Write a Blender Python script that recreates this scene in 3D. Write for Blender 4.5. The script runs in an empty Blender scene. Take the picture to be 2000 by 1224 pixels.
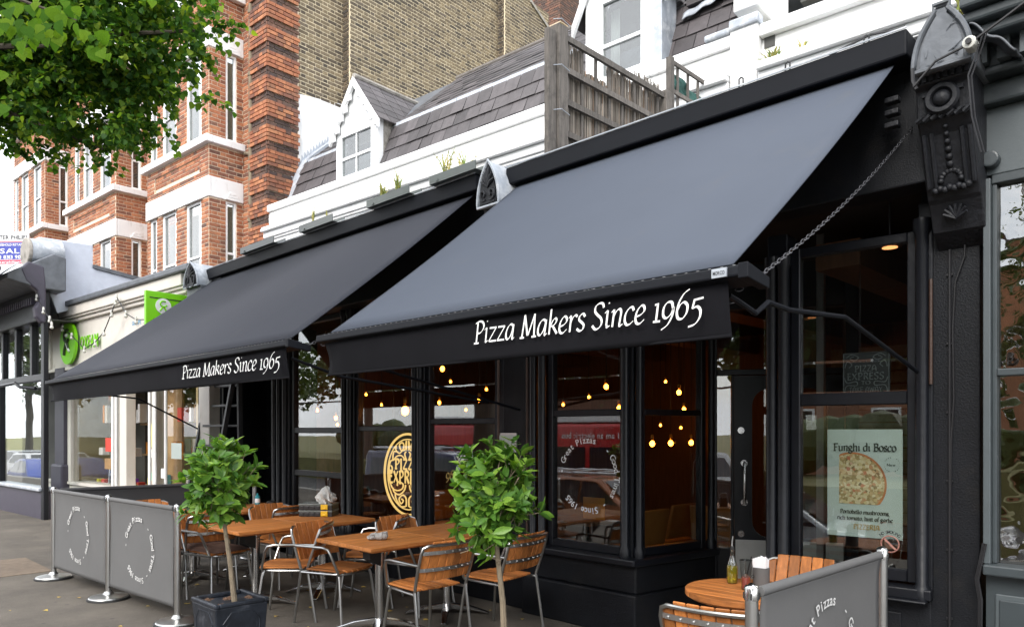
import bpy, math, random
import numpy as np
from mathutils import Matrix, Vector
random.seed(7); rng = np.random.default_rng(7)
SC = bpy.context.scene
COL = SC.collection
R_ = math.radians

# ------------------------------------------------------------------ camera, sky, sun, exposure
ALPHA = R_(45.63); CA, SA = math.cos(ALPHA), math.sin(ALPHA)
FPX, EYE, HZN = 1440.0, 1.6, 840.0
cam_d = bpy.data.cameras.new('camera'); cam = bpy.data.objects.new('camera', cam_d); COL.objects.link(cam)
cam.location = (0, 0, EYE); cam.rotation_euler = (R_(90), 0, math.atan2(CA, SA))
cam_d.sensor_width = 36; cam_d.lens = FPX / 2000 * 36; cam_d.shift_y = (HZN - 612) / 2000
cam_d.clip_start = .05; cam_d.clip_end = 600
SC.camera = cam

SUN_DIR = Vector((.3, -.85, .72)).normalized()
W = bpy.data.worlds.new('World'); SC.world = W; W.use_nodes = True
nt = W.node_tree; nt.nodes.clear()
out = nt.nodes.new('ShaderNodeOutputWorld'); bg = nt.nodes.new('ShaderNodeBackground')
sky = nt.nodes.new('ShaderNodeTexSky'); sky.sky_type = 'NISHITA'; sky.sun_disc = False
sky.sun_elevation = math.asin(SUN_DIR.z); sky.sun_rotation = math.atan2(SUN_DIR.x, SUN_DIR.y)
tc = nt.nodes.new('ShaderNodeTexCoord'); mp = nt.nodes.new('ShaderNodeMapping'); mp.inputs['Scale'].default_value = (1, 1, 2.2)
ns = nt.nodes.new('ShaderNodeTexNoise'); ns.inputs['Scale'].default_value = 2.3; ns.inputs['Detail'].default_value = 7
cr = nt.nodes.new('ShaderNodeValToRGB'); cr.color_ramp.elements[0].position = .36; cr.color_ramp.elements[1].position = .56
cr.color_ramp.elements[0].color = (.45, .45, .45, 1)
mx = nt.nodes.new('ShaderNodeMixRGB'); mx.inputs[2].default_value = (12.5, 12.7, 13.2, 1)
nt.links.new(tc.outputs['Generated'], mp.inputs[0]); nt.links.new(mp.outputs[0], ns.inputs['Vector'])
nt.links.new(ns.outputs['Fac'], cr.inputs[0]); nt.links.new(cr.outputs[0], mx.inputs[0])
nt.links.new(sky.outputs[0], mx.inputs[1]); nt.links.new(mx.outputs[0], bg.inputs['Color'])
bg.inputs['Strength'].default_value = .11; nt.links.new(bg.outputs[0], out.inputs[0])
sd = bpy.data.lights.new('sun', 'SUN'); sd.energy = 1.5; sd.angle = R_(28); sd.color = (1, .95, .88)
so = bpy.data.objects.new('sun', sd); COL.objects.link(so); so.rotation_euler = SUN_DIR.to_track_quat('Z', 'Y').to_euler(); so.location = (5, -10, 30)
SC.view_settings.view_transform = 'Standard'; SC.view_settings.look = 'None'
SC.view_settings.exposure = 1.25; SC.view_settings.gamma = 1; SC.view_settings.use_curve_mapping = False
SC.cycles.max_bounces = 8; SC.cycles.transparent_max_bounces = 12; SC.cycles.caustics_reflective = False; SC.cycles.caustics_refractive = False
try: SC.cycles.use_denoising = True
except Exception: pass

# ------------------------------------------------------------------ materials
MATS = {}
def _n(t, k, **kw):
    n = t.nodes.new(k)
    for a, b in kw.items(): n.inputs[a].default_value = b
    return n
def mat(name, col, rough=.6, metal=0, var=.15, scale=6, bump=.1, bscale=60, stretch=(1, 1, 1), objvar=0., ramp=None, island=False, coat=0, spec=.5, dirt=None, dscale=2.5, dlo=.5, dhi=.7, transl=0, sheen=0, streak=False):
    m = bpy.data.materials.new(name); m.use_nodes = True; t = m.node_tree; p = t.nodes['Principled BSDF']; L = t.links.new
    p.inputs['Roughness'].default_value = rough; p.inputs['Metallic'].default_value = metal
    p.inputs['Coat Weight'].default_value = coat; p.inputs['Specular IOR Level'].default_value = spec
    if sheen: p.inputs['Sheen Weight'].default_value = sheen
    c = t.nodes.new('ShaderNodeTexCoord'); mp = t.nodes.new('ShaderNodeMapping'); mp.inputs['Scale'].default_value = stretch
    L(c.outputs['Object'], mp.inputs[0])
    oi = t.nodes.new('ShaderNodeObjectInfo')
    addv = t.nodes.new('ShaderNodeVectorMath'); addv.operation = 'ADD'
    sc_ = t.nodes.new('ShaderNodeMath'); sc_.operation = 'MULTIPLY'; sc_.inputs[1].default_value = 37.
    L(oi.outputs['Random'], sc_.inputs[0]); L(mp.outputs[0], addv.inputs[0]); L(sc_.outputs[0], addv.inputs[1])
    nz = _n(t, 'ShaderNodeTexNoise', Scale=scale, Detail=5., Roughness=.6); L(addv.outputs[0], nz.inputs['Vector'])
    rnd = None
    if objvar or ramp:
        if island:
            ge = t.nodes.new('ShaderNodeNewGeometry'); ad = t.nodes.new('ShaderNodeMath'); ad.operation = 'ADD'
            L(ge.outputs['Random Per Island'], ad.inputs[0]); L(oi.outputs['Random'], ad.inputs[1])
            fr = t.nodes.new('ShaderNodeMath'); fr.operation = 'FRACT'; L(ad.outputs[0], fr.inputs[0]); rnd = fr.outputs[0]
        else: rnd = oi.outputs['Random']
    if ramp:
        rp = t.nodes.new('ShaderNodeValToRGB'); els = rp.color_ramp.elements
        while len(els) < len(ramp): els.new(.5)
        for e, (pos, cc) in zip(els, ramp): e.position = pos; e.color = (*cc, 1)
        L(rnd, rp.inputs[0]); base = rp.outputs[0]
    else:
        rg = t.nodes.new('ShaderNodeRGB'); rg.outputs[0].default_value = (*col, 1); base = rg.outputs[0]
    hs = t.nodes.new('ShaderNodeMapRange'); hs.inputs['From Min'].default_value = .25; hs.inputs['From Max'].default_value = .75
    hs.inputs['To Min'].default_value = 1 - var; hs.inputs['To Max'].default_value = 1 + var; L(nz.outputs['Fac'], hs.inputs['Value'])
    val = hs.outputs[0]
    if objvar and not ramp:
        m2 = t.nodes.new('ShaderNodeMapRange'); m2.inputs['To Min'].default_value = 1 - objvar; m2.inputs['To Max'].default_value = 1 + objvar
        L(rnd, m2.inputs['Value']); mu = t.nodes.new('ShaderNodeMath'); mu.operation = 'MULTIPLY'; L(val, mu.inputs[0]); L(m2.outputs[0], mu.inputs[1]); val = mu.outputs[0]
    mm = t.nodes.new('ShaderNodeVectorMath'); mm.operation = 'SCALE'; L(base, mm.inputs[0]); L(val, mm.inputs['Scale']); colo = mm.outputs[0]
    if dirt:
        dn = _n(t, 'ShaderNodeTexNoise', Scale=dscale, Detail=8., Roughness=.7); L((mp if streak else c).outputs[0 if streak else 'Object'], dn.inputs['Vector'])
        dr = t.nodes.new('ShaderNodeMapRange'); dr.inputs['From Min'].default_value = dlo; dr.inputs['From Max'].default_value = dhi; L(dn.outputs['Fac'], dr.inputs['Value'])
        mi = t.nodes.new('ShaderNodeMixRGB'); mi.inputs[2].default_value = (*dirt, 1); L(dr.outputs[0], mi.inputs[0]); L(colo, mi.inputs[1]); colo = mi.outputs[0]
    L(colo, p.inputs['Base Color'])
    if bump:
        bn = _n(t, 'ShaderNodeTexNoise', Scale=bscale, Detail=4.); L(mp.outputs[0], bn.inputs['Vector'])
        bp = t.nodes.new('ShaderNodeBump'); bp.inputs['Strength'].default_value = bump; bp.inputs['Distance'].default_value = .02
        L(bn.outputs['Fac'], bp.inputs['Height']); L(bp.outputs[0], p.inputs['Normal'])
    if transl:
        tr = t.nodes.new('ShaderNodeBsdfTranslucent'); ms = t.nodes.new('ShaderNodeMixShader'); ms.inputs[0].default_value = transl
        ts = t.nodes.new('ShaderNodeVectorMath'); ts.operation = 'MULTIPLY'; ts.inputs[1].default_value = (1.5, 1.55, .6); L(colo, ts.inputs[0]); L(ts.outputs[0], tr.inputs['Color'])
        o = t.nodes['Material Output']; L(p.outputs[0], ms.inputs[1]); L(tr.outputs[0], ms.inputs[2]); L(ms.outputs[0], o.inputs['Surface'])
    MATS[name] = m; return m
def emit(name, col, s):
    m = bpy.data.materials.new(name); m.use_nodes = True; t = m.node_tree; t.nodes.clear()
    e = t.nodes.new('ShaderNodeEmission'); e.inputs[0].default_value = (*col, 1); e.inputs[1].default_value = s
    o = t.nodes.new('ShaderNodeOutputMaterial'); t.links.new(e.outputs[0], o.inputs[0]); MATS[name] = m; return m
def glass(name, tint=(.9, .93, .92), k=2.0, base=.02, rough=0.):
    m = bpy.data.materials.new(name); m.use_nodes = True; t = m.node_tree; t.nodes.clear(); L = t.links.new
    tr = t.nodes.new('ShaderNodeBsdfTransparent'); tr.inputs[0].default_value = (*tint, 1)
    gl = t.nodes.new('ShaderNodeBsdfGlossy'); gl.inputs['Roughness'].default_value = rough
    ge = t.nodes.new('ShaderNodeNewGeometry'); dt = t.nodes.new('ShaderNodeVectorMath'); dt.operation = 'DOT_PRODUCT'; L(ge.outputs['Normal'], dt.inputs[0]); L(ge.outputs['Incoming'], dt.inputs[1])
    ab = t.nodes.new('ShaderNodeMath'); ab.operation = 'ABSOLUTE'; L(dt.outputs['Value'], ab.inputs[0]); su = t.nodes.new('ShaderNodeMath'); su.operation = 'SUBTRACT'; su.inputs[0].default_value = 1; L(ab.outputs[0], su.inputs[1])
    fr = t.nodes.new('ShaderNodeMath'); fr.operation = 'POWER'; fr.inputs[1].default_value = 5; L(su.outputs[0], fr.inputs[0])
    ma = t.nodes.new('ShaderNodeMath'); ma.operation = 'MULTIPLY_ADD'; ma.inputs[1].default_value = .5 * k; ma.inputs[2].default_value = .04 + base; ma.use_clamp = True
    nz = _n(t, 'ShaderNodeTexNoise', Scale=1.6, Detail=2.); c = t.nodes.new('ShaderNodeTexCoord'); L(c.outputs['Object'], nz.inputs['Vector'])
    bp = t.nodes.new('ShaderNodeBump'); bp.inputs['Strength'].default_value = .04; bp.inputs['Distance'].default_value = .02; L(nz.outputs['Fac'], bp.inputs['Height']); L(bp.outputs[0], gl.inputs['Normal'])
    ms = t.nodes.new('ShaderNodeMixShader'); o = t.nodes.new('ShaderNodeOutputMaterial')
    L(fr.outputs[0], ma.inputs[0]); L(ma.outputs[0], ms.inputs[0]); L(tr.outputs[0], ms.inputs[1]); L(gl.outputs[0], ms.inputs[2]); L(ms.outputs[0], o.inputs[0])
    MATS[name] = m; return m
M = MATS
mat('red_brick', (.3, .1, .05), .88, ramp=[(0, (.1, .055, .042)), (.06, (.17, .075, .05)), (.28, (.28, .1, .05)), (.62, (.35, .135, .066)), (.85, (.41, .175, .085)), (1, (.15, .075, .05))], island=True, var=.3, scale=14, bump=.3, bscale=50, dirt=(.1, .062, .048), dscale=1.1, dlo=.52, dhi=.8)
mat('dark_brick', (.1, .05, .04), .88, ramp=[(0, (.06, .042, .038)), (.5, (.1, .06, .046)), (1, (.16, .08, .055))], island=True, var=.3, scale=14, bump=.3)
mat('stock_brick', (.2, .14, .07), .9, ramp=[(0, (.055, .045, .034)), (.25, (.095, .072, .047)), (.5, (.15, .115, .07)), (.75, (.22, .17, .1)), (1, (.12, .095, .07))], island=True, var=.35, scale=18, bump=.35, dirt=(.05, .04, .032), dscale=.45, dlo=.46, dhi=.72)
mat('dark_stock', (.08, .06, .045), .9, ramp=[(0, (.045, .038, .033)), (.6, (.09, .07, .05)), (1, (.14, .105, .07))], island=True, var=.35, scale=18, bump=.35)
mat('mortar', (.66, .54, .41), .95, var=.2, scale=20, bump=.3)
mat('pale_mortar', (.64, .55, .39), .95, var=.2, scale=9, bump=.3)
mat('white_paint', (.73, .735, .735), .55, var=.03, bump=.12, bscale=20, dirt=(.42, .4, .35), dscale=5, dlo=.56, dhi=.82, stretch=(1, 1, .4), streak=True)
mat('white_render', (.72, .72, .71), .7, var=.04, bump=.3, bscale=25, dirt=(.5, .49, .45), dscale=4, dlo=.55, dhi=.85, stretch=(1, 1, .22), streak=True)
mat('white_frame', (.8, .81, .81), .4, var=.02, bump=0)
mat('pale_blue_render', (.5, .54, .62), .7, var=.07, bump=.3, bscale=12)
mat('cream_paint', (.6, .57, .52), .6, var=.05, bump=.08, dirt=(.4, .37, .32), dscale=3, dlo=.58, dhi=.8)
mat('slate', (.062, .055, .057), .65, objvar=.35, island=True, var=.25, scale=9, bump=.3, bscale=30, stretch=(1, 1, .4))
mat('brown_slate', (.06, .052, .054), .6, objvar=.25, island=True, var=.2, scale=9, bump=.2, bscale=30)
mat('lead', (.33, .36, .4), .5, var=.25, scale=5, bump=.3, bscale=14, dirt=(.6, .62, .64), dscale=6, dlo=.5, dhi=.7)
mat('dark_lead', (.1, .11, .125), .5, var=.35, scale=5, bump=.4, bscale=9)
mat('black_paint', (.0065, .0075, .0105), .38, var=.25, scale=5, bump=.12, bscale=20, spec=.32)
mat('black_wall', (.006, .007, .0095), .5, var=.3, scale=4, bump=.15, bscale=110, spec=.28, dirt=(.016, .015, .014), dscale=3, dlo=.55, dhi=.8)
mat('carved_black', (.009, .01, .0135), .58, spec=.4, var=.3, scale=12, bump=.25, bscale=40)
mat('grey_green_paint', (.042, .052, .057), .4, var=.1, scale=5, bump=.06, bscale=25)
mat('grey_green_panel', (.075, .09, .097), .45, var=.08, bump=.05)
mat('purple_paint', (.05, .045, .065), .45, var=.15, bump=.08)
mat('awning_fabric', (.062, .0725, .0945), .9, var=.05, scale=1.2, bump=.05, bscale=500, spec=.2, dirt=(.075, .08, .09), dscale=2.6, dlo=.58, dhi=.9)
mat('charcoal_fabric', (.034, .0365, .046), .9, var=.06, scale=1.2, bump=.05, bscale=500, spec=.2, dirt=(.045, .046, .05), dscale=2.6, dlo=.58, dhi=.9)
mat('valance_fabric', (.0055, .0055, .0075), .95, spec=.2, var=.25, scale=3, bump=.06, bscale=400)
mat('awning_metal', (.005, .006, .009), .6, spec=.18, var=.1, bump=0)
mat('letter_white', (.85, .85, .84), .6, var=.02, bump=0)
mat('banner_grey', (.112, .112, .112), .85, var=.06, scale=3, bump=.08, bscale=350)
mat('stud_metal', (.4, .4, .4), .4, .5, var=.1, bump=0)
mat('banner_dark', (.035, .035, .038), .85, var=.1, scale=3, bump=.08, bscale=350)
mat('steel', (.5, .5, .49), .33, 1, var=.1, scale=3, bump=.02, bscale=200, stretch=(40, 40, 1))
mat('chair_tube', (.42, .42, .41), .33, 1, var=.1, bump=0)
mat('chrome', (.55, .55, .55), .2, 1, var=.05, bump=0)
mat('rubber', (.015, .015, .015), .6, var=.2, bump=.1)
mat('teak', (.43, .155, .042), .5, spec=.3, var=.35, scale=5, stretch=(1, 9, 9), bump=.12, bscale=30, objvar=.32, dirt=(.24, .09, .035), dscale=5, dlo=.5, dhi=.85)
mat('teak_upright', (.43, .155, .042), .5, spec=.3, var=.35, scale=5, stretch=(9, 9, 1), bump=.12, bscale=30, objvar=.34, dirt=(.25, .095, .035), dscale=5, dlo=.5, dhi=.85)
mat('table_wood', (.44, .165, .045), .5, spec=.3, var=.35, scale=4, stretch=(10, 1, 10), bump=.08, bscale=20, objvar=.15, dirt=(.28, .12, .05), dscale=3, dlo=.5, dhi=.8)
mat('cushion', (.085, .045, .032), .95, var=.25, scale=20, bump=.3, bscale=150)
mat('tarmac', (.1, .086, .07), .9, var=.3, scale=1.2, bump=.5, bscale=130, dirt=(.15, .13, .108), dscale=55, dlo=.55, dhi=.7)
mat('road_tarmac', (.06, .06, .06), .9, var=.2, scale=2, bump=.4, bscale=100)
mat('kerb_stone', (.3, .29, .27), .85, var=.15, bump=.3)
mat('pale_stone', (.3, .28, .25), .85, var=.2, scale=10, bump=.3, dirt=(.12, .11, .09), dscale=5)
mat('patch', (.16, .12, .085), .9, var=.25, scale=12, bump=.4, bscale=90)
mat('planter_lead', (.022, .027, .037), .42, .3, var=.5, scale=7, bump=.25, bscale=18, dirt=(.14, .15, .17), dscale=7, dlo=.55, dhi=.85)
mat('soil', (.11, .06, .035), .95, var=.5, scale=40, bump=1, bscale=60)
mat('bark', (.2, .16, .11), .9, var=.35, scale=25, bump=.6, bscale=60, stretch=(1, 1, .3))
mat('tree_bark', (.09, .075, .06), .9, var=.35, scale=8, bump=.8, bscale=20, stretch=(1, 1, .3))
mat('bay_leaf', (.045, .13, .028), .36, ramp=[(0, (.045, .12, .02)), (.4, (.085, .195, .03)), (.75, (.15, .29, .04)), (1, (.25, .4, .06))], island=True, var=.25, scale=12, bump=0, transl=.32, spec=.3)
mat('lime_leaf', (.04, .1, .02), .5, ramp=[(0, (.025, .07, .016)), (.5, (.05, .125, .022)), (.85, (.125, .215, .025)), (1, (.21, .29, .035))], island=True, var=.2, scale=8, bump=0, transl=.48, spec=.15)
mat('lime_leaf_near', (.1, .2, .02), .7, ramp=[(0, (.035, .1, .012)), (.6, (.08, .17, .012)), (1, (.13, .22, .018))], island=True, var=.25, scale=18, bump=.15, bscale=9, transl=.45, spec=.12)
mat('far_leaf', (.05, .09, .025), .6, ramp=[(0, (.03, .06, .015)), (1, (.09, .13, .03))], island=True, var=.2, bump=0, transl=.2)
mat('weed', (.22, .24, .06), .8, ramp=[(0, (.1, .17, .03)), (1, (.38, .32, .12))], island=True, var=.2, bump=0, transl=.2)
mat('dry_leaf', (.4, .27, .05), .8, ramp=[(0, (.3, .2, .05)), (1, (.55, .4, .08))], island=True, var=.2, bump=0)
mat('grass', (.12, .12, .04), .9, var=.3, scale=3, bump=.6, bscale=40, dirt=(.25, .2, .1), dscale=1)
mat('weathered_wood', (.125, .112, .1), .9, var=.4, scale=9, stretch=(6, 6, .5), bump=.5, bscale=25, objvar=.2, dirt=(.06, .055, .05), dscale=7)
mat('reed', (.24, .19, .14), .9, ramp=[(0, (.07, .06, .05)), (.5, (.17, .145, .12)), (.85, (.3, .27, .23)), (1, (.26, .16, .1))], island=True, var=.3, bump=0)
mat('green_net', (.03, .1, .085), .8, var=.3, bump=.3)
mat('lime_green', (.2, .62, .005), .4, var=.03, bump=0)
mat('sign_dark', (.02, .04, .01), .6, var=.1, bump=0)
mat('blue_print', (.08, .3, .5), .6, var=.05, bump=0)
mat('board_white', (.8, .8, .8), .5, var=.02, bump=0)
mat('board_blue', (.035, .05, .3), .5, var=.02, bump=0)
mat('board_red', (.45, .03, .08), .5, var=.02, bump=0)
mat('letter_faded', (.62, .62, .61), .7, var=.1, bump=0)
mat('ink', (.02, .022, .025), .7, var=.1, bump=0)
mat('poster_paper', (.42, .48, .455), .6, var=.02, bump=0)
mat('gold_ink', (.35, .24, .06), .5, var=.1, bump=0)
mat('red_ink', (.34, .16, .13), .6, var=.1, bump=0)
mat('crust', (.42, .14, .05), .7, var=.4, scale=14, bump=.2)
mat('chalkboard', (.012, .013, .015), .7, var=.3, bump=0)
mat('chalk', (.1, .11, .115), .9, var=.5, scale=40, bump=0)
mat('copper', (.05, .028, .02), .5, .2, var=.3, bump=.1)
mat('brass', (.5, .33, .1), .35, 1, var=.2, bump=0)
mat('plastic_black', (.02, .02, .022), .4, var=.1, bump=0)
mat('plastic_yellow', (.75, .45, .02), .4, var=.05, bump=0)
mat('grey_plastic', (.11, .125, .12), .4, var=.1, bump=0)
mat('glove_wool', (.33, .32, .31), .95, var=.3, scale=40, bump=.6, bscale=120)
mat('napkin', (.8, .8, .82), .8, var=.04, bump=.2, bscale=20)
mat('teal', (.03, .25, .3), .4, var=.05, bump=0)
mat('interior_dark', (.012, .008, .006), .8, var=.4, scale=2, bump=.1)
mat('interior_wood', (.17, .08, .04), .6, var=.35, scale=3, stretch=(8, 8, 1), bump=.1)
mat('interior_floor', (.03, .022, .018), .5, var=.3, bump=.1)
mat('leather_tan', (.5, .2, .05), .45, var=.15, bump=.1)
mat('shop_beige', (.6, .47, .27), .8, var=.25, scale=1.5, bump=.1)
mat('shop_wood', (.3, .18, .08), .7, var=.3, bump=.1)
for nm, c in (('blue', (.02, .06, .35)), ('navy', (.01, .02, .09)), ('orange', (.3, .1, .035)), ('white', (.75, .75, .75)), ('silver', (.4, .42, .44)), ('red', (.5, .015, .02))):
    mat('car_' + nm, c, .25, .2 if nm != 'white' else 0, var=.02, bump=0, coat=.6)
mat('car_glass', (.015, .02, .025), .05, var=.05, bump=0, spec=.8)
mat('tyre', (.015, .015, .015), .8, var=.1, bump=.1)
mat('alloy', (.5, .5, .52), .3, .8, var=.05, bump=0)
mat('paper_red', (.6, .06, .04), .6, var=.05, bump=0); mat('paper_yellow', (.7, .65, .03), .6, var=.05, bump=0)
mat('paper_orange', (.7, .25, .02), .6, var=.05, bump=0); mat('paper_green', (.03, .4, .22), .6, var=.05, bump=0); mat('paper_violet', (.2, .05, .4), .6, var=.05, bump=0)
mat('red_liquid', (.35, .04, .05), .2, var=.1, bump=0)
mat('cable', (.012, .012, .014), .5, var=.1, bump=0)
mat('bulb_glass', (.5, .5, .46), .2, var=.05, bump=0)
mat('curtain', (.6, .6, .58), .8, var=.1, bump=.2)
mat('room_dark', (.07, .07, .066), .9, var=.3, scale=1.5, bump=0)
mat('olive_reflection', (.2, .19, .15), .8, var=.15, bump=0); mat('kick_grey', (.5, .5, .48), .4, .3, var=.12, bump=0); mat('chain_steel', (.07, .07, .075), .4, .8, var=.1, bump=0)
mat('blind', (.42, .41, .38), .8, var=.08, bump=.1)
glass('shop_glass', k=2.2, base=.075); glass('display_glass', (.95, .95, .93), .8, .03); glass('house_glass', (.75, .78, .78), 2.2, .08); glass('oil_glass', (.72, .77, .7), 2.5, .14); glass('vessel_glass', (.75, .78, .78), 2.5, .16); glass('wavy_glass', (.55, .55, .5), 2.2, .2); glass('amber_glass', (.95, .7, .35), 1.2, .02)
M['wavy_glass'].node_tree.nodes['Noise Texture'].inputs['Scale'].default_value = 4
for n in M['wavy_glass'].node_tree.nodes:
    if n.type == 'BUMP': n.inputs['Strength'].default_value = .5
m = mat('oil', (.75, .6, .02), .05, var=.05, bump=0); m.node_tree.nodes['Principled BSDF'].inputs['Transmission Weight'].default_value = .6
emit('filament', (1, .36, .06), 17); emit('neon', (1, .62, .2), .62); emit('neon_side', (1, .5, .12), 1.1); emit('lamp_dim', (1, .35, .12), 1.2)
tt = M['tarmac'].node_tree; pb_ = tt.nodes['Principled BSDF']; lk = pb_.inputs['Base Color'].links[0].from_socket
cc_ = tt.nodes.new('ShaderNodeTexCoord'); vo = _n(tt, 'ShaderNodeTexVoronoi', Scale=4.2, Randomness=1.); tt.links.new(cc_.outputs['Object'], vo.inputs['Vector'])
mr = tt.nodes.new('ShaderNodeMapRange'); mr.inputs['From Min'].default_value = .09; mr.inputs['From Max'].default_value = .11; mr.inputs['To Min'].default_value = .55; mr.inputs['To Max'].default_value = 0; tt.links.new(vo.outputs['Distance'], mr.inputs['Value'])
mg = tt.nodes.new('ShaderNodeMixRGB'); mg.inputs[2].default_value = (.045, .04, .036, 1); tt.links.new(mr.outputs[0], mg.inputs[0]); tt.links.new(lk, mg.inputs[1])
bn_ = _n(tt, 'ShaderNodeTexNoise', Scale=.9, Detail=6., Roughness=.7); tt.links.new(cc_.outputs['Object'], bn_.inputs['Vector']); mr2 = tt.nodes.new('ShaderNodeMapRange'); mr2.inputs['From Min'].default_value = .35; mr2.inputs['From Max'].default_value = .7; mr2.inputs['To Min'].default_value = .72; mr2.inputs['To Max'].default_value = 1.2; tt.links.new(bn_.outputs['Fac'], mr2.inputs['Value'])
vm = tt.nodes.new('ShaderNodeVectorMath'); vm.operation = 'SCALE'; tt.links.new(mg.outputs[0], vm.inputs[0]); tt.links.new(mr2.outputs[0], vm.inputs['Scale']); tt.links.new(vm.outputs[0], pb_.inputs['Base Color'])
# pizza print
m = bpy.data.materials.new('pizza_print'); m.use_nodes = True; t = m.node_tree; p = t.nodes['Principled BSDF']; MATS['pizza_print'] = m
c = t.nodes.new('ShaderNodeTexCoord'); v = _n(t, 'ShaderNodeTexVoronoi', Scale=60.); t.links.new(c.outputs['Object'], v.inputs['Vector'])
rp = t.nodes.new('ShaderNodeValToRGB'); t.links.new(v.outputs['Color'], rp.inputs[0])
for i, (pos, cc) in enumerate([(0, (.1, .06, .03)), (.3, (.35, .24, .1)), (.5, (.62, .53, .36)), (.72, (.5, .4, .2)), (.9, (.42, .1, .05)), (1, (.7, .65, .5))]):
    e = rp.color_ramp.elements[i] if i < 2 else rp.color_ramp.elements.new(pos)
    e.position = pos; e.color = (*cc, 1)
t.links.new(rp.outputs[0], p.inputs['Base Color'])

# ------------------------------------------------------------------ object helpers
MW = {}                         # world matrix of each thing's root
def thing(name, label, cat, loc=(0, 0, 0), rz=0, group=None, kind=None):
    o = bpy.data.objects.new(name, None); COL.objects.link(o); o.empty_display_size = .1
    o.location = loc; o.rotation_euler = (0, 0, rz); tag(o, label, cat, group, kind)
    MW[o.name] = Matrix.Translation(loc) @ Matrix.Rotation(rz, 4, 'Z'); return o
def tag(o, label=None, cat=None, group=None, kind=None):
    if label: o['label'] = label
    if cat: o['category'] = cat
    if group: o['group'] = group
    if kind: o['kind'] = kind
    return o
def rootmat(o):
    while o.parent: o = o.parent
    return MW.get(o.name, Matrix.Identity(4))
class Fr:                       # a wall's own frame: a along the wall, d into it, z up
    def __init__(s, o, along): s.o = Vector((o[0], o[1], 0)); l = math.hypot(*along); s.e = Vector((along[0] / l, along[1] / l, 0)); s.n = Vector((-s.e.y, s.e.x, 0)); s.ang = math.atan2(s.e.y, s.e.x)
    def p(s, a, d, z): return s.o + s.e * a + s.n * d + Vector((0, 0, z))
    def at(s, x, y, d=0):       # where the sight line of a picture point meets the plane d of this wall
        u = (x - 1000) / FPX; D = Vector((-CA + u * SA, SA + u * CA, 0)); t = (d + s.o.dot(s.n)) / D.dot(s.n)
        return t * D.dot(s.e) - s.o.dot(s.e), EYE + (HZN - y) / FPX * t
    def ret(s, a, d):           # the wall that turns back into the building at (a, d)
        q = s.p(a, d, 0); return Fr((q.x, q.y), (s.n.x, s.n.y))
WORLD = Fr((0, 0), (1, 0))
def floor_at(x, y, z=0):
    u = (x - 1000) / FPX; t = (EYE - z) * FPX / (y - HZN); return (t * (-CA + u * SA), t * (SA + u * CA))
def deep(x, y, t):
    u = (x - 1000) / FPX; return Vector((t * (-CA + u * SA), t * (SA + u * CA), EYE + (HZN - y) / FPX * t))
def project(p):
    d = -CA * p[0] + SA * p[1]; l = SA * p[0] + CA * p[1]
    if d < .1: return None
    return 1000 + FPX * l / d, HZN - FPX * (p[2] - EYE) / d, d
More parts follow.
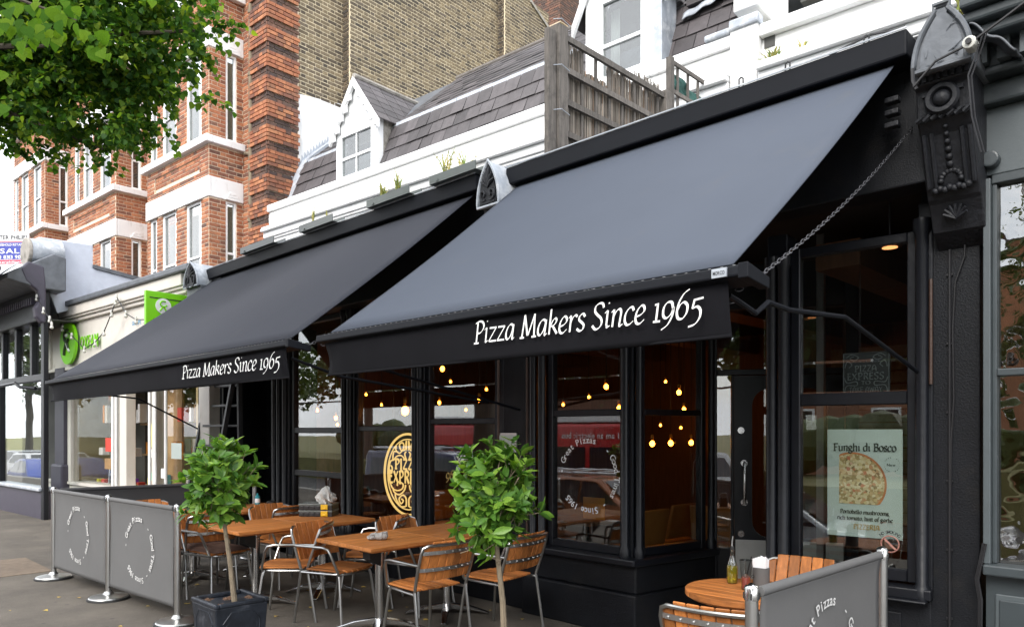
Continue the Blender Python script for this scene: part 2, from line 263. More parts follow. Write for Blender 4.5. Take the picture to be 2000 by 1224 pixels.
class B:
    def __init__(s, f=WORLD): s.f = f; s.v = []; s.fc = []
    def add(s, pts, faces):
        k = len(s.v); s.v.extend(Vector(p) for p in pts); s.fc.extend([tuple(i + k for i in q) for q in faces]); return s
    def fadd(s, pts, faces): return s.add([s.f.p(*p) for p in pts], faces)
    def box(s, a0, a1, d0, d1, z0, z1):
        if a0 > a1: a0, a1 = a1, a0
        if d0 > d1: d0, d1 = d1, d0
        if z0 > z1: z0, z1 = z1, z0
        return s.fadd([(a0, d0, z0), (a1, d0, z0), (a1, d1, z0), (a0, d1, z0), (a0, d0, z1), (a1, d0, z1), (a1, d1, z1), (a0, d1, z1)],
                      [(0, 3, 2, 1), (4, 5, 6, 7), (0, 1, 5, 4), (1, 2, 6, 5), (2, 3, 7, 6), (3, 0, 4, 7)])
    def hexa(s, p): return s.fadd(p, [(0, 3, 2, 1), (4, 5, 6, 7), (0, 1, 5, 4), (1, 2, 6, 5), (2, 3, 7, 6), (3, 0, 4, 7)])
    def prism(s, poly, ax, k0, k1):     # polygon in two of (a,d,z), swept along the third
        n = len(poly)
        def P(q, k): return {'a': (k, q[0], q[1]), 'd': (q[0], k, q[1]), 'z': (q[0], q[1], k)}[ax]
        pts = [P(q, k0) for q in poly] + [P(q, k1) for q in poly]
        fs = [tuple(range(n)), tuple(range(2 * n - 1, n - 1, -1))] + [(i, i + n, (i + 1) % n + n, (i + 1) % n) for i in range(n)]
        return s.fadd(pts, fs)
    def tube(s, pts, r, n=8, closed=False, world=False, sq=1.):
        pts = [Vector(p) if world else s.f.p(*p) for p in pts]; m = len(pts); rs = r if isinstance(r, (list, tuple)) else [r] * m
        ring = []; up = None
        for i in range(m):
            a = pts[i - 1] if (i or closed) else pts[0]; b = pts[(i + 1) % m] if (i < m - 1 or closed) else pts[-1]
            t = (b - a).normalized()
            if up is None: up = Vector((0, 0, 1)) if abs(t.z) < .9 else Vector((1, 0, 0))
            x = (up - t * up.dot(t)); x = x.normalized() if x.length > 1e-6 else t.orthogonal().normalized(); up = x; y = t.cross(x)
            ring.append([pts[i] + (x * math.cos(2 * math.pi * k / n) * sq + y * math.sin(2 * math.pi * k / n)) * rs[i] for k in range(n)])
        base = len(s.v); s.v.extend(p for q in ring for p in q)
        for i in range(m if closed else m - 1):
            j = (i + 1) % m
            for k in range(n): s.fc.append((base + i * n + k, base + i * n + (k + 1) % n, base + j * n + (k + 1) % n, base + j * n + k))
        if not closed:
            s.fc.append(tuple(base + k for k in range(n - 1, -1, -1))); s.fc.append(tuple(base + (m - 1) * n + k for k in range(n)))
        return s
    def lathe(s, prof, c, n=20):
        base = len(s.v); c = Vector(c)
        for r, z in prof: s.v.extend(c + Vector((r * math.cos(2 * math.pi * k / n), r * math.sin(2 * math.pi * k / n), z)) for k in range(n))
        m = len(prof)
        for i in range(m - 1):
            for k in range(n): s.fc.append((base + i * n + k, base + i * n + (k + 1) % n, base + (i + 1) * n + (k + 1) % n, base + (i + 1) * n + k))
        s.fc.append(tuple(base + k for k in range(n - 1, -1, -1))); s.fc.append(tuple(base + (m - 1) * n + k for k in range(n))); return s
    def ball(s, c, r, n=10, m=6, sz=(1, 1, 1)):
        base = len(s.v); c = Vector(c); s.v.append(c + Vector((0, 0, -r * sz[2])))
        for i in range(1, m):
            t = math.pi * i / m
            s.v.extend(c + Vector((r * math.sin(t) * math.cos(2 * math.pi * k / n) * sz[0], r * math.sin(t) * math.sin(2 * math.pi * k / n) * sz[1], -r * math.cos(t) * sz[2])) for k in range(n))
        s.v.append(c + Vector((0, 0, r * sz[2]))); top = len(s.v) - 1
        for k in range(n): s.fc.append((base, base + 1 + (k + 1) % n, base + 1 + k)); s.fc.append((top, top - n + k, top - n + (k + 1) % n))
        for i in range(m - 2):
            for k in range(n): s.fc.append((base + 1 + i * n + k, base + 1 + i * n + (k + 1) % n, base + 1 + (i + 1) * n + (k + 1) % n, base + 1 + (i + 1) * n + k))
        return s
    def grid(s, fn, nu, nv):
        base = len(s.v); s.v.extend(Vector(fn(i / nu, j / nv)) for j in range(nv + 1) for i in range(nu + 1))
        for j in range(nv):
            for i in range(nu): k = base + j * (nu + 1) + i; s.fc.append((k, k + 1, k + nu + 2, k + nu + 1))
        return s
    def build(s, name, m, parent=None, smooth=False, bevel=0, solid=0, label=None, kind=None, seg=2):
        me = bpy.data.meshes.new(name)
        vv = s.v
        if parent is not None: inv = rootmat(parent).inverted(); vv = [inv @ v for v in vv]
        me.from_pydata([tuple(v) for v in vv], [], s.fc); me.materials.append(M[m] if isinstance(m, str) else m)
        if smooth:
            me.polygons.foreach_set('use_smooth', [True] * len(me.polygons))
            try: me.set_sharp_from_angle(angle=R_(40))
            except Exception: pass
        me.update()
        o = bpy.data.objects.new(name, me); COL.objects.link(o)
        if parent is not None: o.parent = parent
        if solid: q = o.modifiers.new('thick', 'SOLIDIFY'); q.thickness = solid; q.offset = 0
        if bevel: q = o.modifiers.new('edge', 'BEVEL'); q.width = bevel; q.segments = seg; q.limit_method = 'ANGLE'; q.angle_limit = R_(40)
        if label: o['label'] = label
        if kind: o['kind'] = kind
        return o
def each(par, name, m, makers, **k):
    for mk in makers: b = B(); mk(b); b.build(name, m, par, **k)
def solo(b, name, m, label, cat, group=None, kind=None, **k):      # a thing that is one mesh
    o = b.build(name, m, None, **k); MW[o.name] = Matrix.Identity(4); return tag(o, label, cat, group, kind)
def copy_tree(o, parent=None):
    c = o.copy(); COL.objects.link(c)
    if parent is not None: c.parent = parent
    for ch in list(o.children): copy_tree(ch, c)
    return c
def place_copy(src, loc, rz, label, first=False):
    c = src if first else copy_tree(src); c.location = loc; c.rotation_euler = (0, 0, rz); c['label'] = label
    MW[c.name] = Matrix.Translation(loc) @ Matrix.Rotation(rz, 4, 'Z'); return c
def npmesh(name, V, F, m, parent=None, kind=None, label=None):     # triangles/quads from numpy
    me = bpy.data.meshes.new(name); k = F.shape[1]
    if parent is not None:
        I = np.array(rootmat(parent).inverted()); V = V @ I[:3, :3].T + I[:3, 3]
    me.vertices.add(len(V)); me.vertices.foreach_set('co', V.astype(np.float32).ravel())
    me.loops.add(F.size); me.loops.foreach_set('vertex_index', F.astype(np.int32).ravel())
    me.polygons.add(len(F)); me.polygons.foreach_set('loop_start', np.arange(0, F.size, k, dtype=np.int32)); me.polygons.foreach_set('loop_total', np.full(len(F), k, np.int32))
    me.materials.append(M[m]); me.update(); me.validate()
    o = bpy.data.objects.new(name, me); COL.objects.link(o)
    if parent is not None: o.parent = parent
    if kind: o['kind'] = kind
    if label: o['label'] = label
    return o
def rot_rand(n, flat=.0, rg=rng):
    a = rg.uniform(0, 2 * np.pi, n); b = np.arccos(rg.uniform(flat, 1, n)) * np.where(rg.random(n) < .5, 1, 1); c = rg.uniform(0, 2 * np.pi, n)
    ca, sa, cb, sb, cc, sc = np.cos(a), np.sin(a), np.cos(b), np.sin(b), np.cos(c), np.sin(c)
    Rm = np.empty((n, 3, 3))
    Rm[:, 0, 0] = ca * cb * cc - sa * sc; Rm[:, 0, 1] = -ca * cb * sc - sa * cc; Rm[:, 0, 2] = ca * sb
    Rm[:, 1, 0] = sa * cb * cc + ca * sc; Rm[:, 1, 1] = -sa * cb * sc + ca * cc; Rm[:, 1, 2] = sa * sb
    Rm[:, 2, 0] = -sb * cc; Rm[:, 2, 1] = sb * sc; Rm[:, 2, 2] = cb
    return Rm
LIMELEAF = np.array([(0, 0, 0), (.42, .12, .07), (.5, .42, .1), (.25, .78, .04), (0, 1.05, -.08), (-.25, .78, .04), (-.5, .42, .1), (-.42, .12, .07), (0, .5, 0)]) * (1, 1, 1)
LIMEF = np.array([(0, 1, 8), (1, 2, 8), (2, 3, 8), (3, 4, 8), (4, 5, 8), (5, 6, 8), (6, 7, 8), (7, 0, 8)])
BAYLEAF = np.array([(0, 0, 0), (.17, .25, .05), (.2, .55, .04), (.1, .85, -.03), (0, 1, -.08), (-.1, .85, -.03), (-.2, .55, .04), (-.17, .25, .05), (0, .5, -.02)])
def leaf_arrays(C, sizes, T, F, Rm):
    V = np.einsum('nij,kj->nki', Rm, T) * sizes[:, None, None] + C[:, None, :]
    k = len(T); FF = (F[None] + (np.arange(len(C)) * k)[:, None, None]).reshape(-1, F.shape[1]); return V.reshape(-1, 3), FF
# ------------------------------------------------------------------ lettering
_GL = {}
def font_glyph(ch):
    if ch not in _GL:
        cu = bpy.data.curves.new('t', 'FONT'); cu.body = ch; ob = bpy.data.objects.new('t', cu); cu.resolution_u = 3; cu.offset = .012
        me = bpy.data.meshes.new_from_object(ob); vs = [tuple(v.co[:2]) for v in me.vertices]; fs = [tuple(p.vertices) for p in me.polygons]
        x = [v[0] for v in vs] or [0, .25]; _GL[ch] = (vs, fs, min(x), max(x)); bpy.data.meshes.remove(me); bpy.data.objects.remove(ob); bpy.data.curves.remove(cu)
    return _GL[ch]
class Pl:                       # a plane to write on
    def __init__(s, o, u, v): s.o = Vector(o); s.u = Vector(u).normalized(); s.v = Vector(v).normalized(); s.n = s.u.cross(s.v)
    def p(s, a, b, h=0): return s.o + s.u * a + s.v * b + s.n * h
def write(b, pl, s, a, z, size, h=.003, width=None, mono=0, fold=None, bold=1.):
    x = 0; lay = []
    for ch in s:
        if ch == ' ': x += mono or .32; continue
        vs, fs, x0, x1 = font_glyph(ch); adv = mono or (x1 - x0 + .09); off = x + ((mono - (x1 - x0)) / 2 - x0 if mono else .045 - x0)
        lay.append((vs, fs, off)); x += adv
    k = (width / (x * size)) if width else 1
    for vs, fs, off in lay: b.add([pl.p(a + (px + off) * size * k, z + py * size, h) for px, py in vs], fs)
    return x * size * k
def write_ring(b, pl, s, ca, cb, r, size, a0, step, h=.003):        # letters round a circle, clockwise from angle a0
    ang = a0
    for ch in s:
        if ch != ' ':
            vs, fs, x0, x1 = font_glyph(ch); t = ang; u = (math.cos(t - math.pi / 2), math.sin(t - math.pi / 2)); w = (math.cos(t), math.sin(t)); mid = (x0 + x1) / 2
            b.add([pl.p(ca + w[0] * (r + py * size) + u[0] * (px - mid) * size, cb + w[1] * (r + py * size) + u[1] * (px - mid) * size, h) for px, py in vs], fs)
        ang -= step
# broad pen alphabet: c = curve through the points, l = straight
NIB = {
 'P': (.5, ['l.13,0 .13,.7', 'c.02,.66 .2,.72 .38,.68 .45,.54 .38,.4 .26,.33 .14,.34', 'l.02,.0 .26,.0']),
 'i': (.24, ['c.01,.41 .07,.46 .11,.48', 'l.11,.48 .11,.06', 'c.11,.07 .13,.01 .22,.05', 'l.1,.68 .14,.7']),
 'z': (.4, ['l.03,.45 .36,.45', 'l.36,.45 .04,.02', 'l.03,.02 .38,.02']),
 'a': (.47, ['c.36,.42 .26,.48 .14,.42 .06,.26 .06,.1 .14,.01 .24,.07 .33,.24 .37,.44', 'l.38,.47 .36,.08', 'c.36,.08 .38,.0 .46,.05']),
 'M': (.74, ['l.1,0 .16,.7', 'l.16,.7 .35,.05', 'l.35,.05 .58,.7', 'l.58,.7 .63,.0', 'l.0,.0 .19,.0', 'l.53,.0 .73,.0']),
 'k': (.44, ['l.09,.0 .09,.76', 'c.1,.22 .2,.4 .3,.47 .36,.4 .28,.28 .12,.23', 'l.2,.25 .4,.01']),
 'e': (.4, ['c.07,.2 .22,.24 .33,.34 .3,.46 .2,.48 .09,.36 .05,.18 .1,.03 .22,.0 .36,.1']),
 'r': (.36, ['c.01,.41 .06,.46 .1,.48', 'l.1,.48 .1,.0', 'c.11,.28 .18,.42 .28,.48 .35,.43']),
 's': (.34, ['c.3,.4 .22,.49 .1,.44 .08,.33 .18,.25 .28,.16 .26,.04 .14,.0 .02,.07']),
 'S': (.46, ['c.4,.58 .36,.69 .24,.72 .1,.65 .09,.5 .2,.39 .34,.28 .38,.14 .3,.02 .16,-.01 .03,.1']),
 'n': (.47, ['c.01,.41 .06,.46 .1,.48', 'l.1,.48 .09,.0', 'c.1,.28 .18,.42 .29,.48 .36,.4 .35,.2 .34,.08', 'c.34,.08 .36,.0 .46,.05']),
 'c': (.38, ['c.34,.38 .28,.48 .16,.45 .06,.3 .06,.12 .14,.01 .25,.02 .36,.1']),
 '1': (.26, ['l.12,.46 .12,.0', 'l.01,.0 .24,.0', 'l.01,.45 .14,.47']),
 '9': (.44, ['c.36,.3 .3,.46 .16,.47 .06,.34 .07,.14 .18,.06 .32,.16 .38,.32 .36,.1 .24,-.12 .05,-.24']),
 '6': (.44, ['c.38,.74 .22,.64 .1,.44 .06,.2 .12,.02 .26,.0 .37,.14 .37,.32 .26,.42 .14,.36 .08,.24']),
 '5': (.42, ['l.14,.44 .4,.47', 'l.14,.46 .1,.22', 'c.1,.22 .24,.26 .35,.16 .36,-.02 .24,-.18 .04,-.24']),
 'F': (.5, ['l.13,0 .13,.7', 'l.03,.69 .47,.69', 'l.13,.37 .38,.37', 'l.03,.0 .26,.0']),
 'B': (.52, ['l.13,0 .13,.7', 'c.03,.69 .26,.71 .4,.66 .41,.48 .28,.38 .13,.37', 'c.13,.37 .34,.37 .46,.24 .42,.06 .28,.0 .03,.01']),
 'u': (.48, ['l.09,.47 .09,.12', 'c.09,.12 .13,.0 .25,.02 .36,.16', 'l.37,.47 .37,.0', 'l.0,.46 .1,.46']),
 'g': (.44, ['c.34,.4 .22,.48 .09,.42 .06,.28 .16,.18 .28,.22 .34,.34 .3,.44', 'c.16,.18 .06,.1 .2,.03 .36,-.04 .34,-.18 .18,-.22 .05,-.14 .1,-.02']),
 'h': (.48, ['l.09,.76 .09,.0', 'c.1,.28 .18,.42 .29,.48 .37,.4 .37,.2 .37,.0', 'l.0,.0 .17,.0', 'l.3,.0 .45,.0']),
 'd': (.47, ['c.36,.42 .24,.48 .1,.4 .05,.2 .12,.02 .24,.02 .36,.14', 'l.37,.76 .37,.0', 'l.28,.75 .38,.76']),
 'o': (.44, ['c.22,.48 .08,.4 .05,.22 .12,.03 .24,.0 .37,.1 .39,.28 .32,.44 .22,.48']),
 't': (.32, ['l.12,.62 .12,.08', 'c.12,.08 .16,.0 .29,.05', 'l.02,.46 .28,.46']),
 'b': (.46, ['l.09,.76 .09,.02', 'c.09,.3 .2,.48 .33,.44 .4,.26 .33,.06 .2,.0 .09,.06']),
 'l': (.24, ['l.1,.76 .1,.0', 'l.0,.0 .2,.0']), 'm': (.72, ['l.09,.47 .09,.0', 'c.1,.3 .2,.46 .3,.46 .35,.36 .35,.0', 'c.36,.3 .46,.46 .56,.46 .62,.36 .62,.0', 'l.0,.0 .17,.0', 'l.54,.0 .7,.0']),
 'f': (.3, ['c.34,.72 .24,.76 .14,.66 .12,.4 .12,.0', 'l.02,.46 .26,.46', 'l.03,.0 .22,.0']), ',': (.2, ['l.1,.05 .05,-.12']),
 'I': (.26, ['l.12,0 .12,.7', 'l.02,.0 .22,.0', 'l.02,.7 .22,.7']), 'Z': (.46, ['l.04,.7 .42,.7', 'l.42,.7 .04,.0', 'l.03,.0 .44,.0']), 'A': (.52, ['c.04,.0 .1,.5 .26,.72 .42,.5 .47,.0', 'l.08,.26 .44,.26']),
 'E': (.44, ['l.1,0 .1,.7', 'l.05,.7 .4,.7', 'l.1,.38 .34,.38', 'l.05,.0 .42,.0']), 'X': (.5, ['l.04,.7 .46,.0', 'l.45,.7 .04,.0']), 'R': (.5, ['l.1,0 .1,.7', 'c.04,.7 .28,.72 .42,.58 .34,.4 .12,.36', 'l.24,.37 .47,.0']),
 'T': (.46, ['l.23,0 .23,.7', 'l.02,.7 .44,.7']), 'O': (.52, ['c.26,.71 .08,.6 .04,.34 .12,.06 .27,.0 .42,.1 .48,.36 .4,.62 .26,.71']), 'K': (.48, ['l.09,0 .09,.7', 'l.42,.7 .1,.3', 'l.2,.4 .45,.0']),
 'W': (.7, ['l.03,.7 .18,.0', 'l.18,.0 .34,.6', 'l.34,.6 .5,.0', 'l.5,.0 .66,.7']), 'Y': (.5, ['l.04,.7 .24,.34', 'l.45,.7 .24,.34', 'l.24,.34 .24,.0'])}
def catmull(P, k=6):
    Q = [P[0]] + P + [P[-1]]; out = []
    for i in range(1, len(Q) - 2):
        a, b, c, d = (np.array(Q[j], float) for j in (i - 1, i, i + 1, i + 2))
        for j in range(k):
            t = j / k; out.append(tuple(.5 * (2 * b + (c - a) * t + (2 * a - 5 * b + 4 * c - d) * t * t + (3 * b - a - 3 * c + d) * t ** 3)))
    out.append(tuple(P[-1])); return out
def pen(b, pl, pts, a, z, sx, sy, slant=0, nib=.075, ang=R_(38), thin=.022, h=.003):
    nv = (math.cos(ang) * nib, math.sin(ang) * nib); L_, R2 = [], []; n = len(pts)
    for i in range(n):
        p, q = pts[max(i - 1, 0)], pts[min(i + 1, n - 1)]; tx, ty = q[0] - p[0], q[1] - p[1]; l = math.hypot(tx, ty) or 1; nx, ny = -ty / l, tx / l
        w = .5 * (thin + abs(nx * nv[0] + ny * nv[1])); x, y = pts[i]
        for lst, sg in ((L_, 1), (R2, -1)): X, Y = x + nx * w * sg, y + ny * w * sg; lst.append(pl.p(a + (X + slant * Y) * sx, z + Y * sy, h))
    b.add(L_ + R2, [(i, n + i, n + i + 1, i + 1) for i in range(n - 1)])
def pen_text(b, pl, s, a, z, size, width=None, slant=.2, nib=.085, thin=.024, h=.003, gap=0.0, ang=R_(38)):
    tot = sum((NIB[c][0] + gap) if c != ' ' else .25 for c in s); k = width / (tot * size) if width else 1; x = 0; j = 0
    for ch in s:
        if ch == ' ': x += .25; continue
        w, st = NIB[ch]
        for g in st:
            P = [tuple(float(q) for q in t.split(',')) for t in g[1:].split()]; P = catmull(P) if g[0] == 'c' else [P[0], ((P[0][0] + P[1][0]) / 2, (P[0][1] + P[1][1]) / 2), P[1]]
            pen(b, pl, P, a + x * size * k, z, size * k, size, slant, nib, ang, thin, h + .00035 * (j % 9)); j += 1
        x += w + gap
# ------------------------------------------------------------------ wall builders
def window(par, fr, a0, a1, z0, z1, d=.0, fw=.05, rails=(), bars=(), fm='white_frame', gm='house_glass', fd=.07, rw=.045, name='window', label=None):
    b = B(fr); b.box(a0, a0 + fw, d, d + fd, z0, z1); b.box(a1 - fw, a1, d, d + fd, z0, z1)
    b.box(a0 + fw, a1 - fw, d + .002, d + fd, z0, z0 + fw * 1.2); b.box(a0 + fw, a1 - fw, d + .002, d + fd, z1 - fw, z1)
    zs = [z0 + fw * 1.2] + list(rails) + [z1 - fw]
    for r in rails: b.box(a0 + fw, a1 - fw, d + .006, d + fd - .004, r - rw / 2, r + rw / 2)
    for x in bars: b.box(x - .012, x + .012, d + .014, d + fd - .012, z0 + fw, z1 - fw)
    o = b.build(name, fm, par, bevel=.006, label=label, seg=1)
    for i in range(len(zs) - 1):
        lo = zs[i] + (rw / 2 if i else 0); hi = zs[i + 1] - (rw / 2 if i < len(zs) - 2 else 0)
        B(fr).box(a0 + fw, a1 - fw, d + fd * .5, d + fd * .5 + .006, lo, hi).build('pane', gm, o)
    return o
BR_S = {}
def brick_mesh(l, m):
    hz, l = (.0288, l - .005) if m == 'stock_brick' else (.0305, l - .001)
    k = (round(l, 3), m)
    if k not in BR_S:
        b = B(); b.add([(-l / 2, -.013, -hz), (l / 2, -.013, -hz), (l / 2, -.013, hz), (-l / 2, -.013, hz), (-l / 2, .013, -hz), (l / 2, .013, -hz), (l / 2, .013, hz), (-l / 2, .013, hz)],
                       [(0, 1, 2, 3), (0, 4, 5, 1), (1, 5, 6, 2), (2, 6, 7, 3), (3, 7, 4, 0)])
        me = bpy.data.meshes.new('brick'); me.from_pydata([tuple(v) for v in b.v], [], b.fc); me.materials.append(M[m]); BR_S[k] = me
    return BR_S[k]
def lay(fr, a0, a1, z0, z1, holes=(), d=0., skip=None, ch=.077, jit=.0025):     # one face of brickwork in flemish bond
    out = []; k = int(math.floor(z0 / ch))
    while k * ch < z1:
        zc = k * ch + ch / 2; k += 1
        if zc - .03 < z0 or zc + .03 > z1: continue
        dd = d; mt = None
        if skip: dd, mt = skip(k)
        iv = [(a0, a1)]
        for h in holes:
            if h[2] < zc < h[3]: iv = [q for (s, e) in iv for q in ((s, min(e, h[0])), (max(s, h[1]), e)) if q[1] - q[0] > .03]
        per = .3375; ph = (k % 2) * per / 2
        for s, e in iv:
            j = int(math.floor((s - ph) / per)) - 1
            while j * per + ph < e:
                for o, l in ((0, .215), (.225, .1025)):
                    lo = j * per + ph + o; hi = lo + l; lo2, hi2 = max(lo, s + .003), min(hi, e - .003)
                    if hi2 - lo2 > .025: out.append((fr, (lo2 + hi2) / 2, dd + random.uniform(-jit, jit), zc, hi2 - lo2, abs(hi2 - lo2 - l) < .001, mt))
                j += 1
    return out
def emit_bricks(bricks, par, m, single, name='brick', want=None, limit=300):
    vis = []; rest = []
    for q in bricks:
        fr, a, d, z, l, full, mt = q; P = project(fr.p(a, d, z))
        if P is None or not (-120 < P[0] < 2100 and -120 < P[1] < 1300): continue
        if full and (mt is None) and single and (want is None or want(P[0], P[1])) and P[0] > 0 and P[1] > 0: vis.append((P[2] / l, q))
        else: rest.append(q)
    vis.sort(key=lambda t: t[0]); inv = rootmat(par).inverted()
    for _, (fr, a, d, z, l, full, mt) in vis[:limit]:
        o = bpy.data.objects.new(name, brick_mesh(l, m)); COL.objects.link(o); o.parent = par; o.location = inv @ fr.p(a, d + .0, z)
        o.rotation_euler = (0, 0, fr.ang - par.rotation_euler.z)
    byM = {}
    for q in rest + [v[1] for v in vis[limit:]]: byM.setdefault(q[6] or m, []).append(q)
    for mm, qs in byM.items():
        b = B()
        for fr, a, d, z, l, full, mt in qs:
            b.f = fr; sk = mm in ('stock_brick', 'dark_stock'); h = l / 2 - (.0025 if sk else .0005); hz = .0288 if sk else .0305
            b.fadd([(a - h, d - .013, z - hz), (a + h, d - .013, z - hz), (a + h, d - .013, z + hz), (a - h, d - .013, z + hz), (a - h, d + .013, z - hz), (a + h, d + .013, z - hz), (a + h, d + .013, z + hz), (a - h, d + .013, z + hz)],
                   [(0, 1, 2, 3), (0, 4, 5, 1), (1, 5, 6, 2), (2, 6, 7, 3), (3, 7, 4, 0)])
        b.build(name + 'work', mm, par, kind='stuff')
def backing(b, fr, a0, a1, z0, z1, holes=(), d0=-.0065, d1=.25):                 # the mortar face, left open at the windows
    b.f = fr; zs = sorted({z0, z1} | {z for h in holes for z in h[2:4] if z0 < z < z1})
    for lo, hi in zip(zs, zs[1:]):
        mid = (lo + hi) / 2; iv = [(a0, a1)]
        for h in holes:
            if h[2] < mid < h[3]: iv = [q for (s, e) in iv for q in ((s, min(e, h[0])), (max(s, h[1]), e)) if q[1] - q[0] > .01]
        for s, e in iv: b.box(s, e, d0, d1, lo, hi)

# ------------------------------------------------------------------ ground
def ground_quad(x0, x1, y0, y1, z): return [(x0, y0, z), (x1, y0, z), (x1, y1, z), (x0, y1, z)]
gb = B(); gb.add(ground_quad(-300, 300, -300, 300, -1.0), [(0, 1, 2, 3)]); solo(gb, 'ground', 'grass', None, None, kind='structure')
gb = B(); gb.box(-120, 60, -11, -1.0, -1.1, -.93); solo(gb, 'road', 'road_tarmac', None, None, kind='structure')
gb = B(); gb.box(-120, 60, -.78, 14, -1.05, 0); solo(gb, 'pavement', 'tarmac', None, None, kind='structure')
gb = B()
for i in range(60): gb.box(-50 + i * .92, -50 + i * .92 + .905, -1.0, -.782, -1.04, .004)
solo(gb, 'kerb', 'kerb_stone', None, None, kind='structure')
gb = B(); x, y = floor_at(30, 1108); gb.box(x - .7, x + .55, y - .3, y + .25, -.01, .005)
solo(gb, 'pavement_patch', 'patch', 'worn brown repair patch in the tarmac pavement', None, kind='structure')
gb = B(); gb.box(-3.35, -2.2, 4.72, 6.2, -.01, .05); solo(gb, 'doorstep', 'pale_stone', None, None, kind='structure', bevel=.01)
# dry leaves lying about
n = 90; C = np.zeros((n, 3)); C[:, 0] = rng.uniform(-9.5, -1.4, n); C[:, 1] = rng.uniform(1.4, 4.7, n); C[:, 2] = .004
a = rng.uniform(0, 6.28, n); Rm = np.zeros((n, 3, 3)); Rm[:, 0, 0] = np.cos(a); Rm[:, 0, 1] = -np.sin(a); Rm[:, 1, 0] = np.sin(a); Rm[:, 1, 1] = np.cos(a); Rm[:, 2, 2] = 1
V, F = leaf_arrays(C, rng.uniform(.018, .06, n), LIMELEAF, LIMEF, Rm); npmesh('fallen_leaves', V, F, 'dry_leaf', kind='stuff')

# ------------------------------------------------------------------ frames of the street
RF = Fr((0, 4.8), (1, 0))
phi = R_(3.6); UF = Fr((-7, 7.1), (math.cos(phi), math.sin(phi))); LF = Fr((-10.9, 4.45), (math.cos(phi), math.sin(phi)))

# ================================================================== tall red brick house
q = UF.p(-8, 0, 0); RED = thing('brick_house', 'tall red brick house with white banded bay windows and a yellow brick side wall', 'house', (q.x, q.y, 0), phi)
red = []; mort = B(UF); white = B(UF)
def bay(s1, s0, d=-.7, ztop=10.4):
    w = s1 - s0; q = UF.p(s0, d, 0); ff = Fr((q.x, q.y), (UF.e.x, UF.e.y)); q = UF.p(s1, d, 0); rf = Fr((q.x, q.y), (UF.n.x, UF.n.y))
    wins = [(w - .88, w - .28), (w - 1.93, w - 1.33)] + ([(w - 2.5, w - 2.2)] if w > 2.6 else [])
    fl = [(4.0, 6.02), (7.17, 8.86)]
    hf = [(a, c, lo, hi) for a, c in wins for lo, hi in fl]; hr = [(.33, .55, lo + (.8 if lo < 5 else 0), hi) for lo, hi in fl]
    bands = [(0, 9, 6.03, 6.42), (0, 9, 7.03, 7.17), (0, 9, 8.87, 9.24)]
    red.extend(lay(ff, 0, w, 3.6, ztop, hf + bands + [(.35, w - .35, 6.56, 6.86)])); red.extend(lay(rf, .0, .7, 3.6, ztop, hr + bands))
    red.extend(lay(ff, .35, w - .35, 6.56, 6.86, d=.022))
    backing(mort, ff, .01, w, 3.6, ztop, hf + [(.35, w - .35, 6.56, 6.86)], d1=.12); backing(mort, rf, .01, .7, 3.6, ztop, hr, d1=.12)
    mort.f = ff; mort.box(.34, w - .34, .016, .118, 6.55, 6.87)
    for z0, z1, o in ((6.03, 6.42, .035), (8.87, 9.24, .035), (7.03, 7.17, .11), (9.9, 10.1, .12)):
        each(RED, 'white_band' if o < .1 else 'window_sill', 'white_paint', [lambda b: (setattr(b, 'f', ff), b.box(-o, w + o, -o, .03, z0, z1)), lambda b: (setattr(b, 'f', rf), b.box(.031, .69, -o + .001, .03, z0 + .001, z1 - .001))], bevel=.012)
    # corbelled drip over each window head
    for (a, c) in wins:
        for zt in (6.03, 8.87):
            b = B(ff)
            for i in range(3): b.box(a - .06 + i * .04, c + .06 - i * .04, -.075 + i * .012, -.034, zt - .02 + i * .055, zt + .03 + i * .0549)
            b.build('window_hood', 'white_paint', RED, bevel=.006)
    for zt in (6.03, 8.87):
        b = B(rf)
        for i in range(3): b.box(.3 + i * .04, .6 - i * .04, -.07 + i * .012, -.034, zt + i * .055, zt + .045 + i * .055)
        b.build('window_hood', 'white_paint', RED, bevel=.006)
    for (a, c, lo, hi) in hf: window(RED, ff, a, c, lo, hi, .0, .06, rails=[lo + (hi - lo) * .47])
    for (a, c, lo, hi) in hr: window(RED, rf, a, c, lo, hi, .0, .045, rails=[lo + (hi - lo) * .4] if hi > 8 else [lo + .22])
    # what is seen through the glass
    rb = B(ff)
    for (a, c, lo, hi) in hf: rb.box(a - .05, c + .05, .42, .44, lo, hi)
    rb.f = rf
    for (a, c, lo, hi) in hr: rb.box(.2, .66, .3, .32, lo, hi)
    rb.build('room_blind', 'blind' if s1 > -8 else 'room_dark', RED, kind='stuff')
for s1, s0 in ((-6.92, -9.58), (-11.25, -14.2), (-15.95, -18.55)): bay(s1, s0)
holes = [(.7, 1.15, 4.2, 6.0), (.7, 1.15, 7.2, 8.8)]
for s0, s1, hs in ((-6.92, -6.52, []), (-11.25, -9.58, []), (-15.95, -14.2, [])):
    q = UF.p(s0, 0, 0); ff = Fr((q.x, q.y), (UF.e.x, UF.e.y)); red += lay(ff, 0, s1 - s0, 3.6, 10.6, hs); backing(mort, ff, 0, s1 - s0, 3.6, 10.6, hs)
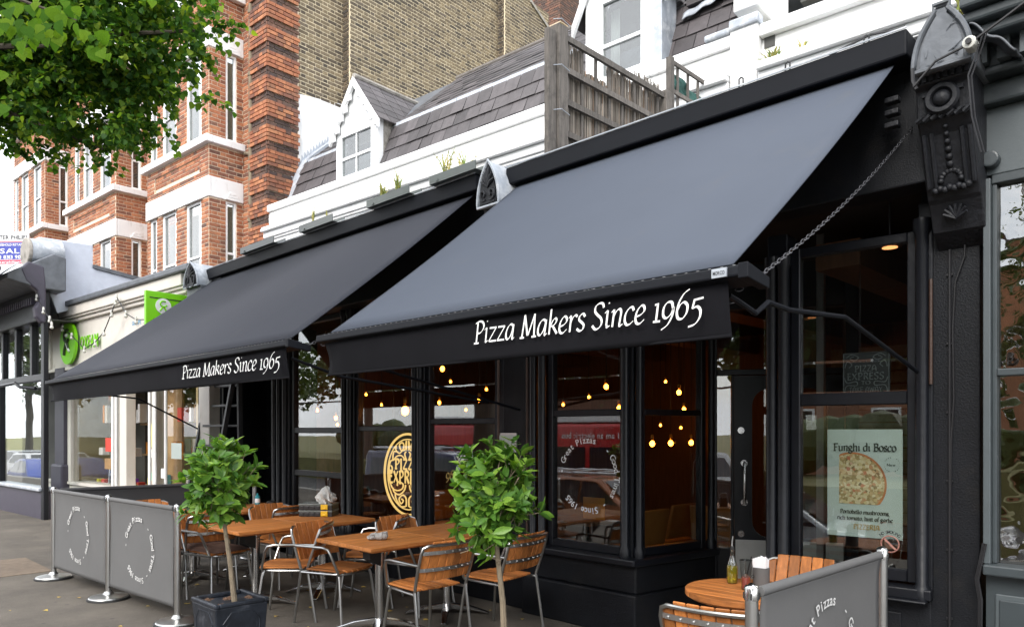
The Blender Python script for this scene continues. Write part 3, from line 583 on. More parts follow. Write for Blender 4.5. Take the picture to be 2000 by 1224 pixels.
# rusticated corner pilaster: every fifth and sixth course set back
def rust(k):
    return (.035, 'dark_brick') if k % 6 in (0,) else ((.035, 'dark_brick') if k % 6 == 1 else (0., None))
pil = []
q = UF.p(-6.54, -.1, 0); pf = Fr((q.x, q.y), (UF.e.x, UF.e.y)); q = UF.p(-5.89, -.1, 0); pr = Fr((q.x, q.y), (UF.n.x, UF.n.y))
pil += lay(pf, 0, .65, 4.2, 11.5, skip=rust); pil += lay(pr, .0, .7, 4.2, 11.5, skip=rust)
mort.f = UF; mort.box(-6.53, -5.932, -.058, .6, 4.2, 11.5)
mort.build('mortar_wall', 'mortar', RED)
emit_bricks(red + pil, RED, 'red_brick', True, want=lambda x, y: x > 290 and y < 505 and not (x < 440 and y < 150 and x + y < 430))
# yellow stock brick side wall with stepped chimney breast
q = UF.p(-5.94, .6, 0); kf = Fr((q.x, q.y), (UF.n.x, UF.n.y)); stock = []; mort = B(kf)
segs = [(0, 1.05, 0), (1.05, 5.55, -.22), (5.55, 7.85, -.45)]
def rear(a): return 11.6
for a0, a1, d in segs:
    z1 = 13.9 if a0 < 5 else 13.6
    hole = [(-.1, 1.06, 0, 8.15)] if a0 == 0 else ([(6.55, 9, 12.62, 14), (7.3, 9, 12.2, 14)] if a0 > 5 else [])
    stock += lay(kf, a0, a1, 6.2, z1, hole, d=d); backing(mort, kf, a0, a1, 6.0, z1, hole, d0=d - .0065, d1=.5)
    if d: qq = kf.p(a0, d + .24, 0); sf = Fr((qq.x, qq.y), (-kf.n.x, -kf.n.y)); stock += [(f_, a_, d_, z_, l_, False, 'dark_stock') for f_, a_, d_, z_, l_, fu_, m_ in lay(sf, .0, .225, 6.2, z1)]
mort.build('side_mortar', 'pale_mortar', RED)
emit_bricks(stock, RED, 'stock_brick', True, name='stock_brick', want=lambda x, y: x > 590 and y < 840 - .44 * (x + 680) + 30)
B(kf).fadd([(0, -.012, 4), (1.05, -.012, 4), (1.05, -.012, 8.28), (.75, -.012, 8.2), (.4, -.012, 8.17), (0, -.012, 8.12), (0, .1, 4), (1.05, .1, 4), (1.05, .1, 8.28), (.75, .1, 8.2), (.4, .1, 8.17), (0, .1, 8.12)],
           [(0, 1, 2, 3, 4, 5), (5, 4, 10, 11), (4, 3, 9, 10), (3, 2, 8, 9)]).build('render_panel', 'white_render', RED)
b = B(kf); b.hexa([(6.52, -.5, 12.58), (7.32, -.5, 12.16), (7.32, .4, 12.16), (6.52, .4, 12.58), (6.52, -.5, 12.66), (7.32, -.5, 12.24), (7.32, .4, 12.24), (6.52, .4, 12.66)]); b.build('gable_coping', 'pale_stone', RED)
# rain pipe
a, _ = UF.at(490, 300, -.07); b = B(UF); b.tube([(a, -.07, 3.8), (a, -.07, 11.5)], .045, 10)
for z in (5.6, 6.6, 7.1, 8.4, 9.6): b.tube([(a, -.07, z), (a, -.07, z + .07)], .06, 10); b.box(a - .03, a + .09, -.04, .0, z + .02, z + .05)
b.tube([(a - .3, -.02, 7.0), (a - .12, -.06, 6.95), (a, -.07, 6.9)], .035, 8); b.build('rain_pipe', 'bark', RED, smooth=True)
# chimney stack beyond
c0 = deep(1072, 40, 24); CH = thing('chimney_stack', 'dark brick chimney stack rising behind the yellow brick side wall', 'chimney', (c0.x, c0.y, 0), phi)
cf = Fr((c0.x, c0.y), (UF.e.x, UF.e.y)); cb = []; mb = B(cf); mb.box(-.42, .42, .008, .85, 8, 16); mb.build('core', 'mortar', CH)
cr = cf.ret(.43, 0); cb += lay(cf, -.43, .43, 12.5, 15.0) + lay(cr, 0, .85, 12.5, 15.0)
for i, (z0, z1, o) in enumerate(((14.25, 14.42, .06), (14.42, 14.6, .12), (14.6, 16, .18))):
    cb += lay(cf, -.43 - o, .43 + o, z0, z1, d=-o) + lay(cf.ret(.43 + o, -o), 0, .85 + o, z0, z1); mb = B(cf); mb.box(-.42 - o, .42 + o, -o + .008, .85, z0, z1); mb.build('corbel', 'mortar', CH)
emit_bricks(cb, CH, 'dark_brick', False)

# ================================================================== white parapet house with slate mansard
q = UF.p(-1, 0, 0); WH = thing('mansard_house', 'white rendered house with slate mansard roof and two white dormer windows', 'house', (q.x, q.y, 0), phi)
b = B(UF); b.box(-5.95, 3.2, -.06, .2, 3.0, 5.66); b.box(3.5, 9, -.02, .2, 3.0, 5.66); b.build('parapet', 'white_render', WH, bevel=.012)
b = B(UF)
for a0, a1 in ((-5.97, -2.4), (-2.39, .9), (.91, 2.2), (2.205, 3.2), (3.5, 9)): b.box(a0, a1, -.1, .24, 5.66, 5.79)
b.build('coping', 'white_paint', WH, bevel=.015)
b = B(UF); b.box(3.2, 3.5, -.14, .3, 3.0, 5.858); b.box(3.22, 3.48, -.1, .8, 6.002, 9); b.build('party_pier', 'white_render', WH, bevel=.02)
b = B(UF); b.box(2.9, 3.198, -.13, .1, 5.791, 5.86); b.box(3.199, 3.52, -.17, -.02, 5.79, 5.9); b.build('lead_cover', 'lead', WH, bevel=.02)
b = B(UF); b.box(3.53, 3.64, -.03, -.016, 5.55, 5.74); b.build('vent_hole', 'room_dark', WH)
for a0, a1 in ((-5.93, 3.19), (3.51, 9)):
    for z0, z1, o in ((5.02, 5.12, .1), (5.121, 5.16, .13), (5.161, 5.27, .16), (5.271, 5.33, .22), (5.331, 5.36, .2)): b = B(UF); b.box(a0, a1, -o, -.02, z0, z1); b.build('moulding', 'white_paint', WH, bevel=.012)
for x, y in ((1447, 158), (1538, 128), (1692, 76)):
    a, z = UF.at(x, y, -.24); b = B(UF); b.tube([(a - .022, -.235, z - .06), (a - .022, -.235, z + .02), (a, -.235, z + .035), (a + .022, -.235, z + .02), (a + .022, -.235, z - .06)], .009, 6); b.build('cable_loop', 'cable', WH)
b = B(UF); P = [UF.at(x, y, -.23) for x, y in ((1620, 108), (1660, 88), (1700, 68), (1745, 60), (1768, 52))]; b.tube([(a, -.23, z) for a, z in P], .012, 6); b.build('cable', 'cable', WH)
# slates
def slope(c): return (5.82 + (c - .25) * 2.62) if c < .6 else 6.74 + (c - .6) * .89
def slate_run(a0, a1, rows, w, single, m='slate', c0=.24, c1=.58):
    out = []
    for r in range(rows):
        ca, cb_ = c0 + (c1 - c0) * r / rows, c0 + (c1 - c0) * (r + 1.12) / rows; x = a0 - (r % 2) * w / 2
        while x < a1:
            lo, hi = max(x + .004, a0), min(x + w - .004, a1)
            if hi - lo > .04:
                j = random.uniform(-.008, .008); j2 = random.uniform(-.006, .006)
                out.append([(lo, ca - .03 + j, slope(ca) + j2), (hi, ca - .03 + j, slope(ca) + j2 * .3), (hi, cb_ - .008, slope(cb_)), (lo, cb_ - .008, slope(cb_)),
                            (lo, ca - .018 + j, slope(ca) + .012), (hi, ca - .018 + j, slope(ca) + .012), (hi, cb_ + .004, slope(cb_) + .012), (lo, cb_ + .004, slope(cb_) + .012)])
            x += w
    if single:
        for p in out: B(UF).hexa(p).build('roof_slate', m, WH)
    else:
        bb = B(UF)
        for p in out: bb.hexa(p)
        bb.build('roof_slates', m, WH, kind='stuff')
slate_run(-5.7, -4.3, 4, .27, True); slate_run(-3.1, 1.1, 4, .27, True); slate_run(2.15, 3.22, 4, .27, True, 'brown_slate')
slate_run(-5.55, -4.3, 3, .3, False, c0=.66, c1=1.05); slate_run(-3.0, 1.2, 9, .3, False, c0=.66, c1=2.0); slate_run(2.1, 3.22, 9, .3, False, 'brown_slate', c0=.6, c1=2.)
b = B(UF); b.fadd([(-5.9, .26, 5.75), (3.3, .26, 5.75), (3.3, .61, 6.7), (-5.9, .61, 6.7), (3.3, 2.05, 8.0), (-5.9, 2.05, 8.0), (3.3, 4.6, 6), (-5.9, 4.6, 6)], [(0, 1, 2, 3), (3, 2, 4, 5), (5, 4, 6, 7)]); b.build('roof_deck', 'dark_lead', WH)
for a0, a1 in ((-5.6, -4.28), (-3.12, -1.6), (-1.59, .2), (.21, 1.13)): B(UF).hexa([(a0, .535, 6.56), (a1, .535, 6.56), (a1, .55, 6.56), (a0, .55, 6.56), (a0, .6, 6.77), (a1, .6, 6.77), (a1, .63, 6.77), (a0, .63, 6.77)]).build('lead_flashing', 'lead', WH, bevel=.004)
b = B(UF); b.tube([(-3.0, 2.02, 8.0), (1.2, 2.02, 8.0)], .06, 8); b.tube([(2.1, 2.02, 8.0), (3.3, 2.02, 8.0)], .06, 8); b.build('ridge_tile', 'weathered_wood', WH)
# stepped lead flashing up the brick side wall
b = B(UF)
pts = [(.3, 5.8), (.42, 6.2), (.55, 6.62), (.7, 6.86), (.9, 7.05), (1.1, 7.23), (1.3, 7.4), (1.52, 7.6)]
for i in range(len(pts) - 1):
    (c0, z0), (c1, z1) = pts[i], pts[i + 1]
    for k in range(3):
        t0, t1 = k / 3, (k + 1) / 3; p0 = (c0 + (c1 - c0) * t0, z0 + (z1 - z0) * t0); p1 = (c0 + (c1 - c0) * t1, z0 + (z1 - z0) * t1)
        b.prism([p0, (p1[0] + .03, p1[1] - .03), (p1[0] - .035, p1[1] + .1)] if z1 > 6.7 else [p0, (p1[0] + .02, p1[1]), (p1[0] - .1, p1[1] + .04)], 'a', -5.925, -5.915)
    b.hexa([(-5.92, c0 - .03, z0 - .02), (-5.68, c0 - .03, z0 - .02), (-5.68, c0 + .02, z0 - .04), (-5.92, c0 + .02, z0 - .04), (-5.92, c1 - .03, z1 - .02), (-5.68, c1 - .03, z1 - .02), (-5.68, c1 + .02, z1 - .04), (-5.92, c1 + .02, z1 - .04)])
b.build('stepped_flashing', 'lead', WH)
# first dormer
def dormer(a0, a1, zb, ze, zp, d, roofm, over=.1, dep=1.6, rails=(), bars=(), wz=(5.95, 6.72), wa=None, glassback='blind', orn=True):
    D = B(UF); mid = (a0 + a1) / 2; wa = wa or (a0 + .1, a1 - .1)
    D.box(a0, wa[0], d, d + .12, zb, ze); D.box(wa[1], a1, d, d + .12, zb, ze); D.box(wa[0], wa[1], d, d + .12, zb, wz[0]); D.box(wa[0], wa[1], d, d + .12, wz[1], ze)
    D.prism([(a0, ze), (a1, ze), (mid, zp - .06)], 'd', d, d + .12); o = D.build('dormer', 'white_frame', WH)
    window(o, UF, wa[0], wa[1], wz[0], wz[1], d - .015, .045, rails, bars) if False else None
    wb = B(UF); fw = .045; (x0, x1), (z0, z1) = wa, wz; wb.box(x0, x0 + fw, d - .02, d + .05, z0, z1); wb.box(x1 - fw, x1, d - .02, d + .05, z0, z1); wb.box(x0, x1, d - .03, d + .052, z0 - .03, z0 + .04); wb.box(x0, x1, d - .022, d + .048, z1 - .04, z1 + .001)
    for r in rails: wb.box(x0 + fw, x1 - fw, d - .012, d + .04, r - .02, r + .02)
    for x in bars: wb.box(x - .011, x + .011, d - .005, d + .03, z0, z1)
    wb.build('window_frame', 'white_frame', o); B(UF).box(x0, x1, d + .014, d + .02, z0, z1).build('pane', 'house_glass', o)
    B(UF).box(x0 - .05, x1 + .05, d + .3, d + .32, z0 - .1, z1 + .1).build('blind', glassback, o)
    bb = B(UF)                                   # barge boards
    for sg in (-1, 1):
        x = a0 - over if sg < 0 else a1 + over; zz = ze - over * (zp - ze) / (mid - a0); L_ = .11
        bb.hexa([(x, d - .09, zz - L_), (mid, d - .09, zp - L_), (mid, d - .03, zp - L_), (x, d - .03, zz - L_), (x, d - .09, zz + .04), (mid, d - .09, zp + .04), (mid, d - .03, zp + .04), (x, d - .03, zz + .04)])
        if orn:
            for k in range(5):
                t = .15 + .17 * k; cx, cz = x + (mid - x) * t, zz + (zp - zz) * t - L_ - .02; bb.box(cx - .05, cx + .05, d - .075, d - .045, cz - .05 - .03 * (k % 2), cz + .05)
    bb.build('barge_board', 'white_paint', o, bevel=.006)
    rb = B(UF)
    for sg in (-1, 1):
        x = a0 - over if sg < 0 else a1 + over; zz = ze - over * (zp - ze) / (mid - a0); n = 6
        for r in range(n):
            t0, t1 = r / n, (r + 1.1) / n
            xa, xb, za, zb_ = x + (mid - x) * t0, x + (mid - x) * min(t1, 1), zz + (zp - zz) * t0 + .05, zz + (zp - zz) * min(t1, 1) + .045
            k = -.06
            while k < dep:
                kk = min(k + .26, dep); rb.hexa([(xa, d + k, za), (xa, d + kk, za), (xb, d + kk, zb_), (xb, d + k, zb_), (xa, d + k, za + .016), (xa, d + kk, za + .016), (xb, d + kk, zb_ + .01), (xb, d + k, zb_ + .01)]); k += .27
    rb.build('dormer_slates', roofm, WH, kind='stuff')
    B(UF).tube([(mid, d - .06, zp + .06), (mid, d + dep, zp + .06)], .05, 8).build('ridge_tile', 'pale_stone', o)
    return o
dormer(-4.27, -3.13, 5.78, 6.82, 7.57, .28, 'slate', rails=[6.3], bars=[-3.7], wa=(-4.14, -3.24))
b = B(UF); b.fadd([(-3.13, .41, 5.78), (-3.13, .6, 6.3), (-3.13, 1.2, 6.82), (-3.13, .41, 6.82), (-3.2, .41, 5.78), (-3.2, .6, 6.3), (-3.2, 1.2, 6.82), (-3.2, .41, 6.82)], [(0, 1, 2, 3), (7, 6, 5, 4), (0, 3, 7, 4)]); b.build('dormer_cheek', 'pale_stone', WH)
dormer(1.12, 2.12, 5.78, 7.05, 8.1, .2, 'slate', over=.16, rails=[6.38], wz=(5.95, 6.95), wa=(1.34, 1.98), glassback='room_dark', orn=False)
b = B(UF); b.grid(lambda u, v: UF.p(1.38 + .13 * u, .38 + .012 * math.sin(u * 40), 6.0 + .9 * v), 24, 2); b.build('curtain', 'curtain', WH, smooth=True)
b = B(UF); b.box(2.13, 2.24, .14, .5, 5.82, 8); b.build('dormer_corner', 'lead', WH, bevel=.01)
b = B(UF); b.grid(lambda u, v: UF.p(2.35 + .75 * u, .42 + .05 * v, 6.46 + .012 * math.sin(u * 22) + .1 * v + .14 * u), 30, 2); b.build('crumpled_flashing', 'lead', WH, smooth=True, solid=.01)
b = B(UF); b.box(2.4, 3.2, .44, .7, 6.62, 9); b.build('dormer_cheek', 'brown_slate', WH)
b = B(UF); b.box(3.82, 6, .2, .3, 6.02, 7.5); b.build('dormer_cheek', 'room_dark', WH)

# ================================================================== fence and trellis on the flat roof
def WX(x, y, X):               # point of the sight line on the plane X = const
    u = (x - 1000) / FPX; t = X / (-CA + u * SA); return (X, t * (SA + u * CA), EYE + (HZN - y) / FPX * t)
FX = -4.06
FE = thing('roof_fence', 'weathered trellis fence filled with ragged reed screening on the flat roof', 'fence', (FX, 4.75, 3.9))
ff = Fr((FX, 4.72), (0, 1)); L1 = WX(1295, 181, FX)[1] - 4.72; zt = WX(1095, 66, FX)[2]
b = B(ff); b.box(-.06, .06, -.05, .06, 3.7, zt + .05); b.build('post', 'weathered_wood', FE, bevel=.008)
b = B(ff); b.box(-.17, -.075, -.03, .02, 3.7, zt - .02); b.build('post', 'weathered_wood', FE, bevel=.006)
b = B(ff); b.box(L1 - .02, L1 + .09, -.05, .05, 3.7, zt + .03); b.build('post', 'weathered_wood', FE, bevel=.008)
for k in range(5): B(ff).box(.06, L1 - .02, -.03, .0, zt - .05 - k * .27, zt - k * .27).build('rail', 'weathered_wood', FE)
for k in range(8): x = .1 + k * (L1 - .2) / 7; B(ff).box(x, x + .03, .002, .02, 3.75, zt - .02).build('slat', 'weathered_wood', FE)
b = B(ff); random.seed(3)
for k in range(900):
    x = .07 + random.random() * (L1 - .1); tilt = random.gauss(0, .012); lo = 3.75 + random.random() * .15; tp = zt - .02 - random.random() ** 2 * .35 - (.16 if .3 < x < .7 else 0) + (.12 if x > L1 * .72 and random.random() < .3 else 0)
    if random.random() < .2: lo += random.random() * .7
    if random.random() < .12: tp -= random.random() * .4
    w = random.uniform(.004, .013); dd = .022 + random.random() * .02
    b.hexa([(x, dd, lo), (x + w, dd, lo), (x + w, dd + .005, lo), (x, dd + .005, lo), (x + tilt, dd, tp), (x + w + tilt, dd, tp), (x + w + tilt, dd + .005, tp), (x + tilt, dd + .005, tp)])
b.build('reed_screen', 'reed', FE, kind='stuff')
b = B(ff)
for z in (4.25, 4.62, 5.0): b.tube([(-.12, -.04, z), (-.05, -.07, z + .02), (.06, -.065, z)], .004, 5)
b.build('wire_tie', 'lead', FE)
TR = thing('roof_trellis', 'low timber trellis with a strip of torn green netting beyond the reed fence', 'trellis', (FX, 4.72 + L1, 3.9))
z2 = WX(1305, 114, FX)[2]; L2 = L1 + .13; L3 = WX(1405, 178, FX)[1] - 4.72; b = B(ff); b.box(L2 - .03, L2 + .03, -.03, .03, 3.7, z2 + .02); b.build('post', 'weathered_wood', TR)
for k in range(3): B(ff).box(L2 + .03, L3 + .5, -.02, .0, z2 - .04 - k * .29, z2 - k * .29).build('rail', 'weathered_wood', TR)
for k in range(6): x = L2 + .14 + k * .2; B(ff).box(x, x + .03, .002, .02, 3.75, z2 - .01).build('slat', 'weathered_wood', TR)
B(ff).grid(lambda u, v: ff.p(L2 + .04 + u * (L3 - L2), .03 + .02 * math.sin(u * 19 + v * 5), z2 - .06 - .2 * u - .22 * v * (1 - .2 * math.sin(u * 9))), 20, 4).build('torn_netting', 'green_net', TR)

# ================================================================== weeds on the parapet ledge
def weed(x, y, h, n, spread, label, m='weed', d=-.35, fr=UF, group=None):
    a, z = fr.at(x, y, d); p = fr.p(a, d, z); b = B(); random.seed(int(x * 7))
    for k in range(n):
        q = p + Vector((random.gauss(0, spread * .3), random.gauss(0, spread * .3), 0)); hh = h * random.uniform(.5, 1); lean = Vector((random.gauss(0, spread), random.gauss(0, spread), 0)); tip = q + lean + Vector((0, 0, hh))
        w = .006; mid = q + lean * .4 + Vector((0, 0, hh * .6)); b.add([q - Vector((w, w, 0)), q + Vector((w, w, 0)), mid + Vector((w, w, 0)), mid - Vector((w, w, 0)), tip], [(0, 1, 2, 3), (3, 2, 4)])
        for j in range(5):
            t = .3 + .13 * j; c = q + lean * t + Vector((0, 0, hh * t)); dx = Vector((random.gauss(0, 1), random.gauss(0, 1), .9)).normalized() * h * .12; sd_ = Vector((-dx.y, dx.x, 0)) * .25; b.add([c, c + dx * .5 + sd_, c + dx, c + dx * .5 - sd_], [(0, 1, 2, 3)])
    return solo(b, 'weed', m, label, 'weed', group='weeds growing along the parapet ledge')
weed(612, 438, .36, 5, .015, 'tall upright green weed at the far left of the white parapet ledge')
weed(640, 430, .2, 3, .03, 'small thin weed just right of the tall green one on the ledge')
weed(748, 392, .32, 22, .05, 'straw coloured grass tuft growing from the grey gutter tray')
weed(778, 380, .42, 16, .04, 'taller straw grass tuft beside the end of the gutter tray')
weed(872, 345, .5, 9, .1, 'branching dark stemmed weed above the tray nearest the gothic console')
weed(908, 335, .42, 6, .1, 'reddish sparse weed right of the branching weed')
weed(1512, 118, .09, 60, .1, 'cushion of yellow green moss below the square hole in the white wall', d=-.1)
weed(1570, 100, .16, 6, .04, 'tiny dry weed on the white cornice right of the moss', d=-.1)
weed(1895, 25, .35, 60, .12, 'dry tangled brown twigs beside the black lead console top', d=0, fr=Fr((0, 4.6), (1, 0)))
# ================================================================== restaurant shopfront
SF = thing('restaurant_shopfront', 'black painted restaurant shopfront with large windows and a corner entrance', 'shopfront', (-6, 4.8, 0))
def column(b, fr, a, d, z0, z1, r=.035): p = fr.p(a, d, 0); b.lathe([(r * 1.5, z0), (r * 1.5, z0 + .06), (r, z0 + .09), (r, z1 - .09), (r * 1.4, z1 - .06), (r * 1.4, z1)], (p.x, p.y, 0), 12)
b = B(RF)                                                         # stall risers
b.box(-9.2, -4.42, .02, .2, 0, .42); b.box(-9.2, -4.42, -.0, .18, .0, .2); b.build('stall_riser', 'black_wall', SF, bevel=.008)
BAYR = Fr((-3.36, 4.8), (.204, .979)); DR = Fr((-3.178, 5.67), (.857, .515)); WR = Fr((-2.135, 4.8), (.996, .09))
b = B(RF); b.prism([(-4.46, 4.74 - 4.8), (-3.30, -.06), (-3.13, .87), (-3.22, .87), (-3.42, .06), (-4.46, .06)], 'z', .33, .545); b.build('stall_riser', 'black_wall', SF, bevel=.012)
b = B(RF); b.prism([(-4.48, -.1), (-3.28, -.1), (-3.11, .87), (-3.22, .87), (-3.42, .06), (-4.48, .06)], 'z', 0, .328); b.build('plinth', 'black_wall', SF, bevel=.012)
b = B(RF); b.prism([(-4.5, -.13), (-3.27, -.13), (-3.09, .87), (-3.22, .87), (-3.42, .06), (-4.5, .06)], 'z', .548, .605); b.build('sill', 'black_paint', SF, bevel=.012)
for q_ in ((-11.22, -10.72, -.02, .3, 0, 3.1), (-9.18, -8.74, -.0, .3, 0, 3.1), (-7.49, -7.27, .01, .16, .42, 3.1), (-6.15, -5.98, .01, .16, .42, 3.1), (-4.88, -4.42, -.01, .3, 0, 3.1)): B(RF).box(*q_).build('pilaster', 'black_paint', SF, bevel=.01)
for fr_, a, d, z0, z1, r in [(RF, a, -.01, .42 if a > -8 else .3, 3.0, .032) for a in (-11.1, -10.95, -10.8, -9.1, -8.98, -8.82, -7.44, -7.32, -6.11, -6.02)] + [(RF, -4.4, -.03, .6, 3.0, .034), (RF, -4.3, -.03, .6, 3.0, .034), (RF, -3.42, -.03, .6, 3.0, .03), (BAYR, .03, -.03, .6, 3.0, .03), (BAYR, .87, -.02, .6, 3.0, .03), (WR, -.075, -.06, .35, 2.75, .036), (WR, 0, -.06, .35, 2.75, .036), (WR, .815, -.05, .6, 2.85, .036)]:
    b = B(); column(b, fr_, a, d, z0, z1, r); b.build('glazing_column', 'black_paint', SF, smooth=True)
b = B(RF); b.box(-4.78, -4.5, -.03, -.01, .5, 2.9); b.build('pilaster_panel', 'black_wall', SF, bevel=.008)
for a in (-4.82, -4.46): B(RF).tube([(a, -.05, .4), (a, -.05, 3)], .012, 8).build('rod', 'copper', SF, smooth=True)
window(SF, RF, -8.72, -7.5, .42, 3.0, .03, .06, rails=[1.06, 1.6], fm='black_paint', gm='shop_glass', rw=.07)
window(SF, RF, -7.26, -6.16, .5, 3.0, .03, .055, rails=[1.62], fm='black_paint', gm='shop_glass', rw=.055)
window(SF, RF, -5.97, -4.9, .55, 3.0, .03, .055, rails=[1.69], fm='black_paint', gm='shop_glass', rw=.055)
window(SF, RF, -4.26, -3.44, .605, 3.0, .0, .055, rails=[1.745], fm='black_paint', gm='shop_glass', rw=.055)
window(SF, BAYR, .07, .83, .605, 3.0, .0, .055, rails=[1.745], fm='black_paint', gm='shop_glass', rw=.05)
b = B(RF); b.box(-3.45, -3.36, -.015, .1, .6, 3.0); b.build('corner_post', 'black_paint', SF, bevel=.01)
# right window
wr = window(SF, WR, .03, .785, .68, 2.8, .0, .06, rails=[1.8], fm='black_paint', gm='shop_glass', rw=.08)
b = B(WR); b.box(-.12, .87, -.1, .12, .6, .665); b.box(-.1, .85, -.14, -.06, .585, .602); b.build('sill', 'black_paint', SF, bevel=.01)
b = B(WR); b.box(-.1, .86, -.02, .15, 0, .59); b.build('stall_riser', 'black_wall', SF, bevel=.01)
b = B(WR); b.box(.14, .7, -.035, -.02, .12, .5); b.build('panel', 'black_wall', SF, bevel=.01)
for q_ in ((-.11, .025, -.045, .15, .35, 2.9), (.79, .87, -.04, .15, .6, 2.95)): B(WR).box(*q_).build('pilaster', 'black_paint', SF, bevel=.008)
# entrance: sidelight, door with rounded glass, light above
b = B(DR); b.box(-.02, .05, -.03, .09, 0, 3.0); b.box(.05, .185, .02, .08, 0, .6); b.box(.165, .188, -.02, .09, 0, 2.066); b.box(1.06, 1.16, -.02, .09, 0, 3.0); b.box(.05, 1.06, -.01, .09, 2.065, 2.115); b.box(.05, 1.06, -.01, .09, 2.62, 3.0); b.build('door_frame', 'black_paint', SF, bevel=.006)
sl = B(DR).box(.05, .165, .03, .036, .6, 2.065).build('sidelight', 'shop_glass', SF)
B(DR).box(.05, 1.06, .0, .006, 2.115, 2.62).build('fanlight', 'shop_glass', SF)
x0, x1, z0, z1, rr = .335, .93, .7, 1.95, .14
arc = lambda cx, cz, s: [(cx + rr * math.cos(s + k * math.pi / 12), cz + rr * math.sin(s + k * math.pi / 12)) for k in range(7)]
inner = arc(x1 - rr, z0 + rr, -math.pi / 2) + arc(x1 - rr, z1 - rr, 0) + arc(x0 + rr, z1 - rr, math.pi / 2) + arc(x0 + rr, z0 + rr, math.pi)
X0, X1, Z0, Z1 = .19, 1.055, .06, 2.06
def outer(p):
    cx, cz = (x0 + x1) / 2, (z0 + z1) / 2; dx, dz = p[0] - cx, p[1] - cz; t = min((((X1 if dx > 0 else X0) - cx) / dx) if abs(dx) > 1e-6 else 9, (((Z1 if dz > 0 else Z0) - cz) / dz) if abs(dz) > 1e-6 else 9); return (cx + dx * t, cz + dz * t)
b = B(DR); n = len(inner); outp = [outer(p) for p in inner]
for P in (X0, Z0), (X1, Z0), (X1, Z1), (X0, Z1):
    i = min(range(n), key=lambda k: (outp[k][0] - P[0]) ** 2 + (outp[k][1] - P[1]) ** 2); outp[i] = P
pts = [(a, .0, z) for a, z in inner] + [(a, .0, z) for a, z in outp] + [(a, .05, z) for a, z in inner]
b.fadd(pts, [(i, n + i, n + (i + 1) % n, (i + 1) % n) for i in range(n)] + [(i, (i + 1) % n, 2 * n + (i + 1) % n, 2 * n + i) for i in range(n)]); DOOR = b.build('entrance_door', 'black_paint', SF)
b = B(DR); b.fadd([(a, .028, z) for a, z in inner], [tuple(range(n))]); b.build('pane', 'shop_glass', DOOR)
b = B(DR); b.box(.2, 1.045, -.012, -.002, .1, .68); b.build('kick_plate', 'kick_grey', DOOR)
b = B(DR); b.tube([(.27, -.0, 1.32), (.27, -.05, 1.33), (.27, -.065, 1.3), (.27, -.065, 1.02), (.27, -.05, .99), (.27, 0, 1.0)], .012, 8); b.build('handle', 'chrome', DOOR, smooth=True)
for z in (1.6, 1.325, .995, .73):
    b = B(DR); b.tube([(.27 if .9 < z < 1.4 else .245, -.014, z), (.27 if .9 < z < 1.4 else .245, .001, z)], .028, 14); b.build('lock_plate', 'chrome', DOOR)
# black door in the left recess
b = B(RF); b.box(-10.7, -9.2, .62, .68, 0, 3.0); BD = b.build('recessed_door', 'black_wall', SF)
for a0, a1, z0, z1 in ((-10.5, -10.0, .3, 1.2), (-9.9, -9.4, .3, 1.2), (-10.5, -10.0, 1.35, 2.5), (-9.9, -9.4, 1.35, 2.5)): B(RF).box(a0, a1, .6, .622, z0, z1).build('door_panel', 'black_paint', BD, bevel=.015)
B(RF).box(-9.62, -9.36, .59, .6, 1.2, 1.26).build('letter_plate', 'brass', BD)
b = B(RF); b.box(-10.72, -10.66, .0, .62, 0, 3.0); b.box(-9.24, -9.19, .02, .62, 0, 3.0); b.build('recess_lining', 'black_paint', SF)
# fascia, soffit, cornice, flat roof
b = B(RF); b.box(-11.2, -1.0, -.2, .02, 3.0, 3.84); b.build('fascia', 'black_wall', SF, bevel=.01)
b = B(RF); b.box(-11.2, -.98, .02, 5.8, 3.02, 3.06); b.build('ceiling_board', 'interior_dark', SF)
b = B(RF); b.box(-11.2, -.98, -.1, 3.2, 3.7, 3.78); b.build('flat_roof', 'dark_lead', SF)
for x0, x1 in ((475, 540), (590, 655), (722, 805), (845, 935)):
    a0, _ = RF.at(x0, 400, -.46); a1, _ = RF.at(x1, 400, -.46); b = B(RF); b.box(a0, a1, -.5, -.34, 3.845, 3.85); b.box(a0, a1, -.5, -.49, 3.85, 3.92); b.box(a0, a1, -.35, -.34, 3.85, 3.92); b.box(a0, a0 + .01, -.49, -.35, 3.85, 3.92); b.box(a0 + .1, a0 + .13, -.51, -.5, 3.855, 3.87); b.build('gutter_tray', 'grey_plastic', SF)
# right pier with carved corbel and lead clad gothic top
b = B(RF); b.box(-1.335, -1.03, .06, .4, 0, 3.9); PIER = b.build('right_pier', 'black_wall', SF, bevel=.008)
b = B(RF)
PX = [RF.at(x, 300, -.35)[0] for x in (1788, 1903)]; pc = sum(PX) / 2; hw = (PX[1] - PX[0]) / 2 - .01
cz = lambda y: RF.at(1845, y, -.38)[1]
prof = [(.06, cz(455)), (-.06, cz(425)), (-.1, cz(395)), (-.14, cz(372)), (-.16, cz(365)), (-.2, cz(340)), (-.3, cz(250)), (-.36, cz(225)), (-.34, cz(222)), (-.36, cz(215)), (-.38, cz(168)), (-.42, cz(160)), (-.42, cz(140)), (-.46, cz(132)), (.2, cz(132)), (.2, cz(455))]
b.prism(prof, 'a', pc - hw, pc + hw); CORB = b.build('carved_corbel', 'carved_black', SF, bevel=.008)
for k in (-3, -2, 2, 3): B(RF).tube([(pc + k * hw * .28, -.315, cz(246)), (pc + k * hw * .28, -.205, cz(345))], .012, 6).build('flute', 'carved_black', CORB, smooth=True)
for k in range(8): x = pc - hw * .9 + k * hw * .257; B(RF).box(x, x + .018, -.435, -.42, cz(158), cz(142)).build('dentil', 'carved_black', CORB)
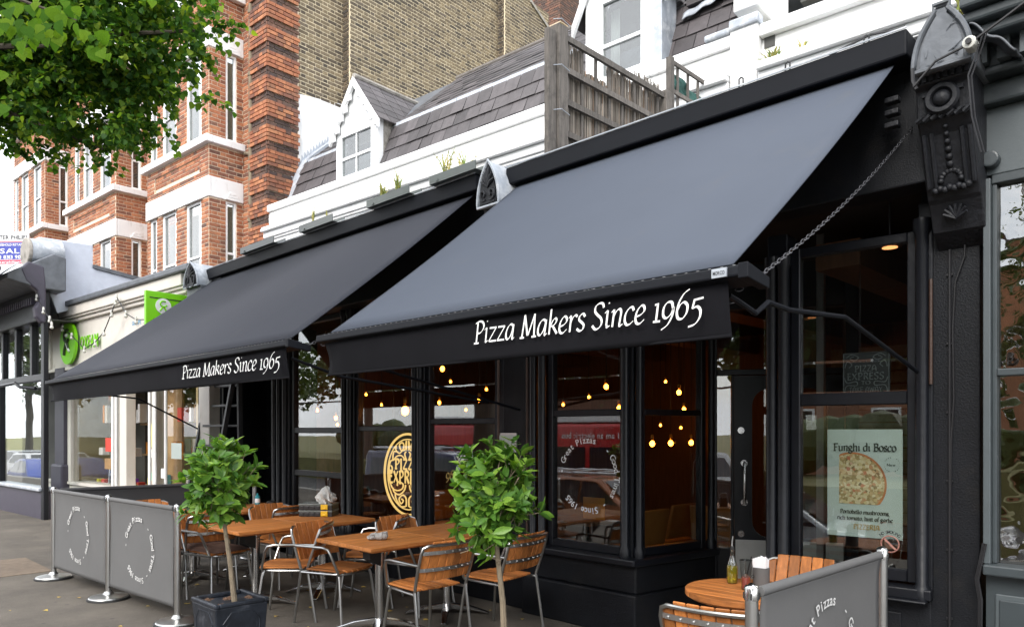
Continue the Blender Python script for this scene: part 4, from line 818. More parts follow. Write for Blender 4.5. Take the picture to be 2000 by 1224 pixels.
for k in range(7): x = pc - hw + k * hw * .29; B(RF).tube([(x, -.375, cz(226)), (x + hw * .25, -.38, cz(218))], .014, 6).build('rope_twist', 'carved_black', CORB, smooth=True)
c = RF.p(pc, -.385, cz(192)); ring = [(pc + .065 * math.cos(t * math.pi / 12), -.395, cz(192) + .065 * math.sin(t * math.pi / 12)) for t in range(24)]; B(RF).tube(ring, .02, 6, closed=True).build('boss_ring', 'carved_black', CORB, smooth=True); B().ball(c, .045, 14, 10).build('boss', 'carved_black', CORB, smooth=True); B(RF).box(pc - hw * .75, pc + hw * .75, -.392, -.375, cz(192) + .03, cz(192) + .05).build('fillet', 'carved_black', CORB)
for k in range(6): B().ball(RF.p(pc, -.33 + .02 * k, cz(240 + 13 * k)), .013 + .002 * k, 8, 5).build('bead', 'carved_black', CORB, smooth=True)
for k in range(9):
    t = math.pi * (k / 8); B().ball(RF.p(pc + .05 * math.cos(t), -.215, cz(335) + .05 * math.sin(t)), .017, 8, 5).build('petal', 'carved_black', CORB, smooth=True)
for k in range(8): B().ball(RF.p(pc - .08 + .023 * k, -.2, cz(352) + .01 * (k % 2)), .02, 8, 5).build('acorn', 'carved_black', CORB, smooth=True)
for k in range(7): t = math.pi * k / 6; B(RF).tube([(pc, -.11, cz(405)), (pc + .06 * math.cos(t), -.14, cz(385) - .03 + .05 * math.sin(t))], [.016, .008], 6).build('acanthus_leaf', 'carved_black', CORB, smooth=True)
def gothic(par, fr, ac, d0, d1, w, z0, z1, face, side, name, palm=True, blunt=.0):
    n = 10; L_ = []; h = z1 - z0
    for k in range(n + 1): t = k / n; L_.append((-w / 2 * (1 - t ** 2.4) * (1 if t < .99 else blunt), z0 + h * t))
    if blunt: L_[-1] = (-blunt, z1); L_.append((blunt, z1))
    R2 = [(-x, z) for x, z in L_[::-1] if abs(x) > 1e-6 and (-x, z) not in L_]
    poly = [(ac + x, z) for x, z in L_ + R2]
    o = B(fr).prism(poly, 'd', d0 + .012, d1).build(name, side, par, bevel=.012)
    inn = [(ac + (x - ac) * .76, z0 + (z - z0) * .88 + h * .03) for x, z in poly]
    B(fr).prism(inn, 'd', d0 - .004, d0 + .02).build('face_plate', face, o)
    rim = B(fr); rim.tube([(x, d0, z) for x, z in poly], .014, 6, closed=True); rim.build('lead_rim', 'lead' if palm else 'dark_lead', o, smooth=True)
    if palm:
        g = B(fr)
        for sg in (-1, 1):
            for k, (bx, top) in enumerate(((.06, .82), (.2, .7), (.3, .56))):
                g.tube([(ac, d0 - .008, z0 + h * .4), (ac + sg * w * bx * .55, d0 - .016, z0 + h * (.42 + (top - .4) * .6)), (ac + sg * w * bx, d0 - .01, z0 + h * top)], [.006, .014, .006], 6)
            pts = []
            for k in range(16): t = k / 15; r = .17 * w * (1 - .75 * t); an = (-2.2 + 6.5 * t) * sg + (0 if sg > 0 else math.pi); pts.append((ac + sg * w * .19 + r * math.cos(an), d0 - .01, z0 + h * .25 + r * math.sin(an) * 1.3))
            g.tube(pts, .011, 6)
        g.box(ac - w * .33, ac + w * .33, d0 - .012, d0, z0 + h * .05, z0 + h * .1); g.build('palmette', 'carved_black', o, smooth=True)
    return o
F42 = Fr((0, 4.22), (1, 0))
def gpx(xl, xr, yt, yb, d=0.): a0, _ = F42.at(xl, 0, d); a1, _ = F42.at(xr, 0, d); z0 = F42.at((xl + xr) / 2, yb, d)[1]; z1 = F42.at((xl + xr) / 2, yt, d)[1]; return (a0 + a1) / 2, a1 - a0, z0, z1
ac, w, z0, z1 = gpx(933, 974, 313, 402); gothic(SF, F42, ac, 0, .5, w, z0, z1, 'carved_black', 'lead', 'gothic_console', True); CON1 = (ac, z0, w)
b = B(F42); b.box(ac - w * .45, ac + w * .45, .06, .5, 3.0, z0 + .01); b.box(ac - w * .3, ac + w * .3, -.02, .2, z0 - .12, z0 - .08); b.build('console_block', 'black_wall', SF, bevel=.01)
ac, w, z0, z1 = gpx(359, 386, 512, 560); gothic(SF, F42, ac, 0, .6, w, z0, z1, 'carved_black', 'lead', 'gothic_console', True)
b = B(F42); b.box(ac - w * .5, ac + w * .5, .04, .6, 2.9, z0 + .01); b.box(ac + .1, ac + .5, .2, .7, 3.5, 3.88); b.build('console_block', 'dark_lead', SF, bevel=.01)
FT = Fr((0, 4.3), (1, 0)); a0, zt_ = FT.at(1788, 10, 0); a1, _ = FT.at(1905, 10, 0); zb_ = FT.at(1840, 128, 0)[1]
o = gothic(SF, FT, (a0 + a1) / 2 - .015, 0, .55, (a1 - a0) * .97, zb_, FT.at(1840, 6, 0)[1], 'dark_lead', 'dark_lead', 'lead_clad_console', False, blunt=.04)
b = B(FT); random.seed(5)
for k in range(10):
    x = (a0 + a1) / 2 - .015 + random.uniform(-.09, .09); z = zb_ + random.uniform(.02, .22); dx = random.uniform(-.04, .04); b.tube([(x, -.006, z), (x + dx, -.012, z + random.uniform(-.02, .03)), (x + dx * 2, -.006, z + random.uniform(-.03, .05))], [.001, .0035, .001], 5)
b.build('lead_crease', 'dark_lead', o, smooth=True)
b = B(FT); b.grid(lambda u, v: FT.p(a1 - .05 + .2 * u, .1 + .3 * v, zb_ + .22 - .2 * u + .012 * math.sin(u * 11 + v * 7) + .01 * math.sin(v * 13)), 20, 8); b.build('crumpled_lead', 'dark_lead', o, smooth=True, solid=.01)
for k in range(3): B(RF).box(-1.41, -1.335, -.36, -.3, 3.3 + .07 * k, 3.33 + .07 * k).build('bracket', 'carved_black', SF, bevel=.006)
# pipes and cables on the pier
b = B(RF)
for x, y0, y1, r in ((1819, 545, 750, .011), (1803, 498, 1130, .02)):
    a, z0 = RF.at(x, y0, .03); z1 = RF.at(x, y1, .03)[1]; B(RF).tube([(a, .02, z0), (a, .02, z1)], r, 8).build('rod', 'copper' if r < .018 else 'black_paint', PIER, smooth=True)
b = B(RF); pts = [RF.at(x, y, .045) for x, y in ((1916, 300), (1915, 390), (1895, 420), (1886, 450), (1884, 500), (1866, 550), (1861, 640), (1863, 780), (1858, 860), (1856, 1000), (1854, 1223))]; b.tube([(a, .045, z) for a, z in pts], .006, 6)
a, _ = RF.at(1855, 800, .045); b.tube([(a, .045, 2.65), (a, .045, .1)], .008, 6)
for z in (2.5, 2.1, 1.7, 1.3, .9, .5): b.box(a - .018, a + .015, .045, .06, z, z + .012)
b.build('cable', 'cable', PIER, smooth=True)
# window lettering, neon oval, menu
pb = Pl(RF.p(0, .025, 0), (1, 0, 0), (0, 0, 1)); ac, zc = RF.at(1150, 928, .03); r = .27; b = B()
for s, t0 in (('Great', 2.72), ('Pizzas', 2.72 - .75), ('-', .8), ('Good', .55), ('Times', .55 - .625), ('-', -.95), ('Since', -1.28), ('1965', -1.28 - .75), ('-', 3.05)): b = B(); write_ring(b, pb, s, ac, zc, r, .075, t0, .125); b.build('lettering', 'letter_white', SF)
b = B(RF); a0, z0 = RF.at(974, 905, -.035); b.box(a0, RF.at(1010, 905, -.035)[0], -.045, -.012, z0, RF.at(990, 845, -.035)[1]); o = b.build('menu_case', 'steel', SF)
b = B(RF); b.box(a0 + .02, RF.at(1010, 905, -.035)[0] - .02, -.048, -.044, z0 + .02, RF.at(990, 845, -.035)[1] - .02); b.build('menu_sheet', 'poster_paper', o)

# ------------------------------------------------------------------ inside the restaurant
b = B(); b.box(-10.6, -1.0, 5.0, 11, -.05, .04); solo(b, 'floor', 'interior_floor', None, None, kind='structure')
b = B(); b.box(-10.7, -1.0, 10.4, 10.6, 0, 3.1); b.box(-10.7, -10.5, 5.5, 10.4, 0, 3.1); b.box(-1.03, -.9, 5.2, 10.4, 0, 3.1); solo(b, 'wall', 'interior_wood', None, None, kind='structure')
b = B()
for k in range(5): b.box(-8.5 + k * 1.6, -8.2 + k * 1.6, 5.2, 10.3, 2.72, 2.9)
solo(b, 'ceiling_beam', 'interior_wood', 'dark timber beams under the restaurant ceiling', None, kind='structure')
b = B()
for k in range(16): b.box(-3.3 + .0, -1.05, 8.6, 8.7, .3 + k * .14, .42 + k * .14)
solo(b, 'inner_wall', 'pale_stone', 'pale tiled inner wall behind the entrance', None, kind='structure')
def bulb(x, y, t, r, label, glow=True):
    p = deep(x, y, t); o = thing('pendant_bulb', label, 'light bulb', p, 0, 'glowing pendant bulbs inside the restaurant')
    b = B(); b.tube([(p.x, p.y, p.z + r * 1.6), (p.x, p.y, 3.02)], .006, 5); b.build('cord', 'cable', o)
    b = B(); b.lathe([(.014, r * .8), (.018, r * .9), (.018, r * 1.7), (.01, r * 1.9)], p, 8); b.build('socket', 'brass', o)
    b = B(); b.ball(p, r, 12, 8, (1, 1, 1.1)); b.build('envelope', 'amber_glass', o, smooth=True)
    b = B(); b.ball(p, r * .52, 10, 8, (1, 1, 1.2)); b.build('filament', 'filament', o, smooth=True); return o
for x, y, t, r, l in ((864, 720, 8.4, .05, 'bulb high in the third window just under the big awning valance'), (791, 802, 8.4, .085, 'large globe bulb at the top of the middle window'), (858, 786, 9.5, .04, 'bulb left of centre in the upper pane of the third window'), (936, 781, 8.8, .045, 'bulb at the right of the upper pane of the third window'),
                      (619, 801, 11, .045, 'lone bulb at the left of the first dark window'), (656, 816, 11, .05, 'upper of the two close bulbs beside the first mullion'), (659, 829, 11.5, .04, 'lower of the two close bulbs beside the first mullion'), (699, 804, 10.5, .045, 'bulb just right of the first mullion'),
                      (1184, 755, 7.6, .045, 'bulb in the upper bay pane above the lettering ring'), (1209, 796, 7.8, .042, 'bulb hanging lowest in the upper bay pane'), (1326, 766, 7.6, .045, 'bulb left of the white scrap in the side bay pane'), (1371, 754, 8, .042, 'bulb highest in the side bay pane'), (1336, 799, 8.2, .04, 'bulb alone below the pair in the side bay pane'),
                      (1274, 866, 8.4, .055, 'first bulb of the low row in the side bay pane'), (1310, 865, 8.4, .055, 'middle bulb of the low row in the side bay pane'), (1350, 864, 8.4, .05, 'third bulb of the low row in the side bay pane'), (1367, 858, 9, .035, 'small far bulb at the end of the low row'), (1777, 801, 5.4, .03, 'bulb in the top corner of the poster window')):
    bulb(x, y, t, r, l)
for x, y, t, l in ((715, 770, 11.5, 'added fill bulb above the left part of the neon oval in the middle window'), (745, 790, 12, 'added fill bulb just left of the large globe bulb in the middle window'), (880, 745, 11, 'added fill bulb right of the bulb under the big valance in the third window'), (910, 800, 11.5, 'lowest added fill bulb in the upper pane of the third window'), (950, 760, 10.5, 'added fill bulb at the right edge of the third window, above its neighbour'), (1100, 790, 10, 'added fill bulb at the left of the upper bay pane'), (1150, 775, 10.5, 'added fill bulb between the left edge and the main bulb of the upper bay pane'), (1290, 830, 11, 'added fill bulb just above the first bulb of the low row'), (1330, 835, 11.5, 'added fill bulb just above the gap right of the middle low row bulb'), (1300, 745, 10.5, 'highest added fill bulb at the left of the side bay pane')): bulb(x, y, t, .035, l)  # extra bulbs, added to brighten the dining room
p = deep(1738, 483, 4.6); o = thing('ceiling_lamp', 'dim orange dome lamp under the dark ceiling by the right pier', 'lamp', p); b = B(); b.lathe([(.02, .06), (.05, .05), (.07, .015), (.07, .0)], p, 16); b.build('shade', 'copper', o, smooth=True); b = B(); b.lathe([(.045, -.004), (.045, .004)], p, 12); b.build('glow', 'lamp_dim', o)
b = B(); b.tube([(p.x, p.y, p.z + .05), (p.x, p.y, 3.02)], .008, 6); b.build('stem', 'cable', o)
# neon oval
NS = Fr((0, 5.06), (1, 0)); ac, zc = NS.at(796, 926, 0); p = NS.p(ac, 0, zc - .6); NE = thing('neon_sign', 'oval gold neon sign with swirls and lettering glowing in the window', 'neon sign', (p.x, p.y, p.z))
hz = NS.at(790, 842, 0)[1] - zc; aw = .43; hz = .45
S2 = lambda pts, r, b, m=1: [b.tube([(ac + sg * aw * x, .0, zc + hz * z) for x, z in catmull(pts, 5)], r, 6) for sg in ((1, -1) if m else (1,))]
b = B(NS); b.tube([(ac + aw * math.cos(t * math.pi / 32), 0, zc + hz * math.sin(t * math.pi / 32)) for t in range(64)], .013, 8, closed=True); b.tube([(ac + aw * .86 * math.cos(t * math.pi / 32), 0, zc + hz * .87 * math.sin(t * math.pi / 32)) for t in range(64)], .007, 6, closed=True); b.build('ring', 'neon', NE, smooth=True)
b = B(NS)
for pts in ([(.06, .8), (.1, .62), (.28, .6), (.34, .74), (.2, .78), (.16, .66), (.34, .52), (.5, .6), (.48, .7)], [(.05, .36), (.12, .5), (.06, .56)], [(.1, .36), (.26, .46), (.46, .44), (.62, .34), (.6, .54), (.46, .56)], [(.62, .34), (.74, .3), (.8, .1), (.7, -.0), (.66, .14), (.72, .2)],
            [(.8, .1), (.8, -.12), (.66, -.36), (.44, -.42), (.22, -.36), (.2, -.24), (.4, -.2), (.44, -.3)], [(.08, -.26), (.14, -.4), (.36, -.52), (.58, -.46), (.62, -.36)], [(.06, -.8), (.06, -.6), (.2, -.52), (.36, -.62), (.28, -.74), (.18, -.66), (.26, -.62)], [(.1, -.8), (.3, -.8), (.5, -.62), (.52, -.5)], [(.05, .84), (.05, .6)]): S2(pts, .0085, b)
b.build('swirl', 'neon', NE, smooth=True)
b = B(); pn = Pl(NS.p(0, -.01, 0), (1, 0, 0), (0, 0, 1)); pen_text(b, pn, 'PIZZA', ac - .22, zc + .06, .15, width=.44, slant=0, nib=.13, thin=.06, gap=.05); pen_text(b, pn, 'EXPRESS', ac - .33, zc - .1, .19, width=.66, slant=0, nib=.12, thin=.06, gap=.05); b.build('lettering', 'neon', NE)
b = B(NS); b.tube([(ac, .03, zc + hz), (ac, .03, 2.95)], .006, 5); b.tube([(ac - .3, .03, zc + .3), (ac - .3, .03, 2.95)], .004, 5); b.build('hanger', 'cable', NE)
# small gold numerals etched beside the sign
b = B(); pen_text(b, pb, '965', RF.at(872, 935, .03)[0], RF.at(872, 935, .03)[1], .13, slant=.1, nib=.1, thin=.05); b.build('gold_numerals', 'gold_ink', SF)
# poster window: poster, blackboard, sticker
PP = Pl(WR.p(0, .06, 0), WR.e, (0, 0, 1)); pa0, pz1 = WR.at(1616, 838, .06); pa1, pz0 = WR.at(1763, 1055, .06); p = WR.p(pa0, .06, pz0)
PO = thing('poster', 'pale green pizza poster taped inside the right hand window', 'poster', (p.x, p.y, p.z), WR.ang)
b = B(WR); b.box(pa0, pa1, .061, .064, pz0, pz1); b.build('sheet', 'poster_paper', PO); pw, ph = pa1 - pa0, pz1 - pz0
b = B(); pen_text(b, PP, 'Funghi di Bosco', pa0 + .085 * pw, pz0 + .8 * ph, .095 * ph, width=.84 * pw, slant=0, nib=.11, thin=.045); pen_text(b, PP, 'Portobello mushrooms,', pa0 + .18 * pw, pz0 + .215 * ph, .05 * ph, width=.66 * pw, slant=0, nib=.12, thin=.06); pen_text(b, PP, 'rich tomato, hint of garlic', pa0 + .14 * pw, pz0 + .155 * ph, .05 * ph, width=.74 * pw, slant=0, nib=.12, thin=.06)
write(b, PP, 'New', pa0 + .8 * pw, pz0 + .665 * ph, .035 * ph)
for k in range(22):
    if k % 6 < 4: t = k / 22 * 6.283; b.add([PP.p(pa0 + pw * (.865 + .1 * math.cos(t + s * .1)), pz0 + ph * .675 + pw * .1 * math.sin(t + s * .1) + q, .003) for s, q in ((0, 0), (1, 0), (1, .006), (0, .006))], [(0, 1, 2, 3)])
b.build('lettering', 'ink', PO)
b = B(); pen_text(b, PP, 'PIZZERIA', pa0 + .36 * pw, pz0 + .075 * ph, .06 * ph, width=.35 * pw, slant=0, nib=.12, thin=.05, gap=.04); b.build('lettering', 'gold_ink', PO)
cx, cz_, rr = pa0 + .34 * pw, pz0 + .49 * ph, .46 * pw; xl, zl = pa0 + .165 * pw, pz0 + .305 * ph
def clipc(r):
    out = [(xl, zl)]; n = 30
    for k in range(n + 1):
        t = -1.1 + k / n * 3.5; x, z = cx + r * math.cos(t), cz_ + r * math.sin(t); out.append((max(x, xl), max(z, zl)))
    return out
b = B(WR); q = clipc(rr); b.fadd([(x, .0595, z) for x, z in q], [tuple(range(len(q)))]); b.build('pizza_crust', 'crust', PO)
b = B(WR); q = clipc(rr * .94); b.fadd([(x, .058, z) for x, z in q], [tuple(range(len(q)))]); b.build('pizza_topping', 'pizza_print', PO)
# no smoking sticker
NP = Pl(WR.p(0, .012, 0), WR.e, (0, 0, 1)); sa, sz = WR.at(1738, 1062, .01); p = WR.p(sa, .012, sz); NO = thing('no_smoking_sticker', 'round no smoking sticker in the lower corner of the poster window', 'sticker', (p.x, p.y, p.z), WR.ang)
b = B(WR); b.tube([(sa + .05 * math.cos(t * .2618), .012, sz + .05 * math.sin(t * .2618)) for t in range(24)], .0042, 4, closed=True); b.hexa([(sa - .036, .011, sz + .028), (sa - .028, .011, sz + .036), (sa - .028, .014, sz + .036), (sa - .036, .014, sz + .028), (sa + .028, .011, sz - .036), (sa + .036, .011, sz - .028), (sa + .036, .014, sz - .028), (sa + .028, .014, sz - .036)]); b.build('ring', 'red_ink', NO)
b = B(); write_ring(b, NP, 'NO SMOKING', sa, sz, .066, .026, 2.3, .165); b.build('lettering', 'ink', NO)
b = B(WR); b.box(sa - .02, sa + .045, .0125, .0135, sz + .0, sz + .008); b.tube([(sa + .0, .013, sz + .012), (sa - .012, .013, sz + .022), (sa + .0, .013, sz + .034), (sa + .016, .013, sz + .03), (sa + .026, .013, sz + .036), (sa + .03, .013, sz + .02)], .0025, 4); b.build('cigarette', 'ink', NO)
# blackboard
BF = Fr(WR.p(0, .25, 0)[:2], (WR.e.x, WR.e.y)); ba0, bz1 = BF.at(1646, 690, 0); ba1, bz0 = BF.at(1738, 785, 0); p = BF.p(ba0, 0, bz0)
BK = thing('blackboard', 'chalked takeaway blackboard hanging behind the upper pane of the poster window', 'blackboard', (p.x, p.y, p.z), BF.ang); b = B(BF); b.box(ba0, ba1, 0, .02, bz0, bz1); b.build('board', 'chalkboard', BK)
BP = Pl(BF.p(0, -.002, 0), BF.e, (0, 0, 1)); bw, bh = ba1 - ba0, bz1 - bz0; b = B(); pen_text(b, BP, 'PIZZA', ba0 + .26 * bw, bz0 + .62 * bh, .16 * bh, width=.48 * bw, slant=0, nib=.08, thin=.05, gap=.05); pen_text(b, BP, 'EXPRESS', ba0 + .1 * bw, bz0 + .46 * bh, .18 * bh, width=.8 * bw, slant=0, nib=.08, thin=.05, gap=.05); pen_text(b, BP, 'TO', ba0 + .4 * bw, bz0 + .36 * bh, .1 * bh, width=.2 * bw, slant=0, thin=.05); pen_text(b, BP, 'TAKE AWAY', ba0 + .14 * bw, bz0 + .21 * bh, .14 * bh, width=.72 * bw, slant=0, nib=.06, thin=.05, gap=.03); b.build('lettering', 'chalk', BK)
b = B(BF); T = lambda x, z: (ba0 + x * bw, -.003, bz0 + z * bh)
b.tube([T(.02, .02), T(.98, .02), T(.98, .98), T(.02, .98)], .004, 4, closed=True)
for sg in (0, 1):
    m_ = lambda pts: [T(1 - x if sg else x, z) for x, z in catmull(pts, 5)]
    for pts in ([(.08, .9), (.2, .96), (.34, .9), (.26, .84), (.16, .88), (.24, .92)], [(.05, .7), (.1, .82), (.2, .76), (.14, .7)], [(.04, .5), (.1, .4), (.3, .42), (.3, .34), (.1, .34), (.05, .22), (.12, .14), (.34, .16)], [(.06, .06), (.2, .12), (.4, .06), (.3, .03)]): b.tube(m_(pts), .0035, 4)
b.build('scroll', 'chalk', BK)
b = B(BF); b.tube([(ba0 + .1, .03, bz1), (ba0 + .1, .03, 2.75)], .003, 4); b.build('hanger', 'cable', BK)
b = B(WR); a, _ = WR.at(1600, 700, .5); b.box(a - .02, a + .03, .5, .55, .1, 3.0); solo(b, 'inner_post', 'steel', 'pale metal post standing just inside the right hand window', 'post')

# ================================================================== awnings
def awning(cloth, top, bot, label, chains, arms, txt):
    (tx0, tx1, ty, tz), (bx0, bx1, by, bz) = top, bot; mid = (bx0 + bx1) / 2; A = thing('awning', label, 'awning', (mid, 4.6, 2.0), 0, 'black shop awnings over the pavement')
    b = B(); b.grid(lambda u, v: (tx0 + .08 + (tx1 - tx0 - .16) * u + (bx0 - tx0 - .04 + (bx1 - bx0 - tx1 + tx0 + .08) * u) * v * 0 + ((bx0 + .06) * (1 - u) + (bx1 - .09) * u - ((tx0 + .08) * (1 - u) + (tx1 - .08) * u)) * v, ty + .02 + (by - ty + .01) * v, tz - .15 + (bz + .02 - tz + .15) * v - .028 * math.sin(math.pi * v) + .006 * math.sin(u * 9) * math.sin(math.pi * v)), 40, 16); can = b.build('canopy', cloth, A, smooth=True, solid=.006)
    b = B(); b.box(tx0, tx1, ty - .05, ty + .17, tz - .145, tz);  b.build('cassette', 'awning_metal', A, bevel=.012)
    B().box(tx0, tx1, ty - .058, ty - .0505, tz - .003, tz + .006).build('cassette_trim', 'lead', A)
    b = B(); b.hexa([(bx0, by - .05, bz - .045), (bx1, by - .05, bz - .045), (bx1, by + .07, bz - .07), (bx0, by + .07, bz - .07), (bx0, by - .045, bz), (bx1, by - .045, bz), (bx1, by + .07, bz - .01), (bx0, by + .07, bz - .01)]); bar = b.build('front_bar', 'awning_metal', A, bevel=.008)
    b = B(); b.hexa([(bx1 - .03, by - .05, bz - .055), (bx1 + .012, by - .05, bz - .055), (bx1 + .012, by + .13, bz - .075), (bx1 - .03, by + .13, bz - .075), (bx1 - .03, by - .05, bz + .004), (bx1 + .012, by - .05, bz + .004), (bx1 + .012, by + .13, bz - .03), (bx1 - .03, by + .13, bz - .03)]); b.build('end_cap', 'awning_metal', bar, bevel=.004)
    b = B(); n = int((bx1 - bx0) / .052)
    for k in range(n): x = bx0 + .05 + k * .052; b.box(x, x + .011, by - .016, by - .006, bz + .001, bz + .006)
    b.build('lacing_stud', 'stud_metal', bar, kind='stuff')
    vz = bz - .05; vb = bz - .265; vx0, vx1 = bx0 + .05, bx1 - .09
    b = B(); b.grid(lambda u, v: (vx0 + (vx1 - vx0) * u, by - .008 + .022 * v * v + .012 * math.sin(u * 7) * v + .03 * max(0, .06 - u) / .06 * math.sin(v * 3), vz + (vb - vz) * v), 60, 10); va = b.build('valance', 'valance_fabric', A, smooth=True, solid=.004)
    b = B(); b.tube([(vx0, by + .016, vb + .006), (vx1, by + .016, vb + .006)], .008, 6); b.build('hem', 'valance_fabric', va, smooth=True)
    s0, s1, zb0, size = txt; b = B(); pl = Pl((0, by - .026, 0), (1, 0, 0), (0, 0, 1)); pen_text(b, pl, 'Pizza Makers Since 1965', s0, zb0, size, width=s1 - s0, nib=.058, thin=.02, slant=.15); b.build('lettering', 'letter_white', va)
    for pts in arms: b = B(); b.tube(pts, .012, 8); b.build('folding_arm', 'awning_metal', A, smooth=True)
    for p, q in chains:
        b = B(); p, q = Vector(p), Vector(q); L_ = (q - p).length; n = int(L_ / .032); t = (q - p).normalized(); s1_ = t.cross(Vector((0, 0, 1))).normalized(); s2 = t.cross(s1_)
        for k in range(n):
            c = p + (q - p) * ((k + .5) / n) - Vector((0, 0, .05 * math.sin(math.pi * k / n))); s = s1_ if k % 2 else s2
            b.tube([c + t * (.02 * math.cos(w_ * math.pi / 4)) + s * (.0085 * math.sin(w_ * math.pi / 4)) for w_ in range(8)], .0023, 4, closed=True, world=True)
        b.build('chain', 'chain_steel', A)
    return A
BY = 2.62
def on_valance(x, y): return Fr((0, BY - .026), (1, 0)).at(x, y, 0)
t0, t1 = on_valance(926, 668), on_valance(1372, 620)
ch = [(RF.p(*[RF.at(1782, 250, -.2)[0], -.2, RF.at(1782, 250, -.2)[1]]), (-1.33, BY + .06, 2.17)), ((-1.38, BY + .1, 2.16), WX(1416, 570, -1.42))]
armR = [(-1.42, BY + .05, 2.13), WX(1438, 586, -1.42), WX(1476, 612, -1.41), WX(1500, 590, -1.40), WX(1541, 605, -1.39), WX(1650, 619, -1.36), WX(1822, 748, -1.33)]
armL = [(-4.25, BY + .05, 2.1), WX(742, 720, -4.42), WX(1015, 800, -4.5)]
AW1 = awning('awning_fabric', (-4.35, -1.27, 4.42, 3.79), (-4.33, -1.30, BY, 2.225), 'large grey black awning on the right with its chain and bent arm', ch, [armR, armL], (t0[0], t1[0], 2.048, .153))
b = B(); plp = Pl((0, BY - .0525, 0), (1, 0, 0), (0, 0, 1)); a0, z0 = Fr((0, BY - .05), (1, 0)).at(1391, 530, 0); a1, z1 = Fr((0, BY - .05), (1, 0)).at(1420, 522, 0); b.box(a0, a1, BY - .056, BY - .047, 2.183, 2.218); o = b.build('maker_plate', 'lead', AW1)
b = B(); plp.o.y = BY - .057; write(b, plp, 'MORCO', a0 + .006, 2.193, .02, .001, width=a1 - a0 - .012); b.build('lettering', 'ink', o)
t0, t1 = on_valance(356, 747), on_valance(547, 722)
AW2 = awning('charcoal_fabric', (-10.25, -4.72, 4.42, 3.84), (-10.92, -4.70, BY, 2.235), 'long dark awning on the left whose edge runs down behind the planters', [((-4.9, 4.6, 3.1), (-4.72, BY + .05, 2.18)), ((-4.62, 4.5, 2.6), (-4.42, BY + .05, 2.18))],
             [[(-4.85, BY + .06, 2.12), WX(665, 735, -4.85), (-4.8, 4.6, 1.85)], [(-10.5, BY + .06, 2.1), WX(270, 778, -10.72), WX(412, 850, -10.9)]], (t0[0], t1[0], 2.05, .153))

# ================================================================== charity shop on the left
q = LF.p(-3, 0, 0); OX = thing('charity_shop', 'cream painted charity shop with wide windows under a moulded fascia', 'shopfront', (q.x, q.y, 0), phi)
b = B(LF); b.box(-6.0, -.1, .0, .2, 2.75, 3.62); b.build('fascia', 'cream_paint', OX, bevel=.01)
b = B(LF); b.box(-6.05, -.1, -.06, .2, 3.621, 3.68); b.box(-6.05, -.1, -.1, .2, 3.681, 3.72); b.box(-6.05, -.1, -.13, .2, 3.721, 3.9); b.box(-6.0, -.1, -.04, .001, 2.74, 2.8); b.box(-5.98, -5.86, -.05, .0, 2.8, 3.6); b.build('cornice', 'cream_paint', OX, bevel=.012)
b = B(LF); b.box(-6.08, .2, -.18, .5, 3.901, 4.0); b.box(-6.0, .3, .5, 2.7, 3.85, 3.92); b.build('roof_capping', 'dark_lead', OX, bevel=.02)
b = B(LF); b.box(-6.2, .5, .02, .3, 0, .58); b.box(-6.2, .5, -.02, .3, .581, .63); b.build('stall_riser', 'cream_paint', OX)
b = B(LF)
for a0, a1 in ((-5.05, -4.9), (-2.84, -2.7), (-2.62, -2.35), (-1.38, -1.25), (.18, .5)): b.box(a0, a1, .0, .16, .63, 2.76)
b.box(-5.05, .5, .01, .15, 2.6, 2.75); b.build('post', 'cream_paint', OX, bevel=.01)
b = B(LF)
for a in (-2.87, -2.72, -1.42, -1.22, -.85): b.tube([(a, -.01, .6), (a, -.01, 2.75)], .025, 8)
b.build('bead', 'white_paint', OX, smooth=True)
B(LF).box(-5.55, -5.06, -.06, .2, .0, 2.8).build('pilaster', 'purple_paint', OX, bevel=.01); B(LF).box(-5.6, -5.0, -.12, .2, .0, .95).build('pilaster_base', 'purple_paint', OX, bevel=.04)
for a0, a1 in ((-4.9, -2.86), (-1.24, .18)): B(LF).box(a0, a1, .06, .067, .63, 2.6).build('shop_window', 'display_glass', OX)
B(LF).box(-2.34, -1.4, .5, .54, .05, 2.6).build('inner_door', 'shop_wood', OX)
b = B(LF); b.box(-6, -.25, 2.6, 2.65, 0, 2.9); b.box(-6, -.25, .2, 2.6, 2.7, 2.74); b.box(-6, -.25, .2, 2.6, -.02, .05); b.box(-.3, -.25, .2, 2.6, 0, 2.8); b.box(-6, -5.95, .2, 2.6, 0, 2.8); b.build('back_wall', 'shop_beige', OX)
b = B(LF)
for k in range(3): b.box(-4.7, -.35, 1.2, 1.6, .5 + k * .6, .54 + k * .6)
b.build('shelf', 'shop_wood', OX); random.seed(9)
for k in range(60):
    a = -4.7 + random.random() * 4.2; z = .54 + .6 * random.randrange(3); w = random.uniform(.06, .2); h = random.uniform(.1, .35); dd = random.choice((.35, .7, 1.22)); B(LF).box(a, a + w, dd, dd + .12, z, z + h).build('stock_item', random.choice(['paper_red', 'paper_orange', 'paper_yellow', 'board_white', 'shop_wood', 'teal', 'napkin', 'paper_violet', 'cream_paint']), OX)
b = B(LF); st = [(-4.15, -3.72), (-3.35, -3.45)]
for a0, a1 in ((-4.2, -4.06), (-3.62, -3.55)): b.hexa([(a0, .4, .55), (a0 + .05, .4, .55), (a0 + .05, .44, .55), (a0, .44, .55), (a1, .5, 2.25), (a1 + .05, .5, 2.25), (a1 + .05, .54, 2.25), (a1, .54, 2.25)])
for k in range(6): z = .75 + .25 * k; b.box(-4.17 + .02 * k, -3.58 - .0 * k, .42, .47, z, z + .04)
solo(b, 'step_ladder', 'lead', 'pale step ladder standing inside the charity shop window', 'ladder')
